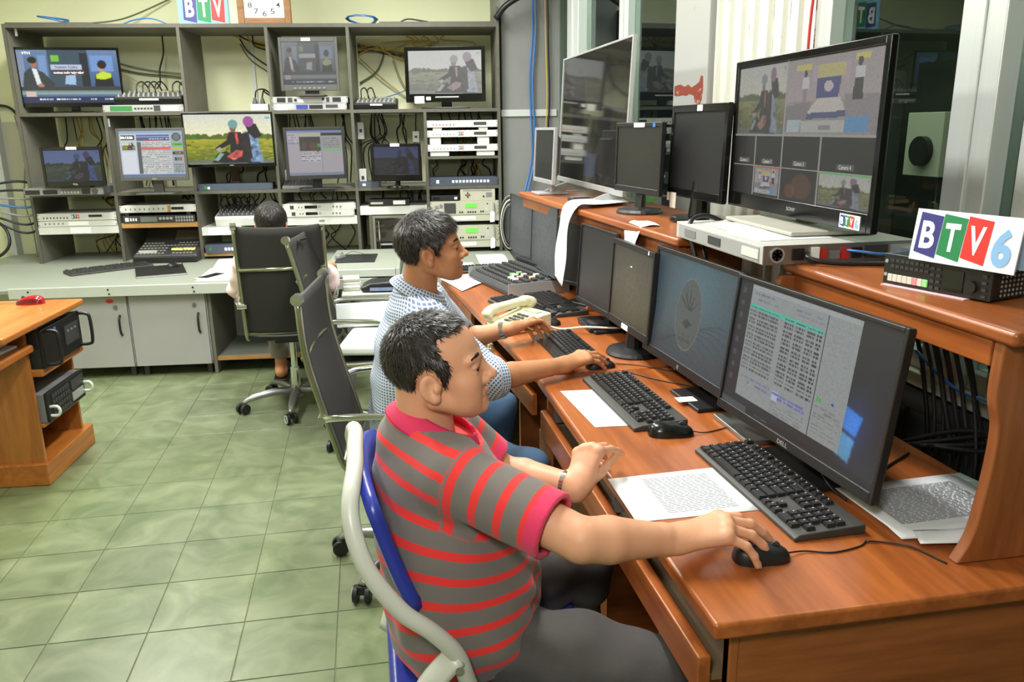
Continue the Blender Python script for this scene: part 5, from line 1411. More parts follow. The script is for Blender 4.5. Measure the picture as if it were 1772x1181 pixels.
def print_on(o, pts, z, blocks, mat=INKL):
    """printed lines lying on a sheet: blocks of (u0, u1, v0, v1, rows)"""
    P4 = [Vector((x, y, z)) for x, y in pts]
    g = MB()
    for u0, u1, v0, v1, rows in blocks:
        for r in range(rows):
            v = v0 + (v1 - v0) * (r + 0.5) / rows
            hw = (v1 - v0) / rows * 0.22
            u = u0
            while u < u1:
                l = random.uniform(0.02, 0.09)
                ue = min(u + l, u1)
                q = []
                for (a, b) in ((u, v - hw), (ue, v - hw), (ue, v + hw), (u, v + hw)):
                    q.append((P4[0] * (1 - a) + P4[1] * a) * (1 - b) + (P4[3] * (1 - a) + P4[2] * a) * b)
                g.add(q, [(0, 1, 2, 3)])
                u = ue + random.uniform(0.006, 0.015)
    return g.build('print', mat, o)
A4 = [(0.500, 1.405), (0.775, 1.405), (0.765, 1.625), (0.503, 1.615)]
a = sheet('paper_sheet', 'white printed form beside the near keyboard at the desk edge', A4, DZ + 0.001)
print_on(a, A4, DZ + 0.0016, [(0.28, 0.86, 0.1, 0.9, 26)])
P2 = [(0.546, 2.25), (0.565, 1.935), (0.68, 1.925), (0.66, 2.24)]
sheet('paper_sheet', 'blank white paper under the rounded keyboard', P2, DZ + 0.001, 0.0)
fp = []
for k, (c, ang) in enumerate([((1.16, 1.345), 8), ((1.13, 1.33), -6), ((1.12, 1.35), 2)]):
    L2, W2 = 0.15, 0.115
    ca, sa = math.cos(R(ang)), math.sin(R(ang))
    pts = [(c[0] + x * ca - y * sa, c[1] + x * sa + y * ca) for x, y in ((-L2, -W2), (L2, -W2), (L2, W2), (-L2, W2))]
    z = DZ + 0.0015 + 0.0025 * k
    s_ = sheet('paper_sheet', ['lowest sheet of the paper pile by the curved hutch side', 'middle sheet of the paper pile by the curved hutch side', 'top printed sheet of the paper pile by the curved hutch side'][k], pts, z, 0.0006, None, off=k, group='loose papers under the hutch')
    if k == 2:
        print_on(s_, pts, z + 0.0022, [(0.1, 0.88, 0.2, 0.85, 30)])
    elif k == 0:
        print_on(s_, pts, z + 0.0018, [(0.8, 0.95, 0.2, 0.8, 3)])
curl = MB().grid(lambda u, v: (0.985 + 0.12 * u + 0.02 * v, 1.20 + 0.05 * v - 0.02 * u, DZ + 0.010 + 0.018 * math.sin(v * PI) * u), 8, 6).build('paper_sheet', PAP, None, smooth=True, thick=0.0006)
tag(curl, 'small curled sheet sticking out in front of the paper pile', 'paper', 'loose papers under the hutch')
cable([(0.995, 1.14, DZ + 0.002), (0.97, 1.20, DZ + 0.004), (0.93, 1.23, DZ + 0.003), (0.90, 1.24, DZ + 0.003)], 0.0018, BCAB, 'short black cord lying in front of the paper pile')

# paper strip draped over the far hutch, and the fax-like sheet beside it
def drape(label, path, width_dir, w, mat=PAP):
    pts = spline(path, 8)
    n = len(pts)
    def f(u, v):
        p = pts[min(int(round(v * (n - 1))), n - 1)]
        j = 0.004 * math.sin(v * 17 + u * 3)
        return p + Vector(width_dir) * ((u - 0.5) * w) + Vector((j, 0, j * 0.5))
    o = MB().grid(f, 6, n - 1).build('paper_strip', mat, None, smooth=True, thick=0.0007)
    return tag(o, label, 'paper')
drape('long crumpled paper strip hanging down over the front of the far hutch', [(1.14, 3.52, HZ + 0.012), (1.05, 3.46, HZ + 0.014), (0.96, 3.42, HZ + 0.018), (0.885, 3.40, HZ + 0.016), (0.845, 3.385, HZ - 0.03), (0.828, 3.38, HZ - 0.12), (0.82, 3.385, HZ - 0.22), (0.812, 3.385, HZ - 0.32)], (0.06, 0.98, 0), 0.23)
drape('white printed sheet hanging over the hutch edge beside the dark round cornered monitor', [(0.99, 2.70, HZ + 0.003), (0.945, 2.70, HZ + 0.005), (0.918, 2.70, HZ - 0.006), (0.905, 2.70, HZ - 0.05), (0.90, 2.695, HZ - 0.10), (0.892, 2.69, HZ - 0.135)], (0.05, 1, 0), 0.16)
sbx = thing('adapter_box', 'small dark box on the far hutch near the paper strip', 'box', (0.93, 3.60, HZ), R(10))
MB().box(0, 0.09, 0, 0.06, 0, 0.022).build('body', DGR, sbx, bevel=0.004)
MB().box(0.01, 0.08, 0.01, 0.05, 0.0215, 0.0235).build('lid', GRY, sbx)

# cream telephone
CRM = M('cream_plastic', (226, 222, 188), 0.4, var=0.05)
tp = thing('telephone', 'cream push button telephone with a coiled cord on the desk', 'telephone', (0.575, 3.07, DZ), R(-62))
MB().prism([(-0.10, 0.0), (0.10, 0.0), (0.10, 0.062), (0.05, 0.058), (-0.09, 0.030), (-0.10, 0.022)], 0, -0.085, 0.085).build('body', CRM, tp, bevel=0.008, seg=3)
hs_ = MB().tube(spline([(-0.068, -0.112, 0.050), (-0.068, -0.090, 0.070), (-0.066, -0.05, 0.078), (-0.064, 0.0, 0.082), (-0.062, 0.05, 0.087), (-0.060, 0.090, 0.086), (-0.060, 0.112, 0.070)], 6), [0.024] * 5 + [0.022] * 6 + [0.0185] * 15 + [0.022] * 6 + [0.024] * 5, 12, flat=1.3)
hs_.build('handset', CRM, tp, smooth=True)
MB().box(-0.09, -0.045, -0.105, -0.06, 0.025, 0.052).build('handset_cradle', CRM, tp, bevel=0.01, seg=3)
MB().box(-0.09, -0.040, 0.055, 0.105, 0.045, 0.066).build('handset_cradle', CRM, tp, bevel=0.01, seg=3)
zk = lambda y: 0.030 + (y + 0.09) * 0.2
kk = None
for i in range(3):
    for j in range(4):
        if kk is None: kk = MB().box(-0.008, 0.008, -0.006, 0.006, 0, 0.006).build('key', M('phone_key', (86, 84, 76), 0.5), tp); q = kk
        else: q = kk.copy(); COL.objects.link(q); q.parent = tp
        y = -0.06 + j * 0.022
        q.location = (-0.005 + i * 0.022, y, zk(y) + 0.001)
MB().box(-0.02, 0.055, 0.045, 0.075, zk(0.06) - 0.002, zk(0.06) + 0.003).build('card_window', BEI, tp)
coil = [(0.30 + 0.0, 0, 0)]
def coil_pts(a, b, r, turns, sag):
    a = Vector(a); b = Vector(b)
    out = []
    n = turns * 8
    d = (b - a).normalized(); s1 = d.orthogonal().normalized(); s2 = d.cross(s1)
    for i in range(n + 1):
        t = i / n
        p = a.lerp(b, t) + Vector((0, 0, -sag * 4 * t * (1 - t)))
        q = 2 * PI * turns * t
        out.append(p + s1 * (r * math.cos(q)) + s2 * (r * math.sin(q)))
    return out
q = MB().tube(coil_pts((0.47, 3.14, DZ + 0.05), (0.44, 2.98, DZ - 0.03), 0.010, 12, 0.12), 0.0035, 5).build('phone_cord', CRM, None, smooth=True)
q.parent = tp; q.matrix_parent_inverse = (Matrix.Translation((0.575, 3.07, DZ)) @ Matrix.Rotation(R(-62), 4, 'Z')).inverted()
cable([(0.66, 3.15, DZ + 0.01), (0.72, 3.0, DZ + 0.004), (0.80, 2.9, DZ + 0.03), (0.90, 2.86, DZ + 0.03), (1.0, 2.9, DZ + 0.02)], 0.004, WCAB, 'white cable running from the telephone behind the screens')
ad = thing('power_adapter', 'flat black adapter box between the keyboard and the brownish monitor', 'adapter', (0.875, 3.02, DZ), R(-2))
MB().box(-0.05, 0.055, -0.11, 0.10, 0, 0.02).build('body', BLK, ad, bevel=0.006)
MB().box(-0.03, 0.03, -0.05, 0.03, 0.0195, 0.0205).build('label', DGR, ad)
cable([(0.80, 2.40, DZ + 0.003), (0.86, 2.30, DZ + 0.003), (0.93, 2.22, DZ + 0.003), (0.99, 2.15, DZ + 0.004)], 0.002, BCAB, 'thin black cord on the bare wood behind the checked shirt hand')

# video switcher at the far desk end
vs = thing('video_switcher', 'black tabletop video switcher with lit square keys on the far desk', 'device', (0.735, 3.98, DZ), R(-78))
MB().prism([(-0.16, 0), (0.16, 0), (0.16, 0.085), (0.10, 0.075), (-0.14, 0.04), (-0.16, 0.02)], 0, -0.28, 0.28).build('body', DGR, vs, bevel=0.006)
for x_ in (-0.285, 0.28):
    MB().box(x_, x_ + 0.005, -0.16, 0.16, 0, 0.06).build('end_cheek', SIL, vs)
kq = None
for i in range(18):
    for j in range(6):
        x, y = -0.25 + i * 0.029, -0.12 + j * 0.038
        if kq is None: kq = MB().box(-0.010, 0.010, -0.011, 0.011, 0, 0.009).build('key', M('switcher_key', (70, 70, 70), 0.5), vs); q = kq
        else: q = kq.copy(); COL.objects.link(q); q.parent = vs
        q.location = (x, y, 0.0425 + (y + 0.14) * 0.146)
for x, y, c in ((0.12, -0.08, LAB), (0.15, -0.08, LAB), (0.15, -0.045, M('pink_key2', (224, 160, 160), 0.5, emit=0.2)), (0.09, -0.045, LAB), (0.18, 0.03, LAB), (0.21, -0.005, M('amber_key', (236, 206, 160), 0.5, emit=0.2)), (0.06, -0.045, MATS['green_key']), (0.06, -0.01, MATS['green_key']), (0.12, -0.01, LAB), (0.18, -0.08, LAB)):
    MB().box(x - 0.011, x + 0.011, y - 0.012, y + 0.012, 0, 0.013).build('lit_key', c, vs, loc=(0, 0, 0.0425 + (y + 0.14) * 0.146))
MB().box(-0.28, 0.28, 0.11, 0.16, 0.075, 0.10).build('rear_hump', BLK, vs, bevel=0.01)
sheet('paper_sheet', 'white printed paper lying across the far end of the wooden desk', [(0.46, 4.30), (0.56, 4.05), (0.72, 4.10), (0.70, 4.36)], DZ + 0.0012, 0.002)
sheet('paper_sheet', 'white paper hanging off the wooden desk edge by the checked shirt face', [(0.36, 4.20), (0.44, 3.85), (0.56, 4.02), (0.5, 4.28)], DZ + 0.004, 0.002)
keyboard('black keyboard on the far desk end behind the video switcher', (0.60, 4.43, DZ), R(6), 0.42, 0.13, KEYM, KBD, False)
# papers and things on the bench
sheet('paper_sheet', 'white document on the bench end below the beige exciters', [(0.77, 5.55), (0.99, 5.52), (1.03, 6.1), (0.81, 6.12)], 0.6125, 0.001)
sheet('paper_sheet', 'small white sheet on the bench beside the large document', [(0.55, 5.5), (0.72, 5.5), (0.74, 5.75), (0.57, 5.75)], 0.6125, 0.001)
keyboard('long black keyboard lying askew on the grey bench', (-1.83, 6.10, 0.6105), R(34), 0.56, 0.17, KEYM, KBD, False)
nbk = thing('notebook', 'black closed notebook with silver edge lying on the bench under a mouse', 'notebook', (-1.45, 5.90, 0.6105), R(15))
MB().box(-0.15, 0.17, -0.20, 0.23, 0, 0.014).build('cover', BLK, nbk, bevel=0.003)
MB().box(-0.148, 0.168, -0.203, -0.2, 0.002, 0.011).build('page_edge', SIL, nbk)
mouse('black mouse on the black notebook', (-1.38, 6.02, 0.6248), R(60), BLK, None, 0.10, 0.06, 0.034, [(0.05, 0, 0.005), (0.12, 0.04, 0.0), (0.25, 0.14, -0.012)])
sheet('paper_sheet', 'white sheet on the bench under the white phone', [(-1.13, 5.46), (-0.88, 5.44), (-0.98, 5.98), (-1.12, 5.98)], 0.6115)
sheet('paper_sheet', 'second white sheet pushed under the first towards the rack', [(-1.1, 5.9), (-0.9, 5.9), (-0.98, 6.45), (-1.14, 6.45)], 0.6108)
mp_ = thing('mobile_phone', 'white mobile phone with black screen on the bench paper', 'phone', (-1.05, 5.61, 0.6123), R(-28))
MB().box(-0.045, 0.045, -0.12, 0.12, 0, 0.009).build('case', WHT, mp_, bevel=0.004)
MB().box(-0.040, 0.040, -0.095, 0.095, 0.0088, 0.0096).build('screen', BLKG, mp_)
tag(MB().box(0.03, 0.30, 0.25, 0.60, 0, 0.004).build('mouse_mat', BLK, loc=rl(2.25, -1.06, 0.682), rotz=RA, bevel=0.001), 'black mouse mat on the grey console case', 'mouse mat')
mouse('grey mouse under the far worker hand on the console case', (*rl(2.30, -0.62, 0)[:2], 0.688), R(60), GRY, None, 0.10, 0.06, 0.034, [(0.05, 0, 0.01), (0.1, -0.05, 0.03), (0.16, -0.12, 0.0)])
for k in range(4):
    q = MB().box(0, 0.10, 0, 0.15, 0, 0.016).build('document_pile', [BEI, PAP, WHT, BEI][k], loc=(-0.165, 4.92, 0.604 + 0.0185 * k), rotz=R(-4 + 2 * k), bevel=0.002)
    tag(q, ['pale document folder, lowest of the pile beside the mesh chair', 'pale document folder, second from the bottom beside the mesh chair', 'pale document folder, third from the bottom beside the mesh chair', 'pale document folder on top of the pile beside the mesh chair'][k], 'folder', 'folders beside the mesh chair')
pd = thing('side_table', 'small pale table holding folders and a black bag behind the mesh chairs', 'table', (-0.175, 4.80, 0))
MB().box(0, 0.42, 0, 0.30, 0.58, 0.602).build('table_top', BENCHE, pd, bevel=0.004)
for x in (0.02, 0.37):
    for y in (0.02, 0.25):
        MB().box(x, x + 0.03, y, y + 0.03, 0, 0.58).build('leg', GRY, pd)
bg = thing('laptop_bag', 'black soft bag with a printed card on top beside the mesh chair', 'bag', (0.10, 4.90, 0.6025), R(-6))
MB().prism([(-0.15, 0), (-0.16, 0.03), (-0.10, 0.06), (0.08, 0.07), (0.14, 0.055), (0.16, 0.0)], 1, -0.07, 0.10).build('body', BLK, bg, bevel=0.02, seg=3)
MB().box(-0.10, 0.06, -0.075, -0.07, 0.01, 0.03).build('card', M('blue_card', (120, 136, 168), 0.6, var=0.3, vscale=40), bg)

# ================================================================== things on the left desk
def ldp(x, y, z): return Matrix.Translation((-1.455, 3.40, 0)) @ Matrix.Rotation(R(-4), 4, 'Z') @ Vector((x, y, z))
rm = mouse('red translucent mouse on the left wooden desk', ldp(-0.20, 0.70, 0.7705), R(175), M('red_plastic', (150, 26, 34), 0.15, var=0), M('red_dark', (96, 18, 26), 0.2, var=0), 0.125, 0.075, 0.042, [(0.06, 0, 0.008), (0.12, -0.02, 0.003), (0.2, 0.01, 0.002)], GCAB)
tag(MB().box(-0.08, 0.05, -0.05, 0.05, 0, 0.016).build('small_device', BLK, loc=ldp(-0.43, 0.74, 0.7705), bevel=0.007), 'black gadget at the very left edge on the wooden desk', 'device')
s1 = thing('rack_computer', 'black rack computer with two looped handles in the left desk, upper one', 'computer', ldp(-0.03, 0.35, 0.5405), R(-4))
MB().box(-0.42, 0.0, 0.0, 0.405, 0, 0.175).build('case', BLK, s1, bevel=0.003)
MB().box(-0.40, -0.01, 0.01, 0.395, 0.1745, 0.1765).build('lid', GRY, s1)
MB().box(0.0, 0.016, 0.0, 0.405, 0, 0.178).build('front_panel', M('front_black', (22, 22, 23), 0.35), s1, bevel=0.003)
for y in (0.03, 0.385):
    MB().tube(spline([(0.01, y, 0.012), (0.055, y, 0.014), (0.072, y, 0.035), (0.072, y, 0.145), (0.055, y, 0.166), (0.01, y, 0.168)], 5), 0.008, 8).build('handle', BLK, s1, smooth=True)
MB().box(0.016, 0.02, 0.22, 0.37, 0.05, 0.14).build('drive_panel', DGR, s1)
for y, z in ((0.24, 0.11), (0.28, 0.11), (0.32, 0.11)):
    MB().box(0.02, 0.023, y, y + 0.02, z, z + 0.008).build('button', GRY, s1)
MB().box(0.016, 0.018, 0.12, 0.14, 0.145, 0.162).build('sticker', BLUE, s1)
s2 = thing('rack_computer', 'black rack computer with pale handles and keys in the left desk, lower one', 'computer', ldp(-0.05, 0.35, 0.2855), R(-4))
MB().box(-0.42, 0.0, 0.0, 0.40, 0, 0.135).build('case', GRY, s2, bevel=0.003)
MB().box(0.0, 0.014, 0.0, 0.40, 0, 0.138).build('front_panel', BLK, s2, bevel=0.003)
kq = None
for i in range(7):
    for j in range(4):
        if kq is None: kq = MB().box(0.013, 0.019, -0.010, 0.010, -0.010, 0.010).build('drive_bay', DGR, s2); q = kq
        else: q = kq.copy(); COL.objects.link(q); q.parent = s2
        q.location = (0, 0.055 + i * 0.026, 0.024 + j * 0.029)
MB().box(0.013, 0.018, 0.25, 0.38, 0.02, 0.06).build('badge', SIL, s2)
MB().box(0.013, 0.018, 0.25, 0.38, 0.075, 0.12).build('drive_door', DGR, s2)
for y in (0.015, 0.385):
    MB().tube(spline([(0.012, y, 0.03), (0.045, y, 0.03), (0.056, y, 0.05), (0.045, y, 0.072), (0.012, y, 0.072)], 5), 0.007, 8).build('handle', WHT, s2, smooth=True)
for k, (z, mt, lab) in enumerate([(0.0, PAP, 'white papers lying on the left desk shelf'), (0.012, BLK, 'black notebook, lower one on the left desk shelf'), (0.032, BLK, 'black notebook, upper one on the left desk shelf')]):
    b_ = thing('notebook', lab, 'notebook', ldp(-0.16 - 0.03 * k, 0.18, 0.6605 + z), R(-10 + 6 * k))
    MB().box(-0.2, 0.06, -0.11, 0.11, 0, 0.010 if k == 0 else 0.019).build('cover', mt, b_, bevel=0.002)
    MB().box(-0.19, 0.0615, -0.105, 0.105, 0.003, 0.015 if k else 0.008).build('pages', PAP, b_)

# ================================================================== mesh office chairs
MESH = M('black_chair_mesh', (40, 39, 37), 0.75, var=0.2, vscale=300, bump=0.25, bscale=900)
FRAMEC = M('chair_frame', (160, 166, 140), 0.2, metal=0.85, var=0.05)
def caster(parent, x, y, a, ring=False):
    c = bpy.data.objects.new('caster', None)
    m = MB().box(-0.012, 0.012, -0.020, 0.020, 0.030, 0.062)
    o = m.build('caster', BLK, parent, bevel=0.004)
    o.location = (x, y, 0); o.rotation_euler = (0, 0, a)
    for s in (-1, 1):
        MB().cyl((0, s * 0.012, 0.030), (0, s * 0.030, 0.030), 0.030, n=18).build('wheel', BLK, o, bevel=0.003)
        if ring:
            q = MB().lathe([(0.024, 0), (0.024, 0.002), (0.019, 0.002), (0.019, 0)], n=20).build('wheel_ring', WHT, o)
            q.matrix_local = Matrix.Translation((0, s * 0.030 + (0.0 if s < 0 else -0.001), 0.030)) @ Matrix.Rotation(R(90), 4, 'X')
    bpy.data.objects.remove(c)
    return o

def mesh_chair(label, loc, rz, w=0.46, base_rot=0.0, ring=False, top=1.06, cushion=None, seat_on=True, lean=0.0, base_mat=None):
    t = thing('mesh_office_chair', label, 'chair', loc, rz, 'mesh office chairs')
    h = w / 2
    prof = [(0.25, 0.425), (0.235, 0.452), (0.19, 0.468), (0.05, 0.455), (-0.10, 0.447), (-0.17, 0.462), (-0.205, 0.50), (-0.225, 0.57), (-0.265, 0.72), (-0.30, 0.88), (-0.345 - lean, top)]
    sp = spline([(x, 0, z) for x, z in prof], 5)
    k0 = 5 * 5
    seat = sp[:k0 + 4]; back = sp[k0 + 6:]
    def sheet_(pts, sag):
        n = len(pts) - 1
        return lambda u, v: pts[int(round(v * n))] + Vector((0.0, (u - 0.5) * (w - 0.02), 0)) + (Vector((0.014 * sag, 0, -0.012)) * (1 - (2 * u - 1) ** 2))
    MB().grid(sheet_(back, -1.0), 8, len(back) - 1).build('backrest', MESH, t, smooth=True, thick=0.012)
    if seat_on:
        MB().grid(sheet_(seat, 0.0), 8, len(seat) - 1).build('seat', MESH, t, smooth=True, thick=0.016)
    for s in (-1, 1):
        f = MB().tube([p + Vector((0, s * h, 0)) for p in sp], 0.0115, 8).build('side_frame', FRAMEC, t, smooth=True)
        e = sp[-1]
        MB().cyl((e.x, s * h - 0.014, e.z), (e.x, s * h + 0.014, e.z), 0.019, n=16).build('end_cap', CHR, f, smooth=False)
        a = spline([(-0.255, s * (h + 0.012), 0.66), (-0.20, s * (h + 0.035), 0.672), (-0.05, s * (h + 0.045), 0.675), (0.10, s * (h + 0.045), 0.668), (0.165, s * (h + 0.042), 0.64), (0.16, s * (h + 0.035), 0.56), (0.10, s * (h + 0.02), 0.46), (0.09, s * h, 0.452)], 5)
        MB().tube(a, 0.012, 8, flat=1.2).build('armrest', CHR, t, smooth=True)
        MB().cyl((-0.262, s * (h - 0.02), 0.66), (-0.262, s * (h + 0.03), 0.66), 0.014, n=12).build('joint', CHR, t)
    for x, z in ((-0.292, 0.86), (-0.19, 0.50)):
        MB().tube([(x - 0.012, -h, z), (x - 0.026, 0, z), (x - 0.012, h, z)], 0.011, 8).build('cross_bar', FRAMEC, t, smooth=True)
    MB().tube([(-0.325, -0.07, top - 0.03), (-0.345, 0, top - 0.03), (-0.325, 0.07, top - 0.03)], 0.006, 6).build('top_bar', BLK, t)
    MB().box(-0.10, 0.12, -0.09, 0.09, 0.405, 0.440).build('mechanism', BLK, t, bevel=0.01)
    MB().cyl((0, 0, 0.20), (0, 0, 0.41), 0.019, n=14).build('gas_lift', CHR, t, smooth=False)
    MB().cyl((0, 0, 0.075), (0, 0, 0.24), 0.028, 0.025, n=14).build('column', CHR, t, smooth=False)
    bm = base_mat or STEEL
    MB().cyl((0, 0, 0.065), (0, 0, 0.115), 0.042, 0.036, n=16).build('hub', bm, t)
    for k in range(5):
        a = base_rot + k * 2 * PI / 5
        d = Vector((math.cos(a), math.sin(a), 0))
        path = [d * r_ + Vector((0, 0, z)) for r_, z in ((0.02, 0.098), (0.10, 0.105), (0.20, 0.097), (0.27, 0.082), (0.305, 0.062))]
        g = MB().tube(spline(path, 3), [0.026] * 3 + [0.023] * 3 + [0.020] * 3 + [0.016] * 4, 8, flat=0.8).build('base_leg', bm, t, smooth=True)
        caster(t, d.x * 0.305, d.y * 0.305, a + 0.5, ring)
    if cushion:
        MB().box(-0.15, 0.22, -h + 0.03, h - 0.03, 0.482, 0.535).build('seat_cushion', cushion, t, bevel=0.022, seg=3)
    return t
CUSH = M('white_cushion', (226, 232, 230), 0.85, var=0.04, bump=0.15, bscale=20)
cA = mesh_chair('black mesh office chair seen from behind, with the far worker in it', (-0.46, 4.60, 0), R(92), 0.44, R(-40), True, 1.09)
cB = mesh_chair('empty black mesh office chair with a white seat cushion, behind the checked shirt man', (0.0, 4.04, 0), R(-10), 0.46, R(160), False, 1.06, CUSH)
bd = tag(MB().box(-0.19, 0.17, 0.0, 0.02, 0, 0.13).build('white_board', CUSH, loc=(0.0, 4.245, 0.5365), rotz=R(2), bevel=0.006), 'white padded board standing on the white seat cushion', 'board')
cC = mesh_chair('black mesh office chair seen edge on that the checked shirt man sits on', (0.11, 2.70, 0), R(-7), 0.47, R(164), True, 1.05, lean=-0.035)

# ================================================================== the blue chair of the man in the striped polo
BLUEV = M('blue_vinyl', (44, 58, 152), 0.3, var=0.08, bump=0.05, bscale=150)
TUBEG = M('grey_painted_tube', (196, 198, 186), 0.35, var=0.04)
bc = thing('blue_chair', 'blue padded chair with a curved light grey tube frame', 'chair', (0.19, 1.50, 0), 0)
side = [(0.16, 1.300, 0.465), (0.135, 1.285, 0.555), (0.115, 1.278, 0.62), (0.072, 1.275, 0.675), (0.02, 1.28, 0.72), (-0.030, 1.295, 0.79), (-0.052, 1.315, 0.845), (-0.060, 1.34, 0.89), (-0.056, 1.375, 0.922), (-0.050, 1.44, 0.936), (-0.050, 1.53, 0.94)]
mir = [(x, 3.06 - y, z) for x, y, z in side[-2::-1]]
pth = spline([Vector(p) - Vector((0.19, 1.50, 0)) for p in side + mir], 6)
MB().tube(pth, 0.0165, 12).build('back_frame', TUBEG, bc, smooth=True)
def padf(u, v):
    y = 1.335 + 0.39 * u
    bow = 0.03 * (2 * u - 1) ** 2
    z = 0.655 + 0.272 * v
    x = 0.035 - 0.075 * v ** 0.8 + bow * 0.8 - 0.004
    rnd = 0.03 * (abs(2 * u - 1) ** 4)
    return (x - 0.19, y - 1.50, z - rnd * (v - 0.5) * 2)
MB().grid(padf, 12, 8).build('back_pad', BLUEV, bc, smooth=True, thick=0.026)
MB().box(-0.20, 0.24, -0.215, 0.215, 0.425, 0.465).build('seat_pad', BLUEV, bc, bevel=0.018, seg=3)
MB().box(-0.17, 0.21, -0.185, 0.185, 0.40, 0.4255).build('seat_pan', TUBEG, bc, bevel=0.004)
for s in (-1, 1):
    br = spline([(0.115 - 0.19, s * 0.222, 0.62), (0.06 - 0.19, s * 0.226, 0.56), (0.015 - 0.19, s * 0.215, 0.47), (-0.01 - 0.19, s * 0.20, 0.40)], 5)
    q = MB().tube(br, 0.011, 8, flat=2.4).build('side_bracket', TUBEG, bc, smooth=True)
    MB().cyl((-0.072, s * 0.238, 0.60), (-0.072, s * 0.245, 0.60), 0.008, n=12).build('rivet', CHR, bc)
    leg = spline([(-0.03, s * 0.20, 0.465), (-0.10, s * 0.205, 0.40), (-0.20, s * 0.21, 0.15), (-0.235, s * 0.21, 0.012)], 5)
    MB().tube(leg, 0.0135, 10).build('leg', TUBEG, bc, smooth=True)
    leg = spline([(-0.16, s * 0.19, 0.40), (-0.02, s * 0.195, 0.30), (0.19, s * 0.20, 0.08), (0.25, s * 0.20, 0.012)], 5)
    MB().tube(leg, 0.0135, 10).build('leg', TUBEG, bc, smooth=True)
MB().cyl((-0.235, -0.21, 0.014), (-0.235, 0.21, 0.014), 0.012, n=10).build('foot_bar', TUBEG, bc, smooth=True)
MB().cyl((0.25, -0.20, 0.014), (0.25, 0.20, 0.014), 0.012, n=10).build('foot_bar', TUBEG, bc, smooth=True)

# ================================================================== cables
def rc(pts, r, mat, label, group):
    return cable([rl(*p) for p in pts], r, mat, label, group, n=5, res=5)
rs = random.Random(3)
def hang(u0, u1, vtop, vbot, n, col, label, d0=0.42, d1=0.57, swing=0.05):
    mats = {'black': BCAB, 'yellow': YEL, 'grey': GCAB, 'blue': BLUE, 'white': WCAB}
    for k in range(n):
        a = rs.uniform(u0, u1); b = a + rs.uniform(-swing, swing) * 2
        d = rs.uniform(d0, d1); m = (vtop + vbot) / 2
        rc([(a, d, vtop), (a + rs.uniform(-swing, swing) * 0.5, d, vtop - (vtop - vbot) * 0.3), ((a + b) / 2 + rs.uniform(-swing, swing), d - rs.uniform(0, 0.06), m), (b, d, vbot)], rs.uniform(0.0035, 0.006), mats[col], label, label)
hang(0.1, 0.5, 1.678, 1.14, 6, 'black', 'black cable hanging behind the small left television')
hang(0.15, 0.3, 1.678, 1.3, 4, 'yellow', 'yellow cable hanging behind the small left television')
hang(0.68, 1.1, 1.678, 1.14, 10, 'black', 'black cable hanging behind the playout list monitor')
hang(1.25, 1.7, 1.30, 1.135, 6, 'black', 'black cable dropping behind the bright motorbike television', swing=0.03)
hang(1.85, 2.3, 1.678, 1.14, 12, 'black', 'black cable hanging behind the black rack monitor')
hang(2.43, 2.6, 1.678, 1.14, 9, 'black', 'black cable hanging right of the black rack monitor', swing=0.08)
hang(2.62, 2.9, 1.678, 1.40, 4, 'black', 'black cable hanging above the small dim television', swing=0.03)
hang(2.97, 3.42, 1.678, 1.352, 7, 'black', 'black cable hanging behind the white modulators', 0.38, 0.5)
hang(3.15, 3.40, 1.55, 1.14, 5, 'yellow', 'yellow cable hanging behind the white modulators', 0.38, 0.5)
hang(2.97, 3.42, 1.33, 1.14, 8, 'black', 'black cable tangled above the switcher buttons at the right end', 0.25, 0.5, 0.07)
hang(0.3, 0.58, 1.103, 0.99, 5, 'black', 'black cable behind the two unit processor')
hang(0.3, 0.42, 1.103, 0.99, 3, 'yellow', 'yellow cable behind the two unit processor')
hang(0.25, 0.5, 0.82, 0.615, 7, 'yellow', 'yellow cable dropping to the bench at the left end')
hang(0.38, 0.58, 0.82, 0.615, 5, 'black', 'black cable dropping to the bench at the left end', swing=0.08)
hang(0.9, 1.17, 1.103, 1.03, 9, 'black', 'black cable behind the upper white modulator', swing=0.02)
hang(1.3, 1.75, 1.103, 0.9, 14, 'black', 'black cable falling onto the pale mixer', 0.15, 0.4, 0.04)
hang(1.85, 2.3, 1.103, 1.016, 9, 'black', 'black cable above the white amplifiers', 0.2, 0.5, 0.02)
hang(1.85, 2.3, 0.85, 0.615, 5, 'black', 'black cable below the white amplifiers', 0.2, 0.5, 0.1)
hang(2.55, 2.9, 1.103, 1.0, 8, 'black', 'black cable above the small network unit', 0.2, 0.5, 0.02)
hang(2.75, 3.1, 2.27, 2.16, 6, 'yellow', 'yellow cable looping under the rack top', 0.45, 0.57, 0.12)
# looping plugs on the mixers
for k in range(6):
    u = 0.80 + 0.045 * k if k < 4 else 1.06 + 0.05 * (k - 4)
    rc([(u, 0.17, 1.845), (u, 0.19, 1.90), (u + 0.03, 0.22, 1.925), (u + 0.055, 0.25, 1.89), (u + 0.06, 0.27, 1.86)], 0.0055, BCAB, 'black plug lead looping out of the left audio mixer', 'leads on the left mixer')
for k in range(2):
    rc([(2.45 + 0.05 * k, 0.15, 1.785), (2.45 + 0.05 * k, 0.17, 1.85), (2.48 + 0.05 * k, 0.2, 1.86), (2.5 + 0.05 * k, 0.24, 1.79)], 0.005, BCAB, 'black plug lead looping out of the small right mixer', 'leads on the small mixer')
for k in range(5):
    u = 1.33 + 0.05 * k
    rc([(u, 0.18, 0.95), (u - 0.01, 0.19, 1.04), (u + 0.02, 0.22, 1.06), (u + 0.04, 0.26, 0.99)], 0.005, BCAB, 'black plug lead standing up from the pale mixer', 'leads on the pale mixer')
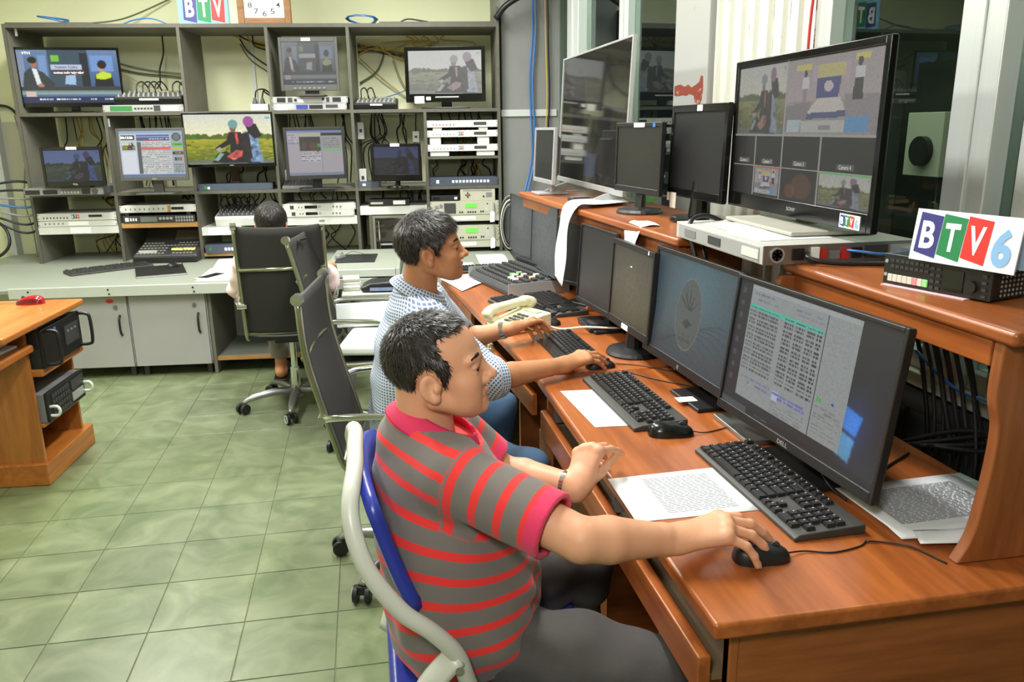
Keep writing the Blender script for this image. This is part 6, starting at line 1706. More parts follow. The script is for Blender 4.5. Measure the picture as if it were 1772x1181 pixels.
for k in range(2):
    rc([(1.665 + 0.05 * k, 0.13, 1.80), (1.68 + 0.05 * k, 0.13, 1.85), (1.74, 0.14, 1.855 - 0.02 * k), (1.79, 0.2, 1.80)], 0.006, BCAB, 'black plug lead on the white socket block', 'leads on the white socket block')
# wires strung along the back wall in the top row
rc([(0.30, 0.57, 2.20), (0.55, 0.57, 2.09), (0.8, 0.57, 2.03), (1.17, 0.57, 1.99)], 0.005, GCAB, 'grey cable sagging across the wall above the left mixer, upper one', 'grey wires on the wall')
rc([(0.45, 0.57, 2.07), (0.7, 0.57, 2.01), (0.95, 0.57, 1.985), (1.17, 0.57, 1.955)], 0.006, M('olive_cable', (92, 96, 66), 0.5, var=0), 'olive cable sagging across the wall above the left mixer, lower one', 'grey wires on the wall')
rc([(0.50, 0.57, 2.05), (0.75, 0.52, 1.92), (0.95, 0.5, 1.87), (1.10, 0.45, 1.875)], 0.003, YEL, 'thin yellow wire running down to the left mixer', None)
rc([(0.93, 0.5, 2.278), (0.925, 0.5, 2.15), (0.90, 0.45, 2.03), (0.905, 0.4, 1.92), (0.91, 0.3, 1.88)], 0.006, BCAB, 'black cable dropping from the rack top to the left mixer', None)
rc([(1.50, 0.55, 2.26), (1.55, 0.56, 2.17), (1.66, 0.57, 2.08), (1.79, 0.57, 2.0)], 0.006, BCAB, 'black cable slanting down the wall by the white conduit', None)
rc([(1.50, 0.55, 2.22), (1.56, 0.57, 2.11), (1.68, 0.57, 2.02), (1.79, 0.57, 1.96)], 0.005, MATS['olive_cable'], 'olive cable slanting down the wall by the white conduit', None)
for k in range(4):
    rc([(1.46 + 0.05 * k, 0.5, 2.275), (1.62, 0.54, 2.235 - 0.012 * k), (1.79, 0.56, 2.21 - 0.018 * k)], 0.006, [YEL, BCAB, YEL, BCAB][k], ['yellow', 'black'][k % 2] + ' cable bundled under the rack top by the second divider', 'bundle by the second divider')
for k in range(8):
    rc([(2.41, 0.55, 2.22 - 0.012 * k), (2.55, 0.56, 2.20 - 0.02 * (k % 3)), (2.72, 0.55, 2.17 - 0.02 * (k % 4)), (2.88, 0.55, 2.18 - 0.015 * k), (3.0, 0.56, 2.22)], 0.006, [YEL, MATS['olive_cable'], BCAB, YEL][k % 4], ['yellow', 'olive', 'black', 'yellow'][k % 4] + ' cable bundled above the small right mixer', 'bundle above the small right mixer')
rc([(2.62, 0.57, 2.18), (2.6, 0.57, 2.10), (2.54, 0.57, 2.0), (2.41, 0.57, 1.92)], 0.007, MATS['olive_cable'], 'olive cable curving down the wall above the small right mixer', None)
for k in range(4):
    rc([(2.41 if k < 2 else 2.68, 0.58, 2.12 - 0.03 * (k % 2)), (2.6 if k < 2 else 2.74, 0.58, 1.95 - 0.03 * (k % 2)), (2.85, 0.58, 1.75)], 0.003, [YEL, GCAB][k % 2], ['thin yellow', 'thin grey'][k % 2] + ' wire running diagonally behind the small right mixer', 'diagonal wires behind the small mixer')
rc([(2.60, 0.45, 1.80), (2.7, 0.5, 1.83), (2.8, 0.5, 1.87), (2.9, 0.5, 1.93)], 0.004, BLUE, 'blue cable rising behind the small right mixer', None)
# blue coils on the rack top
def coil_on(u, v, r, n, lab):
    pts = []
    for i in range(n * 10 + 1):
        a = i / 10 * 2 * PI
        pts.append(rl(u + r * math.cos(a) * (1 + 0.1 * math.sin(i)), 0.2 + 0.08 * math.sin(a), v + 0.012 + 0.06 * abs(math.sin(a * 0.5 + u)) * r * 8 + 0.002 * (i / 10)))
    o = MB().tube(pts, 0.0045, 5).build('cable_coil', BLUE, None, smooth=True)
    return tag(o, lab, 'cable')
coil_on(0.27, 2.318, 0.10, 3, 'blue cable coil on the left end of the rack top')
coil_on(2.48, 2.3065, 0.11, 4, 'blue cable coil on the rack top right of the clock')
rc([(0.78, 0.1, 2.312), (0.88, 0.1, 2.345), (1.0, 0.1, 2.35), (1.1, 0.1, 2.312)], 0.005, BLUE, 'blue cable arching on the rack top left of the sign', None)
rc([(0.36, 0.25, 2.33), (0.6, 0.4, 2.37), (0.75, 0.5, 2.43), (1.0, 0.57, 2.55)], 0.006, M('olive_cable2', (92, 96, 66), 0.5), 'olive cable climbing the wall from the rack top', None)
rc([(2.75, 0.1, 2.312), (2.82, 0.1, 2.345), (2.92, 0.1, 2.335), (2.98, 0.1, 2.325)], 0.006, BCAB, 'short black cable bow on the rack top', None)
rc([(3.47, -0.04, 2.33), (3.55, -0.08, 2.42), (3.72, -0.1, 2.52), (3.95, -0.1, 2.72)], 0.022, BCAB, 'thick black cable bundle rising from the rack corner', None)
# cables on the wall left of the rack
for k, (u, m, lab) in enumerate([(-0.20, GCAB, 'grey cable running down the wall left of the rack'), (-0.06, GCAB, 'grey cable close to the rack side on the left wall'), (-0.15, REDC, 'red wire running down to the bench at the left end')]):
    rc([(u - 0.08, 0.57, 1.7), (u - 0.05, 0.56, 1.4), (u - 0.1, 0.55, 1.05), (u - 0.05, 0.5, 0.8), (u + 0.02, 0.35, 0.617)], 0.005 if k < 2 else 0.0035, m, lab, None)
rc([(-0.40, 0.55, 1.78), (-0.30, 0.55, 1.76), (-0.24, 0.55, 1.68), (-0.235, 0.55, 1.55)], 0.011, BCAB, 'thick black plug lead on the left wall', None)
sw = thing('wall_connector', 'small grey connector block hanging on the wall left of the rack', 'connector', rl(-0.25, 0.55, 1.42), RA)
MB().box(0, 0.035, 0, 0.03, 0, 0.13).build('block', DGR, sw, bevel=0.004)
MB().box(0.005, 0.03, -0.004, 0.0, 0.03, 0.1).build('pins', GRY, sw)
tag(MB().box(-0.42, -0.02, 0.585, 0.6, 0, 0.45).build('wall_plate', BEI, loc=rl(0, 0, 1.20), rotz=RA, bevel=0.003), 'pale plate on the wall left of the rack', 'plate')
for k in range(7):
    c = [BCAB, BCAB, GCAB, BLUE, GCAB, BCAB, BCAB][k]
    z = 1.16 - 0.045 * k
    rc([(-0.02, 0.3, z), (-0.15, 0.2, z + 0.05 - 0.02 * k), (-0.35, 0.15, z + 0.02), (-0.62, 0.2, z - 0.1 + 0.03 * k)], 0.009, c, ['black', 'black', 'grey', 'blue', 'grey', 'black', 'black'][k] + ' cable leaving the rack side towards the left edge', 'bundle leaving the rack on the left')
rc([(-0.45, 0.1, 0.98), (-0.25, 0.05, 0.9), (-0.2, 0.0, 0.76), (-0.32, 0.0, 0.66), (-0.55, 0.0, 0.64)], 0.012, BCAB, 'thick black cable loop at the left end above the bench', None)
# coil of cables hanging beside the rack at the right
for k in range(6):
    r_ = 0.15 + 0.014 * k
    pts = [rl(3.56 + 0.06 * math.cos(a) * (1 + 0.08 * k), -0.08 + 0.02 * k, 0.82 + r_ * math.sin(a)) for a in np.linspace(0, 2 * PI, 24)]
    o = MB().tube(pts, 0.006, 5).build('cable_coil', [BCAB, GCAB, BCAB, WCAB, BCAB, GCAB][k], None, smooth=True)
    tag(o, ['black', 'grey', 'black', 'white', 'black', 'grey'][k] + ' cable ring hanging between the rack and the grey monitors', 'cable', 'cable rings hanging at the rack end')
# column cables and window side
for k, (x, y, m, lab) in enumerate([(1.30, 6.31, BLUE, 'blue cable running down the grey column'), (1.325, 6.31, BLUE, 'blue cable beside the first one on the grey column'), (1.42, 6.31, BCAB, 'black cable running down the grey column'), (1.40, 6.30, YEL, 'yellow wire running down the grey column')]):
    cable([(x, y, 2.9), (x + 0.01, y, 2.3), (x - 0.015, y, 1.9), (x, y, 1.5), (x - 0.005, y, 1.30), (x - 0.1, y - 0.05, 0.95)] if k < 2 else [(x, y, 2.9), (x + 0.01, y, 2.2), (x + 0.02, y, 1.8), (x + 0.01, y, 1.55), (x, y, 1.25)], 0.007 if m is not YEL else 0.004, m, lab)
cable([(1.455, 2.56, 2.6), (1.46, 2.56, 2.1), (1.455, 2.57, 1.8), (1.46, 2.56, 1.3), (1.44, 2.50, 0.9)], 0.005, REDC, 'red cable running down beside the ribbed white sheet')
cable([(0.985, 2.22, 1.05), (0.955, 2.25, 1.19), (0.96, 2.30, 1.27), (1.03, 2.34, 1.285), (1.12, 2.37, 1.25), (1.18, 2.42, 1.228)], 0.007, BCAB, 'black cable arching over the hutch edge behind the emblem monitor')
cable([(1.0, 2.20, 1.05), (0.99, 2.24, 1.16), (1.0, 2.30, 1.215)], 0.005, BCAB, 'short black cable rising behind the emblem monitor')
# tangle behind the near monitor
for k in range(9):
    x = 1.30 + 0.022 * (k % 5); y = 1.53 + 0.055 * (k % 4) + 0.01 * k
    cable([(x + 0.02, y + 0.08, 1.21), (x + 0.03, y + 0.03, 1.05), (x + 0.05, y, 0.92), (x + 0.045 + 0.01 * (k % 3), y - 0.03, 0.72), (x + 0.03, y + 0.06, 0.45)], 0.005 + 0.001 * (k % 3), BCAB, 'black cable hanging behind the near desk under the hutch', 'cables hanging behind the near desk')
for k in range(4):
    cable([(1.35 + 0.02 * k, 1.30 + 0.02 * k, 1.10 - 0.03 * k), (1.38, 1.38, 0.96 - 0.02 * k), (1.36, 1.46 + 0.04 * k, 0.84), (1.315, 1.62 + 0.05 * k, 0.79 - 0.02 * k)], 0.006, BCAB, 'black cable slanting across the grey wall panel behind the near desk', 'slanting cables behind the near desk')
cable([(1.36, 1.76, 0.99), (1.38, 1.64, 0.93), (1.38, 1.50, 0.935), (1.37, 1.38, 0.97), (1.36, 1.25, 1.05)], 0.0045, BLUE, 'light blue network cable sagging in the gap under the near hutch')
cable([(1.02, 1.46, 0.98), (1.06, 1.44, 0.86), (1.08, 1.46, 0.80), (1.12, 1.52, 0.784), (1.25, 1.60, 0.784)], 0.003, BCAB, 'thin black lead behind the right edge of the nearest monitor')
cable([(0.97, 1.55, 0.88), (0.95, 1.50, 0.83), (0.945, 1.44, 0.80), (0.96, 1.40, 0.786)], 0.003, BCAB, 'black lead hanging below the nearest monitor')

# ================================================================== people: smooth bodies grown from blended volumes
class Vol:
    """a blend of round cones and ellipsoids, turned into one continuous surface"""
    def __init__(s):
        s.p = []

    def cone(s, a, b, r1, r2, k=0.02, neg=False):
        a = np.array(a, float); b = np.array(b, float)
        c = (a + b) / 2
        R_ = np.linalg.norm(b - a) / 2 + max(r1, r2)
        def f(P):
            ba = b - a
            L2 = max(ba @ ba, 1e-9)
            h = np.clip(((P - a) @ ba) / L2, 0, 1)
            return np.sqrt(((P - a - h[..., None] * ba) ** 2).sum(-1)) - (r1 + (r2 - r1) * h)
        s.p.append((f, c, R_, k, neg))
        return s

    def ball(s, c, r, k=0.02, neg=False):
        return s.cone(c, np.array(c, float) + 1e-4, r, r, k, neg)

    def ell(s, c, r, rot=None, k=0.02, neg=False):
        c = np.array(c, float); r = np.array(r, float)
        rot = np.eye(3) if rot is None else np.array(rot)
        def f(P):
            q = (P - c) @ rot
            k0 = np.sqrt(((q / r) ** 2).sum(-1)); k1 = np.sqrt(((q / r ** 2) ** 2).sum(-1)) + 1e-9
            return k0 * (k0 - 1) / k1
        s.p.append((f, c, r.max(), k, neg))
        return s

    def chain(s, pts, rad, k=0.02):
        for i in range(len(pts) - 1):
            s.cone(pts[i], pts[i + 1], rad[i], rad[i + 1], k)
        return s

    def eval(s, P, cen, hd, post=None):
        d = np.full(P.shape[:2], 0.4)
        for f, c, R_, k, neg in s.p:
            m = ((cen - c) ** 2).sum(-1) < (R_ + hd + k + 0.03) ** 2
            if not m.any():
                continue
            di = f(P[m])
            do = d[m]
            if neg:
                di = -di
                h = np.maximum(k - np.abs(do - di), 0) / k
                d[m] = np.maximum(do, di) + h * h * k * 0.25
            else:
                h = np.maximum(k - np.abs(do - di), 0) / k
                d[m] = np.minimum(do, di) - h * h * k * 0.25
        if post is not None:
            d = post(P, d)
        return d

    def mesh(s, h, post=None, lo=None, hi=None):
        if lo is None:
            lo = np.min([c - R_ for f, c, R_, k, n in s.p if not n], 0) - 4 * h
            hi = np.max([c + R_ for f, c, R_, k, n in s.p if not n], 0) + 4 * h
        nb = 8
        bs = nb * h
        n = np.ceil((hi - lo) / bs).astype(int)
        idx = np.stack(np.meshgrid(*[np.arange(q) for q in n], indexing='ij'), -1).reshape(-1, 3)
        cen = lo + (idx + 0.5) * bs
        dc = s.eval(cen[:, None, :], cen, bs, post)[:, 0]
        act = np.abs(dc) < bs * 1.45
        idx = idx[act]; cen = cen[act]
        o = np.stack(np.meshgrid(*[np.arange(nb + 1)] * 3, indexing='ij'), -1).reshape(-1, 3)
        G = idx[:, None, :] * nb + o[None]
        val = s.eval(lo + G * h, cen, bs * 0.87, post).reshape(-1, nb + 1, nb + 1, nb + 1)
        corners = [(i, j, k) for i in (0, 1) for j in (0, 1) for k in (0, 1)]
        cv = np.stack([val[:, i:i + nb, j:j + nb, k:k + nb] for i, j, k in corners], -1)
        ins = cv < 0
        cnt = ins.sum(-1)
        b, i, j, k = np.nonzero((cnt > 0) & (cnt < 8))
        cv = cv[b, i, j, k]
        cell = idx[b] * nb + np.stack([i, j, k], 1)
        C = np.array(corners, float)
        acc = np.zeros((len(cell), 3)); num = np.zeros(len(cell))
        for a in range(8):
            for e in range(a + 1, 8):
                if np.abs(C[a] - C[e]).sum() != 1: continue
                m = (cv[:, a] < 0) != (cv[:, e] < 0)
                t = cv[m, a] / (cv[m, a] - cv[m, e])
                acc[m] += C[a] + t[:, None] * (C[e] - C[a]); num[m] += 1
        V = lo + (cell + acc / num[:, None]) * h
        N = n * nb + 2
        key = (cell[:, 0] * N[1] + cell[:, 1]) * N[2] + cell[:, 2]
        od = np.argsort(key); ks = key[od]
        def look(c):
            q = (c[:, 0] * N[1] + c[:, 1]) * N[2] + c[:, 2]
            p = np.clip(np.searchsorted(ks, q), 0, len(ks) - 1)
            return np.where(ks[p] == q, od[p], -1)
        F = []
        for ax in range(3):
            e = 4 >> ax
            m = (cv[:, 0] < 0) != (cv[:, e] < 0)
            c0 = cell[m]
            u = np.zeros(3, int); u[(ax + 1) % 3] = 1
            w = np.zeros(3, int); w[(ax + 2) % 3] = 1
            q = np.stack([look(c0), look(c0 - u), look(c0 - u - w), look(c0 - w)], 1)
            fl = cv[m, 0] < 0
            q = np.where(fl[:, None], q, q[:, ::-1])
            F.append(q[(q >= 0).all(1)])
        return V, np.concatenate(F)

def vol_object(name, V, F, mat, parent, attrs=None, smooth=True):
    me = bpy.data.meshes.new(name)
    me.vertices.add(len(V)); me.vertices.foreach_set('co', V.astype(np.float32).ravel())
    me.loops.add(F.size); me.loops.foreach_set('vertex_index', F.ravel().astype(np.int32))
    me.polygons.add(len(F)); me.polygons.foreach_set('loop_start', np.arange(0, F.size, 4, dtype=np.int32)); me.polygons.foreach_set('loop_total', np.full(len(F), 4, np.int32))
    me.polygons.foreach_set('use_smooth', np.ones(len(F), bool))
    me.update(calc_edges=True)
    me.validate()
    for k, a in (attrs or {}).items():
        t = me.attributes.new(k, 'FLOAT', 'POINT'); t.data.foreach_set('value', a.astype(np.float32))
    me.materials.append(mat)
    o = bpy.data.objects.new(name, me)
    COL.objects.link(o)
    o.parent = parent
    o.matrix_parent_inverse = Matrix.Translation(parent.location).inverted()
    return o

def seg_param(P, a, b):
    a = np.array(a, float); b = np.array(b, float)
    h = np.clip(((P - a) @ (b - a)) / ((b - a) @ (b - a)), 0, 1)
    return h, np.sqrt(((P - a - h[:, None] * (b - a)) ** 2).sum(-1))

def rotm(yaw, pitch=0, roll=0):
    """head axes: x forward, y left, z up"""
    m = Matrix.Rotation(R(yaw), 3, 'Z') @ Matrix.Rotation(R(pitch), 3, 'Y') @ Matrix.Rotation(R(roll), 3, 'X')
    return np.array(m)

def add_head(v, c, rm, s, jaw=1.0, nose=1.0):
    c = np.array(c, float)
    L = lambda x, y, z: c + rm @ (np.array([x, y, z]) * s)
    E = lambda p, r, k, neg=False: v.ell(L(*p), np.array(r) * s, rm, k * s, neg)
    E((-0.008, 0, 0.030), (0.092, 0.074, 0.080), 0.02)
    E((0.030, 0, -0.012), (0.060, 0.060, 0.078), 0.025)
    E((0.047, 0, -0.060), (0.036, 0.045, 0.044), 0.02)
    for y in (-1, 1):
        v.cone(L(-0.006, y * 0.053, -0.050), L(0.058, y * 0.020 * jaw, -0.090), 0.021 * s, 0.019 * s, 0.014 * s)
        v.ball(L(0.056, y * 0.040, -0.030), 0.027 * s, 0.02 * s)
        v.ball(L(0.052, y * 0.036, -0.066), 0.022 * s, 0.03 * s)
        v.ell(L(0.090, y * 0.033, -0.002), np.array((0.014, 0.017, 0.010)) * s, rm, 0.012 * s, True)
        v.ball(L(0.0725, y * 0.033, -0.003), 0.0135 * s, 0.004 * s)
        v.cone(L(0.083, y * 0.012, 0.014), L(0.070, y * 0.05, 0.017), 0.0075 * s, 0.007 * s, 0.012 * s)
        # lids
        v.cone(L(0.0855, y * 0.020, 0.0035), L(0.0785, y * 0.047, 0.0015), 0.0042 * s, 0.0038 * s, 0.004 * s)
        v.cone(L(0.0835, y * 0.021, -0.010), L(0.078, y * 0.045, -0.010), 0.0025 * s, 0.0025 * s, 0.005 * s)
        # ear
        er = rm @ rotm(-y * 18, -8)
        v.ell(L(-0.010, y * 0.080, -0.016), np.array((0.0205, 0.0075, 0.0285)) * s, er, 0.006 * s)
        v.ell(L(-0.006, y * 0.088, -0.012), np.array((0.0105, 0.0075, 0.0165)) * s, er, 0.005 * s, True)
        v.ell(L(0.002, y * 0.084, -0.020), np.array((0.005, 0.004, 0.007)) * s, er, 0.004 * s)
        v.ball(L(-0.003, y * 0.078, -0.040), 0.0095 * s, 0.008 * s)
        v.ball(L(0.004, y * 0.075, -0.018), 0.007 * s, 0.008 * s)
        # nostril wing
        v.ball(L(0.095, y * 0.0125, -0.037), 0.0085 * s, 0.012 * s)
    v.cone(L(0.083, 0, 0.012), L(0.107, 0, -0.028), 0.0065 * s, 0.0085 * s * nose, 0.010 * s)
    v.ball(L(0.109, 0, -0.031), 0.0090 * s * nose, 0.008 * s)
    v.cone(L(0.083, -0.018, -0.063), L(0.083, 0.018, -0.063), 0.0075 * s, 0.0075 * s, 0.008 * s)
    v.ball(L(0.091, 0, -0.061), 0.0070 * s, 0.008 * s)
    v.cone(L(0.084, -0.015, -0.0745), L(0.084, 0.015, -0.0745), 0.0078 * s, 0.0078 * s, 0.006 * s)
    v.cone(L(0.0945, -0.024, -0.0685), L(0.0945, 0.024, -0.0685), 0.0024 * s, 0.0024 * s, 0.003 * s, True)
    for y in (-1, 1):
        v.cone(L(0.080, y * 0.024, -0.0685), L(0.083, y * 0.020, -0.0685), 0.003 * s, 0.003 * s, 0.004 * s, True)
    v.ball(L(0.074, 0, -0.092), 0.019 * s, 0.014 * s)
    return L

def add_hand(v, wrist, fwd, thumb, left, curls, splay=(8, 2, -4, -10), tc=(0.0, 0.0), s=1.0, rw=0.027):
    """wrist joint, finger direction, direction of the thumb side; curls = bend per finger of the three joints"""
    w = np.array(wrist, float)
    f = np.array(fwd, float); f /= np.linalg.norm(f)
    t = np.array(thumb, float); t -= f * (t @ f); t /= np.linalg.norm(t)
    n = np.cross(f, t)
    if n[2] < 0 and not left: n = -n
    if left: n = -n if n[2] < 0 else n
    P = lambda a, b, c: w + (f * a + t * b + n * c) * s
    base = [(0.088, 0.029, 0.002), (0.093, 0.009, 0.004), (0.088, -0.011, 0.002), (0.079, -0.029, -0.003)]
    lens = [(0.043, 0.026, 0.021), (0.047, 0.030, 0.022), (0.043, 0.028, 0.021), (0.034, 0.021, 0.019)]
    rad = [(0.0098, 0.0085, 0.0078, 0.0066), (0.0100, 0.0088, 0.0079, 0.0067), (0.0096, 0.0083, 0.0075, 0.0064), (0.0086, 0.0074, 0.0066, 0.0058)]
    st = [(0.004, 0.017, 0.0), (0.004, 0.006, 0.002), (0.004, -0.006, 0.001), (0.004, -0.017, -0.002)]
    for i in range(4):
        v.cone(P(*st[i]), P(*base[i]), 0.0135 * s if i in (1, 2) else 0.0125 * s, 0.0120 * s, 0.016 * s)
        v.ball(P(base[i][0], base[i][1], base[i][2] + 0.002), 0.0115 * s, 0.006 * s)
    tips = []
    for i in range(4):
        a = P(*base[i])
        sp = R(splay[i])
        d = f * math.cos(sp) + t * math.sin(sp)
        ang = 0
        for j in range(3):
            ang += R(curls[i][j])
            dd = d * math.cos(ang) - n * math.sin(ang)
            b = a + dd * lens[i][j] * s
            v.cone(a, b, rad[i][j] * s, rad[i][j + 1] * s, 0.004 * s)
            a = b
        tips.append((a, dd, n * math.cos(ang) + d * math.sin(ang)))
    # thumb from the side of the palm
    v.cone(P(0.015, 0.016, -0.006), P(0.048, 0.036 + tc[0], -0.012 + tc[1]), 0.016 * s, 0.0125 * s, 0.014 * s)
    v.cone(P(0.048, 0.036 + tc[0], -0.012 + tc[1]), P(0.076, 0.047 + tc[0] * 1.6, -0.018 + tc[1] * 1.5), 0.0115 * s, 0.0098 * s, 0.006 * s)
    v.cone(P(0.076, 0.047 + tc[0] * 1.6, -0.018 + tc[1] * 1.5), P(0.100, 0.049 + tc[0] * 1.6, -0.026 + tc[1] * 2), 0.0096 * s, 0.0075 * s, 0.004 * s)
    v.cone(P(-0.015, 0, 0), P(0.02, 0, 0), rw * 0.82, rw * 0.75, 0.02 * s)
    return tips

def skin_mat(name, c, c2):
    m, nt, b = new_mat(name)
    L = nt.links.new
    tc = nd(nt, 'ShaderNodeTexCoord')
    n = nd(nt, 'ShaderNodeTexNoise', i_Scale=14.0, i_Detail=5.0)
    L(tc.outputs['Object'], n.inputs['Vector'])
    mx = nd(nt, 'ShaderNodeMix', data_type='RGBA')
    mx.inputs[6].default_value = rgb(*c); mx.inputs[7].default_value = rgb(*c2)
    L(n.outputs[0], mx.inputs[0])
    at = nd(nt, 'ShaderNodeAttribute', attribute_name='lip')
    m2 = nd(nt, 'ShaderNodeMix', data_type='RGBA')
    m2.inputs[7].default_value = rgb(168, 88, 76)
    L(at.outputs['Fac'], m2.inputs[0]); L(mx.outputs[2], m2.inputs[6])
    # small dark freckles
    vo = nd(nt, 'ShaderNodeTexVoronoi', i_Scale=55.0)
    L(tc.outputs['Object'], vo.inputs['Vector'])
    cr = nd(nt, 'ShaderNodeValToRGB')
    cr.color_ramp.elements[0].position = 0.05; cr.color_ramp.elements[0].color = (0.55, 0.55, 0.55, 1)
    cr.color_ramp.elements[1].position = 0.11; cr.color_ramp.elements[1].color = (1, 1, 1, 1)
    L(vo.outputs['Distance'], cr.inputs[0])
    m3 = nd(nt, 'ShaderNodeMix', data_type='RGBA', blend_type='MULTIPLY')
    m3.inputs[0].default_value = 0.35
    L(m2.outputs[2], m3.inputs[6]); L(cr.outputs[0], m3.inputs[7])
    L(m3.outputs[2], b.inputs['Base Color'])
    b.inputs['Roughness'].default_value = 0.48
    b.inputs['Specular IOR Level'].default_value = 0.4
    b.inputs['Subsurface Weight'].default_value = 0.12
    b.inputs['Subsurface Radius'].default_value = (0.008, 0.003, 0.002)
    b.inputs['Subsurface Scale'].default_value = 0.6
    bp = nd(nt, 'ShaderNodeBump', i_Strength=0.08, i_Distance=0.002)
    n2 = nd(nt, 'ShaderNodeTexNoise', i_Scale=220.0, i_Detail=2.0)
    L(tc.outputs['Object'], n2.inputs['Vector']); L(n2.outputs[0], bp.inputs['Height']); L(bp.outputs[0], b.inputs['Normal'])
    return m
SKIN1 = skin_mat('skin_one', (220, 166, 132), (204, 144, 110))
SKIN2 = skin_mat('skin_two', (200, 142, 102), (178, 118, 80))
HAIR = M('black_hair', (26, 22, 20), 0.6, var=0.3, vscale=60, spec=0.3)
HAIRG = M('hair_strand_brown', (46, 40, 35), 0.42, var=0.3, vscale=40, spec=0.5)
EYEW = M('eye_white', (222, 216, 208), 0.2, var=0)
EYEB = M('eye_brown', (30, 20, 14), 0.1, var=0)
NAIL = M('finger_nail', (226, 184, 160), 0.3, var=0)

def poly_dist(x, z, poly):
    """signed distance to a 2-d outline, negative inside"""
    d = np.full(x.shape, 1e9)
    ins = np.zeros(x.shape, bool)
    n = len(poly)
    for i in range(n):
        ax, az = poly[i]; bx, bz = poly[(i + 1) % n]
        ex, ez = bx - ax, bz - az
        h = np.clip(((x - ax) * ex + (z - az) * ez) / (ex * ex + ez * ez), 0, 1)
        d = np.minimum(d, np.hypot(x - ax - h * ex, z - az - h * ez))
        if az != bz:
            c = (z >= min(az, bz)) & (z < max(az, bz))
            ins ^= c & (x < ax + (z - az) * ex / ez)
    return np.where(ins, -d, d)

def add_hair(root, c, rm, s, outline, thick, nst, length, whorl=(-0.055, 0.0, 0.092), lift=0.35, h=0.0035, seed=1, temples=None):
    c = np.array(c, float)
    v = Vol()
    L = lambda x, y, z: c + rm @ (np.array([x, y, z]) * s)
    g = thick
    v.ell(L(-0.008, 0, 0.030), np.array((0.092 + g, 0.074 + g, 0.080 + g)) * s, rm, 0.02)
    v.ell(L(0.024, 0, 0.0), np.array((0.060 + g * 0.5, 0.060 + g, 0.074 + g)) * s, rm, 0.025)
    def post(P, d):
        q = ((P - c) @ rm) / s
        o = poly_dist(q[..., 0] + 0.25 * np.maximum(np.abs(q[..., 1]) - 0.03, 0) * (temples or 0), q[..., 2], outline) * s
        jag = 0.0015 + 0.0014 * np.sin(q[..., 0] * 420 + q[..., 1] * 300) + 0.0012 * np.sin(q[..., 2] * 510 + q[..., 1] * 260)
        d = d + 0.0012 * np.sin(q[..., 0] * 300 + 5 * np.sin(q[..., 1] * 90)) * np.sin(q[..., 1] * 240)
        o = o + jag
        k = 0.012
        hh = np.maximum(k - np.abs(d - o), 0) / k
        return np.maximum(d, o) + hh * hh * k * 0.25
    V, F = v.mesh(h, post)
    o = vol_object('hair', V, F, HAIR, root)
    # strands
    r = np.random.default_rng(seed)
    fi = r.integers(0, len(F), nst)
    p = V[F[fi]].mean(1)
    e1 = V[F[fi, 2]] - V[F[fi, 0]]; e2 = V[F[fi, 3]] - V[F[fi, 1]]
    nn = np.cross(e1, e2); nn /= np.linalg.norm(nn, axis=1, keepdims=True) + 1e-12
    q = ((p - c) @ rm) / s
    out = np.sum(nn * (p - c), 1) > 0
    nn[~out] *= -1
    keep = (np.sum(((p - L(-0.01, 0, 0.01)) * nn), 1) > 0.03) & (poly_dist(q[:, 0], q[:, 2], outline) < -0.003)
    p, nn, q = p[keep], nn[keep], q[keep]
    W_ = np.array(whorl)
    fl = q - W_
    ang = np.cross(fl, np.array([0, 0, 1.0]))
    fl = fl / (np.linalg.norm(fl, axis=1, keepdims=True) + 1e-9) + 0.35 * ang / (np.linalg.norm(ang, axis=1, keepdims=True) + 1e-9) * np.exp(-np.linalg.norm(q - W_, axis=1, keepdims=True) / 0.03)
    fl[:, 2] -= 0.25
    fl = fl @ rm.T
    fl += r.normal(0, 0.22, fl.shape)
    fl -= nn * np.sum(fl * nn, 1, keepdims=True)
    fl /= np.linalg.norm(fl, axis=1, keepdims=True) + 1e-9
    ln = length * r.uniform(0.6, 1.25, (len(p), 1))
    sd = np.cross(nn, fl) * 0.0006
    a = p - nn * 0.001; b = p + fl * ln * 0.55 + nn * ln * lift * 0.6; t = p + fl * ln + nn * ln * lift * 0.75
    VV = np.stack([a - sd, a + sd, b + sd * 0.9, b - sd * 0.9, t], 1).reshape(-1, 3)
    i0 = np.arange(len(p))[:, None] * 5
    m = MB(); m.v = [tuple(x) for x in VV]
    fs = []
    for k in range(len(p)):
        z = k * 5
        fs.append((z, z + 1, z + 2, z + 3)); fs.append((z + 3, z + 2, z + 4))
    m.f = fs; m.mi = [0] * len(fs)
    st = m.build('hair_strands', HAIRG, o, smooth=True)
    st['kind'] = 'stuff'
    return o

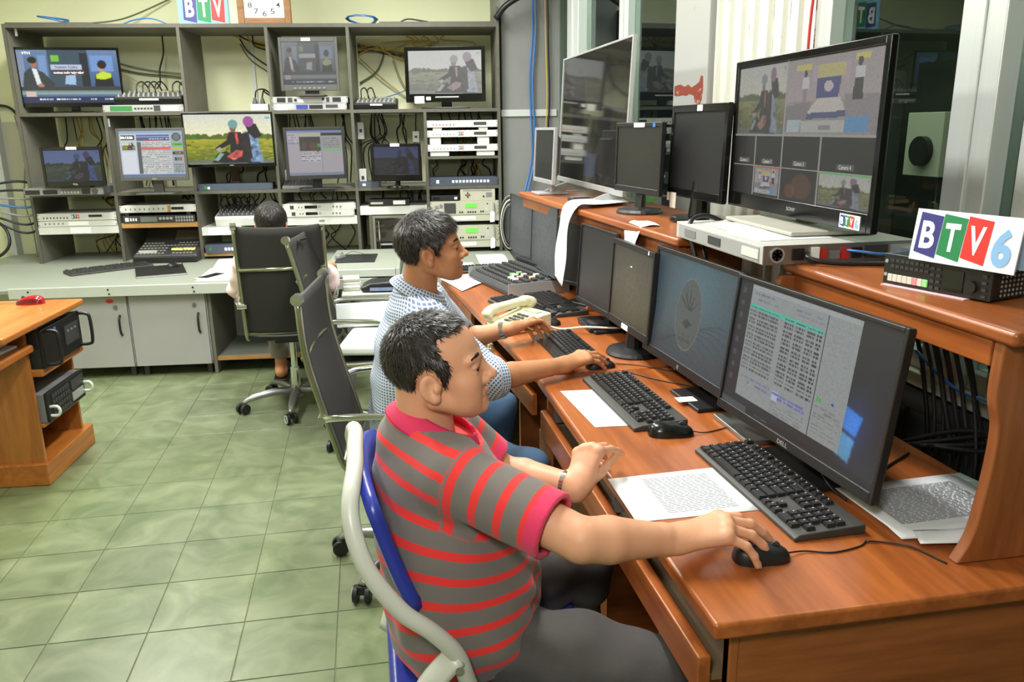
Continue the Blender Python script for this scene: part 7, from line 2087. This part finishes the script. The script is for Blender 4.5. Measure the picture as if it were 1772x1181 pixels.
def face_bits(root, L, rm, s, brow=0.0):
    for y in (-1, 1):
        c = L(0.0728, y * 0.033, -0.003)
        g = MB()
        n = 14
        fw = rm @ np.array([1, 0, 0]); lf = rm @ np.array([0, 1, 0]); up = rm @ np.array([0, 0, 1])
        for i in range(n):
            pass
        e = MB().grid(lambda u, v_: tuple(c + 0.0140 * s * (fw * math.cos((v_ - 0.5) * 1.1) * math.cos((u - 0.5) * 2.2) + lf * math.cos((v_ - 0.5) * 1.1) * math.sin((u - 0.5) * 2.2) + up * math.sin((v_ - 0.5) * 1.1))), 14, 8)
        mi = []
        for k in range(14 * 8):
            i, j = k % 14, k // 14
            dx, dz = (i + 0.5) / 14 - 0.5, (j + 0.5) / 8 - 0.5
            mi.append(1 if (dx * 2.2) ** 2 + (dz * 1.1) ** 2 < 0.85 else 0)
        e.mi = mi
        ob = e.build('eye', [EYEW, EYEB], root, smooth=True)
        ob.matrix_parent_inverse = Matrix.Translation(root.location).inverted()
        bw = spline([L(0.0898, y * 0.012, 0.0185 + brow), L(0.0860, y * 0.0335, 0.0240 + brow), L(0.0752, y * 0.0550, 0.0215 + brow)], 6)
        ob = MB().tube(bw, [0.0012] * 3 + [0.0018] * 6 + [0.0010] * 4, 6, flat=2.2, up=tuple(rm @ np.array([1.0, 0, 0]))).build('eyebrow', HAIR, root, smooth=True)
        ob.matrix_parent_inverse = Matrix.Translation(root.location).inverted()

def nails(root, tips, s=1.0):
    for (p, d, n) in tips:
        m = MB()
        sd = np.cross(d, n)
        q = lambda a, b, c: tuple(p + d * a + sd * b + n * c)
        r_ = 0.0076 * s
        m.grid(lambda u, v_: q(-0.006 * s + 0.011 * s * v_, (u - 0.5) * 0.0092 * s, r_ * math.cos((u - 0.5) * 1.6) + 0.0006 - 0.0022 * v_ * s), 4, 3)
        o = m.build('finger_nail', NAIL, root, smooth=True)
        o.matrix_parent_inverse = Matrix.Translation(root.location).inverted()

def attach(o, root):
    o.parent = root
    o.matrix_parent_inverse = Matrix.Translation(root.location).inverted()
    return o

def stripe_mat(name, base, red, cuff, period, width, off):
    m, nt, b = new_mat(name)
    L = nt.links.new
    at = nd(nt, 'ShaderNodeAttribute', attribute_name='run')
    a1 = nd(nt, 'ShaderNodeMath', operation='ADD'); a1.inputs[1].default_value = off + 10 * period
    L(at.outputs['Fac'], a1.inputs[0])
    a2 = nd(nt, 'ShaderNodeMath', operation='MODULO'); a2.inputs[1].default_value = period
    L(a1.outputs[0], a2.inputs[0])
    a3 = nd(nt, 'ShaderNodeMath', operation='LESS_THAN'); a3.inputs[1].default_value = width
    L(a2.outputs[0], a3.inputs[0])
    tc = nd(nt, 'ShaderNodeTexCoord')
    n = nd(nt, 'ShaderNodeTexNoise', i_Scale=700.0)
    L(tc.outputs['Object'], n.inputs['Vector'])
    mx = nd(nt, 'ShaderNodeMix', data_type='RGBA'); mx.inputs[6].default_value = rgb(*base); mx.inputs[7].default_value = rgb(*red)
    L(a3.outputs[0], mx.inputs[0])
    ac = nd(nt, 'ShaderNodeAttribute', attribute_name='cuff')
    g = nd(nt, 'ShaderNodeMath', operation='GREATER_THAN'); g.inputs[1].default_value = 0.5
    L(ac.outputs['Fac'], g.inputs[0])
    m2 = nd(nt, 'ShaderNodeMix', data_type='RGBA'); m2.inputs[7].default_value = rgb(*cuff)
    L(g.outputs[0], m2.inputs[0]); L(mx.outputs[2], m2.inputs[6])
    L(m2.outputs[2], b.inputs['Base Color'])
    b.inputs['Roughness'].default_value = 0.85
    b.inputs['Sheen Weight'].default_value = 0.15
    bp = nd(nt, 'ShaderNodeBump', i_Strength=0.15, i_Distance=0.001)
    L(n.outputs[0], bp.inputs['Height']); L(bp.outputs[0], b.inputs['Normal'])
    return m

def check_mat(name, base, dark, light, period):
    m, nt, b = new_mat(name)
    L = nt.links.new
    def band(attr, w):
        at = nd(nt, 'ShaderNodeAttribute', attribute_name=attr)
        a1 = nd(nt, 'ShaderNodeMath', operation='ADD'); a1.inputs[1].default_value = 100 * period
        L(at.outputs['Fac'], a1.inputs[0])
        a2 = nd(nt, 'ShaderNodeMath', operation='MODULO'); a2.inputs[1].default_value = period
        L(a1.outputs[0], a2.inputs[0])
        a3 = nd(nt, 'ShaderNodeMath', operation='LESS_THAN'); a3.inputs[1].default_value = w * period
        L(a2.outputs[0], a3.inputs[0])
        return a3.outputs[0]
    u = band('run', 0.36); w = band('around', 0.30)
    mx = nd(nt, 'ShaderNodeMath', operation='MAXIMUM')
    L(u, mx.inputs[0]); L(w, mx.inputs[1])
    c = nd(nt, 'ShaderNodeMix', data_type='RGBA'); c.inputs[6].default_value = rgb(*dark); c.inputs[7].default_value = rgb(*light)
    L(mx.outputs[0], c.inputs[0])
    L(c.outputs[2], b.inputs['Base Color'])
    b.inputs['Roughness'].default_value = 0.85
    return m

def cloth_bumps(P, amp, seed):
    r = np.random.default_rng(seed)
    d = 0
    for k in range(6):
        w = r.normal(0, 1, 3); w /= np.linalg.norm(w)
        w[2] *= 1.6
        d = d + np.sin((P @ w) * r.uniform(22, 55) + r.uniform(0, 6) + 2.0 * np.sin((P @ w[[1, 2, 0]]) * 14))
    return d * amp / 6

DENIM = M('blue_denim', (74, 106, 140), 0.8, var=0.3, vscale=9, bump=0.25, bscale=500)
TROU = M('charcoal_trousers', (74, 71, 70), 0.85, var=0.12, vscale=30, bump=0.3, bscale=600)
PINKC = M('pink_collar', (214, 48, 92), 0.8, var=0.06, bump=0.15, bscale=700)
SHOE = M('black_leather', (24, 23, 22), 0.4)

def ring_collar(root, c, ax, fx, r0, r1, h, mat, opening=0.0, front=0.012, name='collar'):
    """fold-over collar round the neck: axis ax, opening towards fx"""
    ax = np.array(ax, float); ax /= np.linalg.norm(ax)
    fx = np.array(fx, float); fx -= ax * (fx @ ax); fx /= np.linalg.norm(fx)
    sy = np.cross(ax, fx)
    c = np.array(c, float)
    def f(u, v):
        a = (opening + (2 * PI - 2 * opening) * u)
        r_ = r0 + (r1 - r0) * v
        bulge = 0.006 * math.sin(v * PI)
        dz = h * (1 - v) - front * (1 + math.cos(a)) * 0.5 * (0.5 + v)
        return tuple(c + fx * ((r_ + bulge) * 1.08 * math.cos(a)) + sy * ((r_ + bulge) * 0.98 * math.sin(a)) + ax * dz)
    o = MB().grid(f, 40, 8).build(name, mat, root, smooth=True, thick=0.004)
    for key, arr in (('run', np.repeat(np.arange(9) * 0.0055, 41)), ('around', np.tile(np.arange(41) * 0.0105, 9))):
        o.data.attributes.new(key, 'FLOAT', 'POINT').data.foreach_set('value', arr.astype(np.float32))
    return attach(o, root)

# ------------------------------------------------------------------ the man in the striped polo
def person_striped():
    root = thing('person', 'person in a grey polo with red stripes, seated, right hand on a mouse', 'person', (0.17, 1.52, 0.466))
    hc = (0.116, 1.50, 1.107); rm = rotm(-9, -7, 3); s = 0.975
    sh = {-1: (0.135, 1.375, 0.925), 1: (0.130, 1.70, 0.925)}
    el = {-1: (0.330, 1.205, 0.868), 1: (0.275, 1.69, 0.785)}
    wr = {-1: (0.515, 1.240, 0.830), 1: (0.420, 1.570, 0.790)}
    v = Vol()
    L = add_head(v, hc, rm, s)
    v.cone(L(-0.036, 0, -0.040), (0.092, 1.525, 0.955), 0.050, 0.060, 0.015)
    v.cone((0.085, 1.53, 0.90), sh[-1], 0.04, 0.034, 0.02); v.cone((0.085, 1.53, 0.90), sh[1], 0.04, 0.034, 0.02)
    for q in (-1, 1):
        a, b, c = np.array(sh[q]), np.array(el[q]), np.array(wr[q])
        v.chain([a, a * 0.5 + b * 0.5, b], [0.040, 0.043, 0.0395], 0.006)
        v.chain([b, b * 0.72 + c * 0.28, c * 0.85 + b * 0.15, c], [0.0395, 0.0415, 0.0290, 0.0245], 0.006)
    t1 = add_hand(v, wr[-1], (0.97, -0.02, 0.17), (0, 1, 0), False, [(22, 20, 12), (24, 22, 12), (28, 26, 14), (32, 30, 16)], (12, 2, -9, -22), (0.004, -0.008), 1.09, 0.0235)
    t2 = add_hand(v, wr[1], (0.42, 0.49, 0.72), (0.6, -0.75, 0.1), True, [(60, 16, 8), (62, 18, 8), (66, 20, 10), (70, 22, 10)], (6, 2, -3, -8), (-0.010, -0.016), 1.0, 0.025)
    V, F = v.mesh(0.0027)
    q = ((V - np.array(hc)) @ rm) / s
    lip = np.exp(-(((q[:, 2] + 0.0685) / 0.0085) ** 2)) * (q[:, 0] > 0.076) * np.exp(-((q[:, 1] / 0.026) ** 4))
    body = vol_object('body', V, F, SKIN1, root, {'lip': np.clip(lip, 0, 1) * 0.7})
    face_bits(root, L, rm, s)
    nails(root, t1 + t2)
    add_hair(root, hc, rm, s, [(0.070, 0.14), (0.070, 0.080), (0.052, 0.076), (0.020, 0.070), (0.016, 0.054), (0.036, 0.024), (0.034, 0.004), (0.022, -0.026), (0.012, -0.030), (0.008, 0.004), (-0.006, 0.022), (-0.026, 0.018), (-0.036, -0.010), (-0.038, -0.045), (-0.048, -0.078), (-0.075, -0.088), (-0.14, -0.08), (-0.15, 0.14)], 0.0055, 11000, 0.014, lift=0.30, seed=2)
    # polo shirt
    g = Vol()
    sp = [(0.165, 1.53, 0.46), (0.160, 1.53, 0.56), (0.150, 1.53, 0.66), (0.125, 1.53, 0.78), (0.108, 1.53, 0.88)]
    for q in (-1, 1):
        wd = [0.075, 0.075, 0.068, 0.070, 0.072]
        rr = [0.118, 0.132, 0.134, 0.126, 0.098]
        g.chain([(p[0], p[1] + q * w_, p[2]) for p, w_ in zip(sp, wd)], rr, 0.06)
    g.chain(sp, [0.125, 0.145, 0.145, 0.13, 0.10], 0.05)
    for q in (-1, 1):
        a, b = np.array(sh[q]), np.array(el[q])
        e = a + (b - a) * 0.80
        g.cone((0.098, 1.53 + q * 0.05, 0.945), a + np.array([0, 0, 0.004]), 0.062, 0.064, 0.04)
        g.cone(a, e, 0.064, 0.063, 0.025)
    g.cone((0.093, 1.53, 0.90), (0.088, 1.527, 0.952), 0.10, 0.078, 0.05)
    g.cone((0.06, 1.527, 0.955), (0.075, 1.525, 0.985), 0.06, 0.052, 0.03)
    nk = np.array((0.108, 1.522, 0.966)); ax = np.array((0.46, -0.02, 0.888)); ax /= np.linalg.norm(ax)
    ends = {}
    for q in (-1, 1):
        a, b = np.array(sh[q]), np.array(el[q])
        ends[q] = (a + (b - a) * 0.80, (b - a) / np.linalg.norm(b - a), np.linalg.norm(b - a) * 0.80)
    def post(P, d):
        z = P[..., 2]
        low = np.clip((0.80 - z) / 0.3, 0, 1)
        d = d + cloth_bumps(P, 0.014, 4) * (0.2 + low * 1.6) + 0.006 * low * np.sin(95 * (z + 0.45 * P[..., 0] + 0.25 * P[..., 1]) + 3 * np.sin(18 * P[..., 0] + 9 * P[..., 1])) * np.clip(np.sin(14 * P[..., 0] + 11 * P[..., 1] + 1.0), 0, 1)
        hem = 0.495 + 0.10 * (P[..., 0] - 0.05) - z
        d = np.maximum(d, hem)
        na = (P - nk) @ ax
        nr = np.sqrt(np.maximum(((P - nk) ** 2).sum(-1) - na ** 2, 0))
        d = np.where(nr < 0.095, np.maximum(d, na - 0.012), d)
        for q in (-1, 1):
            e, dr, ln = ends[q]
            along = (P - e) @ dr
            rad = np.sqrt(np.maximum(((P - e) ** 2).sum(-1) - along ** 2, 0))
            near = rad < 0.11
            d = np.where(near & (along > -0.05), np.maximum(d, along), d)
            d = np.where(near & (along > -0.03), np.maximum(d, -(rad - 0.051)), d)
        return d
    V, F = g.mesh(0.0045, post)
    run = (V[:, 2] - 0.5) + 0.42 * np.clip((V[:, 2] - 0.68) / 0.22, -0.5, 1) * (V[:, 0] - 0.12) - 0.22 * np.clip(np.hypot(V[:, 0] - 0.09, V[:, 1] - 1.525), 0, 0.2)
    cuff = np.zeros(len(V))
    for q in (-1, 1):
        a = np.array(sh[q]); e, dr, ln = ends[q]
        al = (V - a) @ dr
        rad = np.sqrt(np.maximum(((V - a) ** 2).sum(-1) - al ** 2, 0))
        sl = (al > 0.012) & (rad < 0.098) & ((V[:, 1] - 1.53) * q > 0.10 - 0.25 * al)
        run = np.where(sl, al * 0.98 + 0.021, run)
        cuff = np.where(sl & (al > ln - 0.030), 1.0, cuff)
    vol_object('polo_shirt', V, F, stripe_mat('striped_polo', (112, 104, 100), (226, 46, 44), (214, 48, 92), 0.0505, 0.0165, 0.012), root, {'run': run, 'cuff': cuff})
    ring_collar(root, nk + ax * 0.000, ax, (1, 0, 0), 0.070, 0.098, 0.036, PINKC, 0.22, 0.006)
    # trousers and shoes
    t = Vol()
    hip = {-1: (0.175, 1.44, 0.525), 1: (0.175, 1.62, 0.525)}
    kn = {-1: (0.50, 1.285, 0.525), 1: (0.475, 1.70, 0.515)}
    an = {-1: (0.43, 1.25, 0.10), 1: (0.40, 1.74, 0.10)}
    t.ell((0.165, 1.53, 0.545), (0.135, 0.185, 0.085), k=0.05)
    for q in (-1, 1):
        t.chain([hip[q], np.array(hip[q]) * 0.45 + np.array(kn[q]) * 0.55, kn[q]], [0.088, 0.082, 0.066], 0.04)
        t.chain([kn[q], np.array(kn[q]) * 0.5 + np.array(an[q]) * 0.5, an[q]], [0.066, 0.062, 0.055], 0.03)
    V, F = t.mesh(0.005, lambda P, d: np.maximum(np.maximum(d + cloth_bumps(P, 0.014, 9), 0.467 - P[..., 2] - 2.0 * np.maximum(P[..., 0] - 0.42, 0) * 10), 0.085 - P[..., 2]))
    vol_object('trousers', V, F, TROU, root)
    for q in (-1, 1):
        m = Vol(); a = np.array(an[q])
        m.cone(a + (-0.02, 0, -0.05), a + (0.05, 0, -0.06), 0.042, 0.038, 0.02); m.cone(a + (0.05, 0, -0.06), a + (0.14, 0, -0.07), 0.038, 0.030, 0.02); m.cone(a, a + (0, 0, -0.04), 0.045, 0.045, 0.02)
        V, F = m.mesh(0.005, lambda P, d: np.maximum(d, 0.001 - P[..., 2]))
        vol_object('shoe', V, F, SHOE, root)
    # steel bracelet on the left wrist
    a, b = np.array(el[1]), np.array(wr[1])
    d = (b - a) / np.linalg.norm(b - a)
    band(root, b - d * 0.028, d, 0.0285, 0.010, 'bracelet')
    return root

def band(root, c, d, r_, wd, name, face=None):
    d = Vector(d); c = Vector(c)
    a = d.orthogonal().normalized(); b = d.cross(a)
    m = MB()
    n = 28
    for k in range(n):
        t0, t1 = 2 * PI * k / n, 2 * PI * (k + 0.8) / n
        pts = []
        for w_ in (-wd / 2, wd / 2):
            for rr, t in ((r_, t0), (r_, t1), (r_ + 0.003, t1), (r_ + 0.003, t0)):
                pts.append(c + d * w_ + a * (rr * math.cos(t)) + b * (rr * math.sin(t)))
        m.hexa(pts)
    o = m.build(name, CHR, root)
    attach(o, root)
    if face is not None:
        f = Vector(face).normalized()
        q = MB().cyl(c + f * r_, c + f * (r_ + 0.009), 0.017, n=20).build('watch_case', CHR, o)
        attach(q, root); q.parent = o
        q.matrix_parent_inverse = Matrix.Translation(root.location).inverted()
    return o

person_striped()

# ------------------------------------------------------------------ the man in the checked shirt
def person_checked():
    root = thing('person', 'person in a blue and white checked shirt and jeans, reaching for a mouse', 'person', (0.14, 2.62, 0.475))
    hc = (0.188, 2.47, 1.200); rm = rotm(-6, -5, 2); s = 0.965
    sh = {-1: (0.165, 2.365, 0.985), 1: (0.180, 2.75, 0.985)}
    el = {-1: (0.335, 2.265, 0.830), 1: (0.33, 2.86, 0.80)}
    wr = {-1: (0.590, 2.39, 0.820), 1: (0.495, 2.80, 0.845)}
    v = Vol()
    L = add_head(v, hc, rm, s, 0.95)
    nk = np.array((0.148, 2.515, 1.048))
    v.cone(L(-0.034, 0, -0.045), nk, 0.050, 0.058, 0.015)
    v.cone(nk + (-0.01, 0, -0.08), sh[-1], 0.04, 0.034, 0.02); v.cone(nk + (-0.01, 0, -0.08), sh[1], 0.04, 0.034, 0.02)
    for q in (-1, 1):
        a, b, c = np.array(sh[q]), np.array(el[q]), np.array(wr[q])
        v.chain([a, (a + b) / 2, b], [0.040, 0.041, 0.038], 0.006)
        v.chain([b, b * 0.72 + c * 0.28, c * 0.8 + b * 0.2, c], [0.038, 0.0395, 0.0275, 0.0235], 0.006)
    t1 = add_hand(v, wr[-1], (0.86, 0.42, 0.12), (-0.42, 0.86, 0), False, [(14, 16, 8), (16, 18, 10), (20, 20, 10), (24, 24, 12)], (5, 1, -4, -10), (0.006, -0.006), 1.05, 0.0245)
    t2 = add_hand(v, wr[1], (0.80, 0.55, 0.05), (0.5, -0.68, 0.50), True, [(24, 30, 20), (30, 34, 22), (34, 38, 24), (38, 40, 26)], (2, 0, -2, -4), (0.0, 0.006), 1.02, 0.0245)
    V, F = v.mesh(0.003)
    q = ((V - np.array(hc)) @ rm) / s
    lip = np.exp(-(((q[:, 2] + 0.0685) / 0.0085) ** 2)) * (q[:, 0] > 0.076) * np.exp(-((q[:, 1] / 0.026) ** 4))
    vol_object('body', V, F, SKIN2, root, {'lip': np.clip(lip, 0, 1) * 0.7})
    face_bits(root, L, rm, s)
    nails(root, t1 + t2)
    add_hair(root, hc, rm, s, [(0.096, 0.14), (0.094, 0.070), (0.084, 0.052), (0.066, 0.050), (0.052, 0.040), (0.040, 0.022), (0.026, -0.010), (0.014, -0.018), (0.008, 0.006), (-0.006, 0.022), (-0.026, 0.018), (-0.036, -0.010), (-0.040, -0.050), (-0.052, -0.085), (-0.08, -0.096), (-0.14, -0.09), (-0.15, 0.15)], 0.013, 9000, 0.022, lift=0.25, seed=5, h=0.004)
    g = Vol()
    sp = [(0.115, 2.60, 0.50), (0.115, 2.60, 0.60), (0.125, 2.59, 0.73), (0.142, 2.57, 0.87), (0.152, 2.56, 0.955)]
    for q in (-1, 1):
        g.chain([(p[0], p[1] + q * 0.08, p[2]) for p in sp], [0.115, 0.118, 0.118, 0.118, 0.092], 0.06)
    g.chain(sp, [0.12, 0.125, 0.125, 0.12, 0.10], 0.05)
    ends = {}
    for q in (-1, 1):
        a, b, c = np.array(sh[q]), np.array(el[q]), np.array(wr[q])
        dl = (c - b) / np.linalg.norm(c - b)
        e = b + dl * 0.035
        ends[q] = (e, dl)
        g.cone(nk + (-0.015, q * 0.045, -0.035), a, 0.058, 0.064, 0.04)
        g.cone(nk + (-0.035, q * 0.02, -0.05), nk + (-0.03, q * 0.01, -0.005), 0.06, 0.045, 0.03)
        g.cone(a, b, 0.068, 0.058, 0.03); g.cone(b, e, 0.058, 0.056, 0.03)
        g.cone(e - dl * 0.028, e, 0.059, 0.060, 0.006)
    ax = np.array((0.44, -0.06, 0.89)); ax /= np.linalg.norm(ax)
    def post(P, d):
        z = P[..., 2]
        d = d + cloth_bumps(P, 0.010, 14) * (0.35 + np.clip((0.85 - z) / 0.3, 0, 1) * 0.7)
        d = np.maximum(d, 0.476 - z)
        na = (P - nk) @ ax
        nr = np.sqrt(np.maximum(((P - nk) ** 2).sum(-1) - na ** 2, 0))
        d = np.where(nr < 0.095, np.maximum(d, na - 0.010), d)
        for q in (-1, 1):
            e, dr = ends[q]
            al = (P - e) @ dr
            rad = np.sqrt(np.maximum(((P - e) ** 2).sum(-1) - al ** 2, 0))
            d = np.where((rad < 0.1) & (al > -0.04), np.maximum(d, al), d)
            d = np.where((rad < 0.1) & (al > -0.025), np.maximum(d, -(rad - 0.048)), d)
        return d
    V, F = g.mesh(0.005, post)
    run = V[:, 2].copy()
    ang = np.arctan2(V[:, 1] - 2.58, V[:, 0] - 0.13) * 0.15
    for q in (-1, 1):
        for a, b in ((np.array(sh[q]), np.array(el[q])), (np.array(el[q]), ends[q][0])):
            dr = (b - a) / np.linalg.norm(b - a)
            al = (V - a) @ dr
            off = V - a - al[:, None] * dr
            rad = np.linalg.norm(off, axis=1)
            e1 = np.cross(dr, [0, 0, 1.0]); e1 /= np.linalg.norm(e1); e2 = np.cross(dr, e1)
            sl = (al > 0.0) & (rad < 0.078) & ((V[:, 1] - 2.58) * q > 0.12)
            run = np.where(sl, al, run)
            ang = np.where(sl, np.arctan2(off @ e1, off @ e2) * 0.06, ang)
    vol_object('checked_shirt', V, F, check_mat('blue_check', None, (98, 118, 152), (216, 223, 232), 0.0095), root, {'run': run, 'around': ang})
    ring_collar(root, nk, ax, (1, 0, 0), 0.066, 0.092, 0.034, bpy.data.materials['blue_check'], 0.3, 0.006)
    t = Vol()
    hip = {-1: (0.13, 2.51, 0.545), 1: (0.13, 2.70, 0.545)}
    kn = {-1: (0.440, 2.25, 0.535), 1: (0.41, 2.60, 0.60)}
    an = {-1: (0.36, 2.22, 0.10), 1: (0.33, 2.62, 0.10)}
    t.ell((0.12, 2.60, 0.555), (0.13, 0.18, 0.08), k=0.05)
    for q in (-1, 1):
        t.chain([hip[q], np.array(hip[q]) * 0.45 + np.array(kn[q]) * 0.55, kn[q]], [0.085, 0.080, 0.064], 0.04)
        t.chain([kn[q], np.array(kn[q]) * 0.5 + np.array(an[q]) * 0.5, an[q]], [0.064, 0.060, 0.052], 0.03)
    V, F = t.mesh(0.005, lambda P, d: np.maximum(np.maximum(d + cloth_bumps(P, 0.016, 19), 0.477 - P[..., 2] - 20.0 * np.maximum(P[..., 0] - 0.30, 0)), 0.085 - P[..., 2]))
    vol_object('jeans', V, F, DENIM, root)
    for q in (-1, 1):
        m = Vol(); a = np.array(an[q])
        m.cone(a + (-0.02, 0, -0.05), a + (0.05, 0, -0.06), 0.042, 0.038, 0.02); m.cone(a + (0.05, 0, -0.06), a + (0.14, 0, -0.07), 0.038, 0.030, 0.02); m.cone(a, a + (0, 0, -0.04), 0.045, 0.045, 0.02)
        V, F = m.mesh(0.005, lambda P, d: np.maximum(d, 0.001 - P[..., 2]))
        vol_object('shoe', V, F, SHOE, root)
    a, b = np.array(el[1]), np.array(wr[1])
    d = (b - a) / np.linalg.norm(b - a)
    band(root, b - d * 0.032, d, 0.0285, 0.018, 'wrist_watch', (0.2, -0.3, 1))
    return root

person_checked()

# ------------------------------------------------------------------ the far worker in the pink shirt, seen from behind
def person_far():
    root = thing('person', 'person in a pale pink shirt seen from behind in the far mesh chair', 'person', (-0.50, 4.62, 0.475))
    hc = (-0.535, 4.74, 1.045); rm = rotm(92, 12, 0); s = 1.0
    sh = {-1: (-0.33, 4.68, 0.84), 1: (-0.69, 4.68, 0.84)}
    el = {-1: (-0.24, 4.86, 0.68), 1: (-0.765, 4.84, 0.66)}
    wr = {-1: (-0.245, 5.10, 0.735), 1: (-0.70, 5.08, 0.69)}
    v = Vol()
    L = add_head(v, hc, rm, s)
    v.cone(L(-0.028, 0, -0.045), (-0.52, 4.69, 0.90), 0.052, 0.058, 0.03)
    for q in (-1, 1):
        a, b, c = np.array(sh[q]), np.array(el[q]), np.array(wr[q])
        v.cone((-0.52, 4.69, 0.87), a, 0.055, 0.045, 0.03)
        v.chain([a, b, c], [0.045, 0.038, 0.026], 0.03)
    add_hand(v, wr[-1], (0.0, 1, -0.12), (-1, 0, 0), False, [(25, 25, 15)] * 4, s=0.95)
    add_hand(v, wr[1], (0.15, 1, -0.1), (1, 0.1, 0), True, [(25, 25, 15)] * 4, s=0.95)
    V, F = v.mesh(0.004)
    vol_object('body', V, F, SKIN2, root, {'lip': np.zeros(len(V))})
    add_hair(root, hc, rm, s, [(0.078, 0.14), (0.076, 0.075), (0.05, 0.05), (0.034, 0.0), (0.014, -0.03), (0.008, 0.006), (-0.03, 0.0), (-0.036, -0.045), (-0.055, -0.085), (-0.14, -0.085), (-0.15, 0.14)], 0.015, 3500, 0.02, lift=0.2, seed=8, h=0.005)
    g = Vol()
    for q in (-1, 1):
        g.chain([(-0.50 + q * 0.08, 4.66, 0.52), (-0.50 + q * 0.075, 4.66, 0.68), (-0.51 + q * 0.085, 4.68, 0.80)], [0.11, 0.11, 0.09], 0.05)
        a, b, c = np.array(sh[q]), np.array(el[q]), np.array(wr[q])
        g.cone((-0.52, 4.69, 0.87), a, 0.065, 0.062, 0.04); g.cone(a, b, 0.062, 0.056, 0.03)
        g.cone(b, b + (c - b) * 0.55, 0.056, 0.046, 0.03)
    V, F = g.mesh(0.006, lambda P, d: np.maximum(d + cloth_bumps(P, 0.010, 24), 0.48 - P[..., 2]))
    vol_object('pink_shirt', V, F, M('pink_cotton', (238, 214, 214), 0.85, var=0.04, bump=0.1, bscale=60), root)
    t = Vol()
    for q, x in ((-1, -0.40), (1, -0.60)):
        t.chain([(x, 4.70, 0.54), (x - 0.01, 5.08, 0.50)], [0.08, 0.062], 0.04)
        t.chain([(x - 0.01, 5.08, 0.50), (x - 0.01 + (0.06 if q < 0 else 0.01), 5.16, 0.16)], [0.062, 0.058], 0.03)
    V, F = t.mesh(0.006, lambda P, d: np.maximum(d + cloth_bumps(P, 0.008, 29), 0.15 - P[..., 2]))
    vol_object('trousers', V, F, M('grey_trousers', (128, 124, 116), 0.85, var=0.1), root)
    for q, x in ((-1, -0.35), (1, -0.60)):
        m = Vol()
        m.cone((x, 5.17, 0.20), (x, 5.16, 0.07), 0.038, 0.036, 0.02); m.cone((x, 5.13, 0.05), (x - 0.01, 5.34, 0.04), 0.034, 0.034, 0.03)
        V, F = m.mesh(0.005, lambda P, d: np.maximum(d, 0.018 - P[..., 2]))
        vol_object('foot', V, F, SKIN2, root, {'lip': np.zeros(len(V))})
        so = MB().prism([(x - 0.045, 5.08), (x + 0.045, 5.08), (x + 0.05, 5.25), (x + 0.045, 5.36), (x, 5.39), (x - 0.05, 5.36), (x - 0.05, 5.25)], 2, 0.001, 0.02).build('sandal_sole', SHOE, root, bevel=0.004)
        attach(so, root)
        st = MB().tube(spline([(x - 0.045, 5.27, 0.02), (x - 0.02, 5.28, 0.075), (x + 0.02, 5.28, 0.075), (x + 0.045, 5.27, 0.02)], 5), 0.010, 8, flat=2.2).build('sandal_strap', SHOE, root, smooth=True)
        attach(st, root)
    return root
person_far()
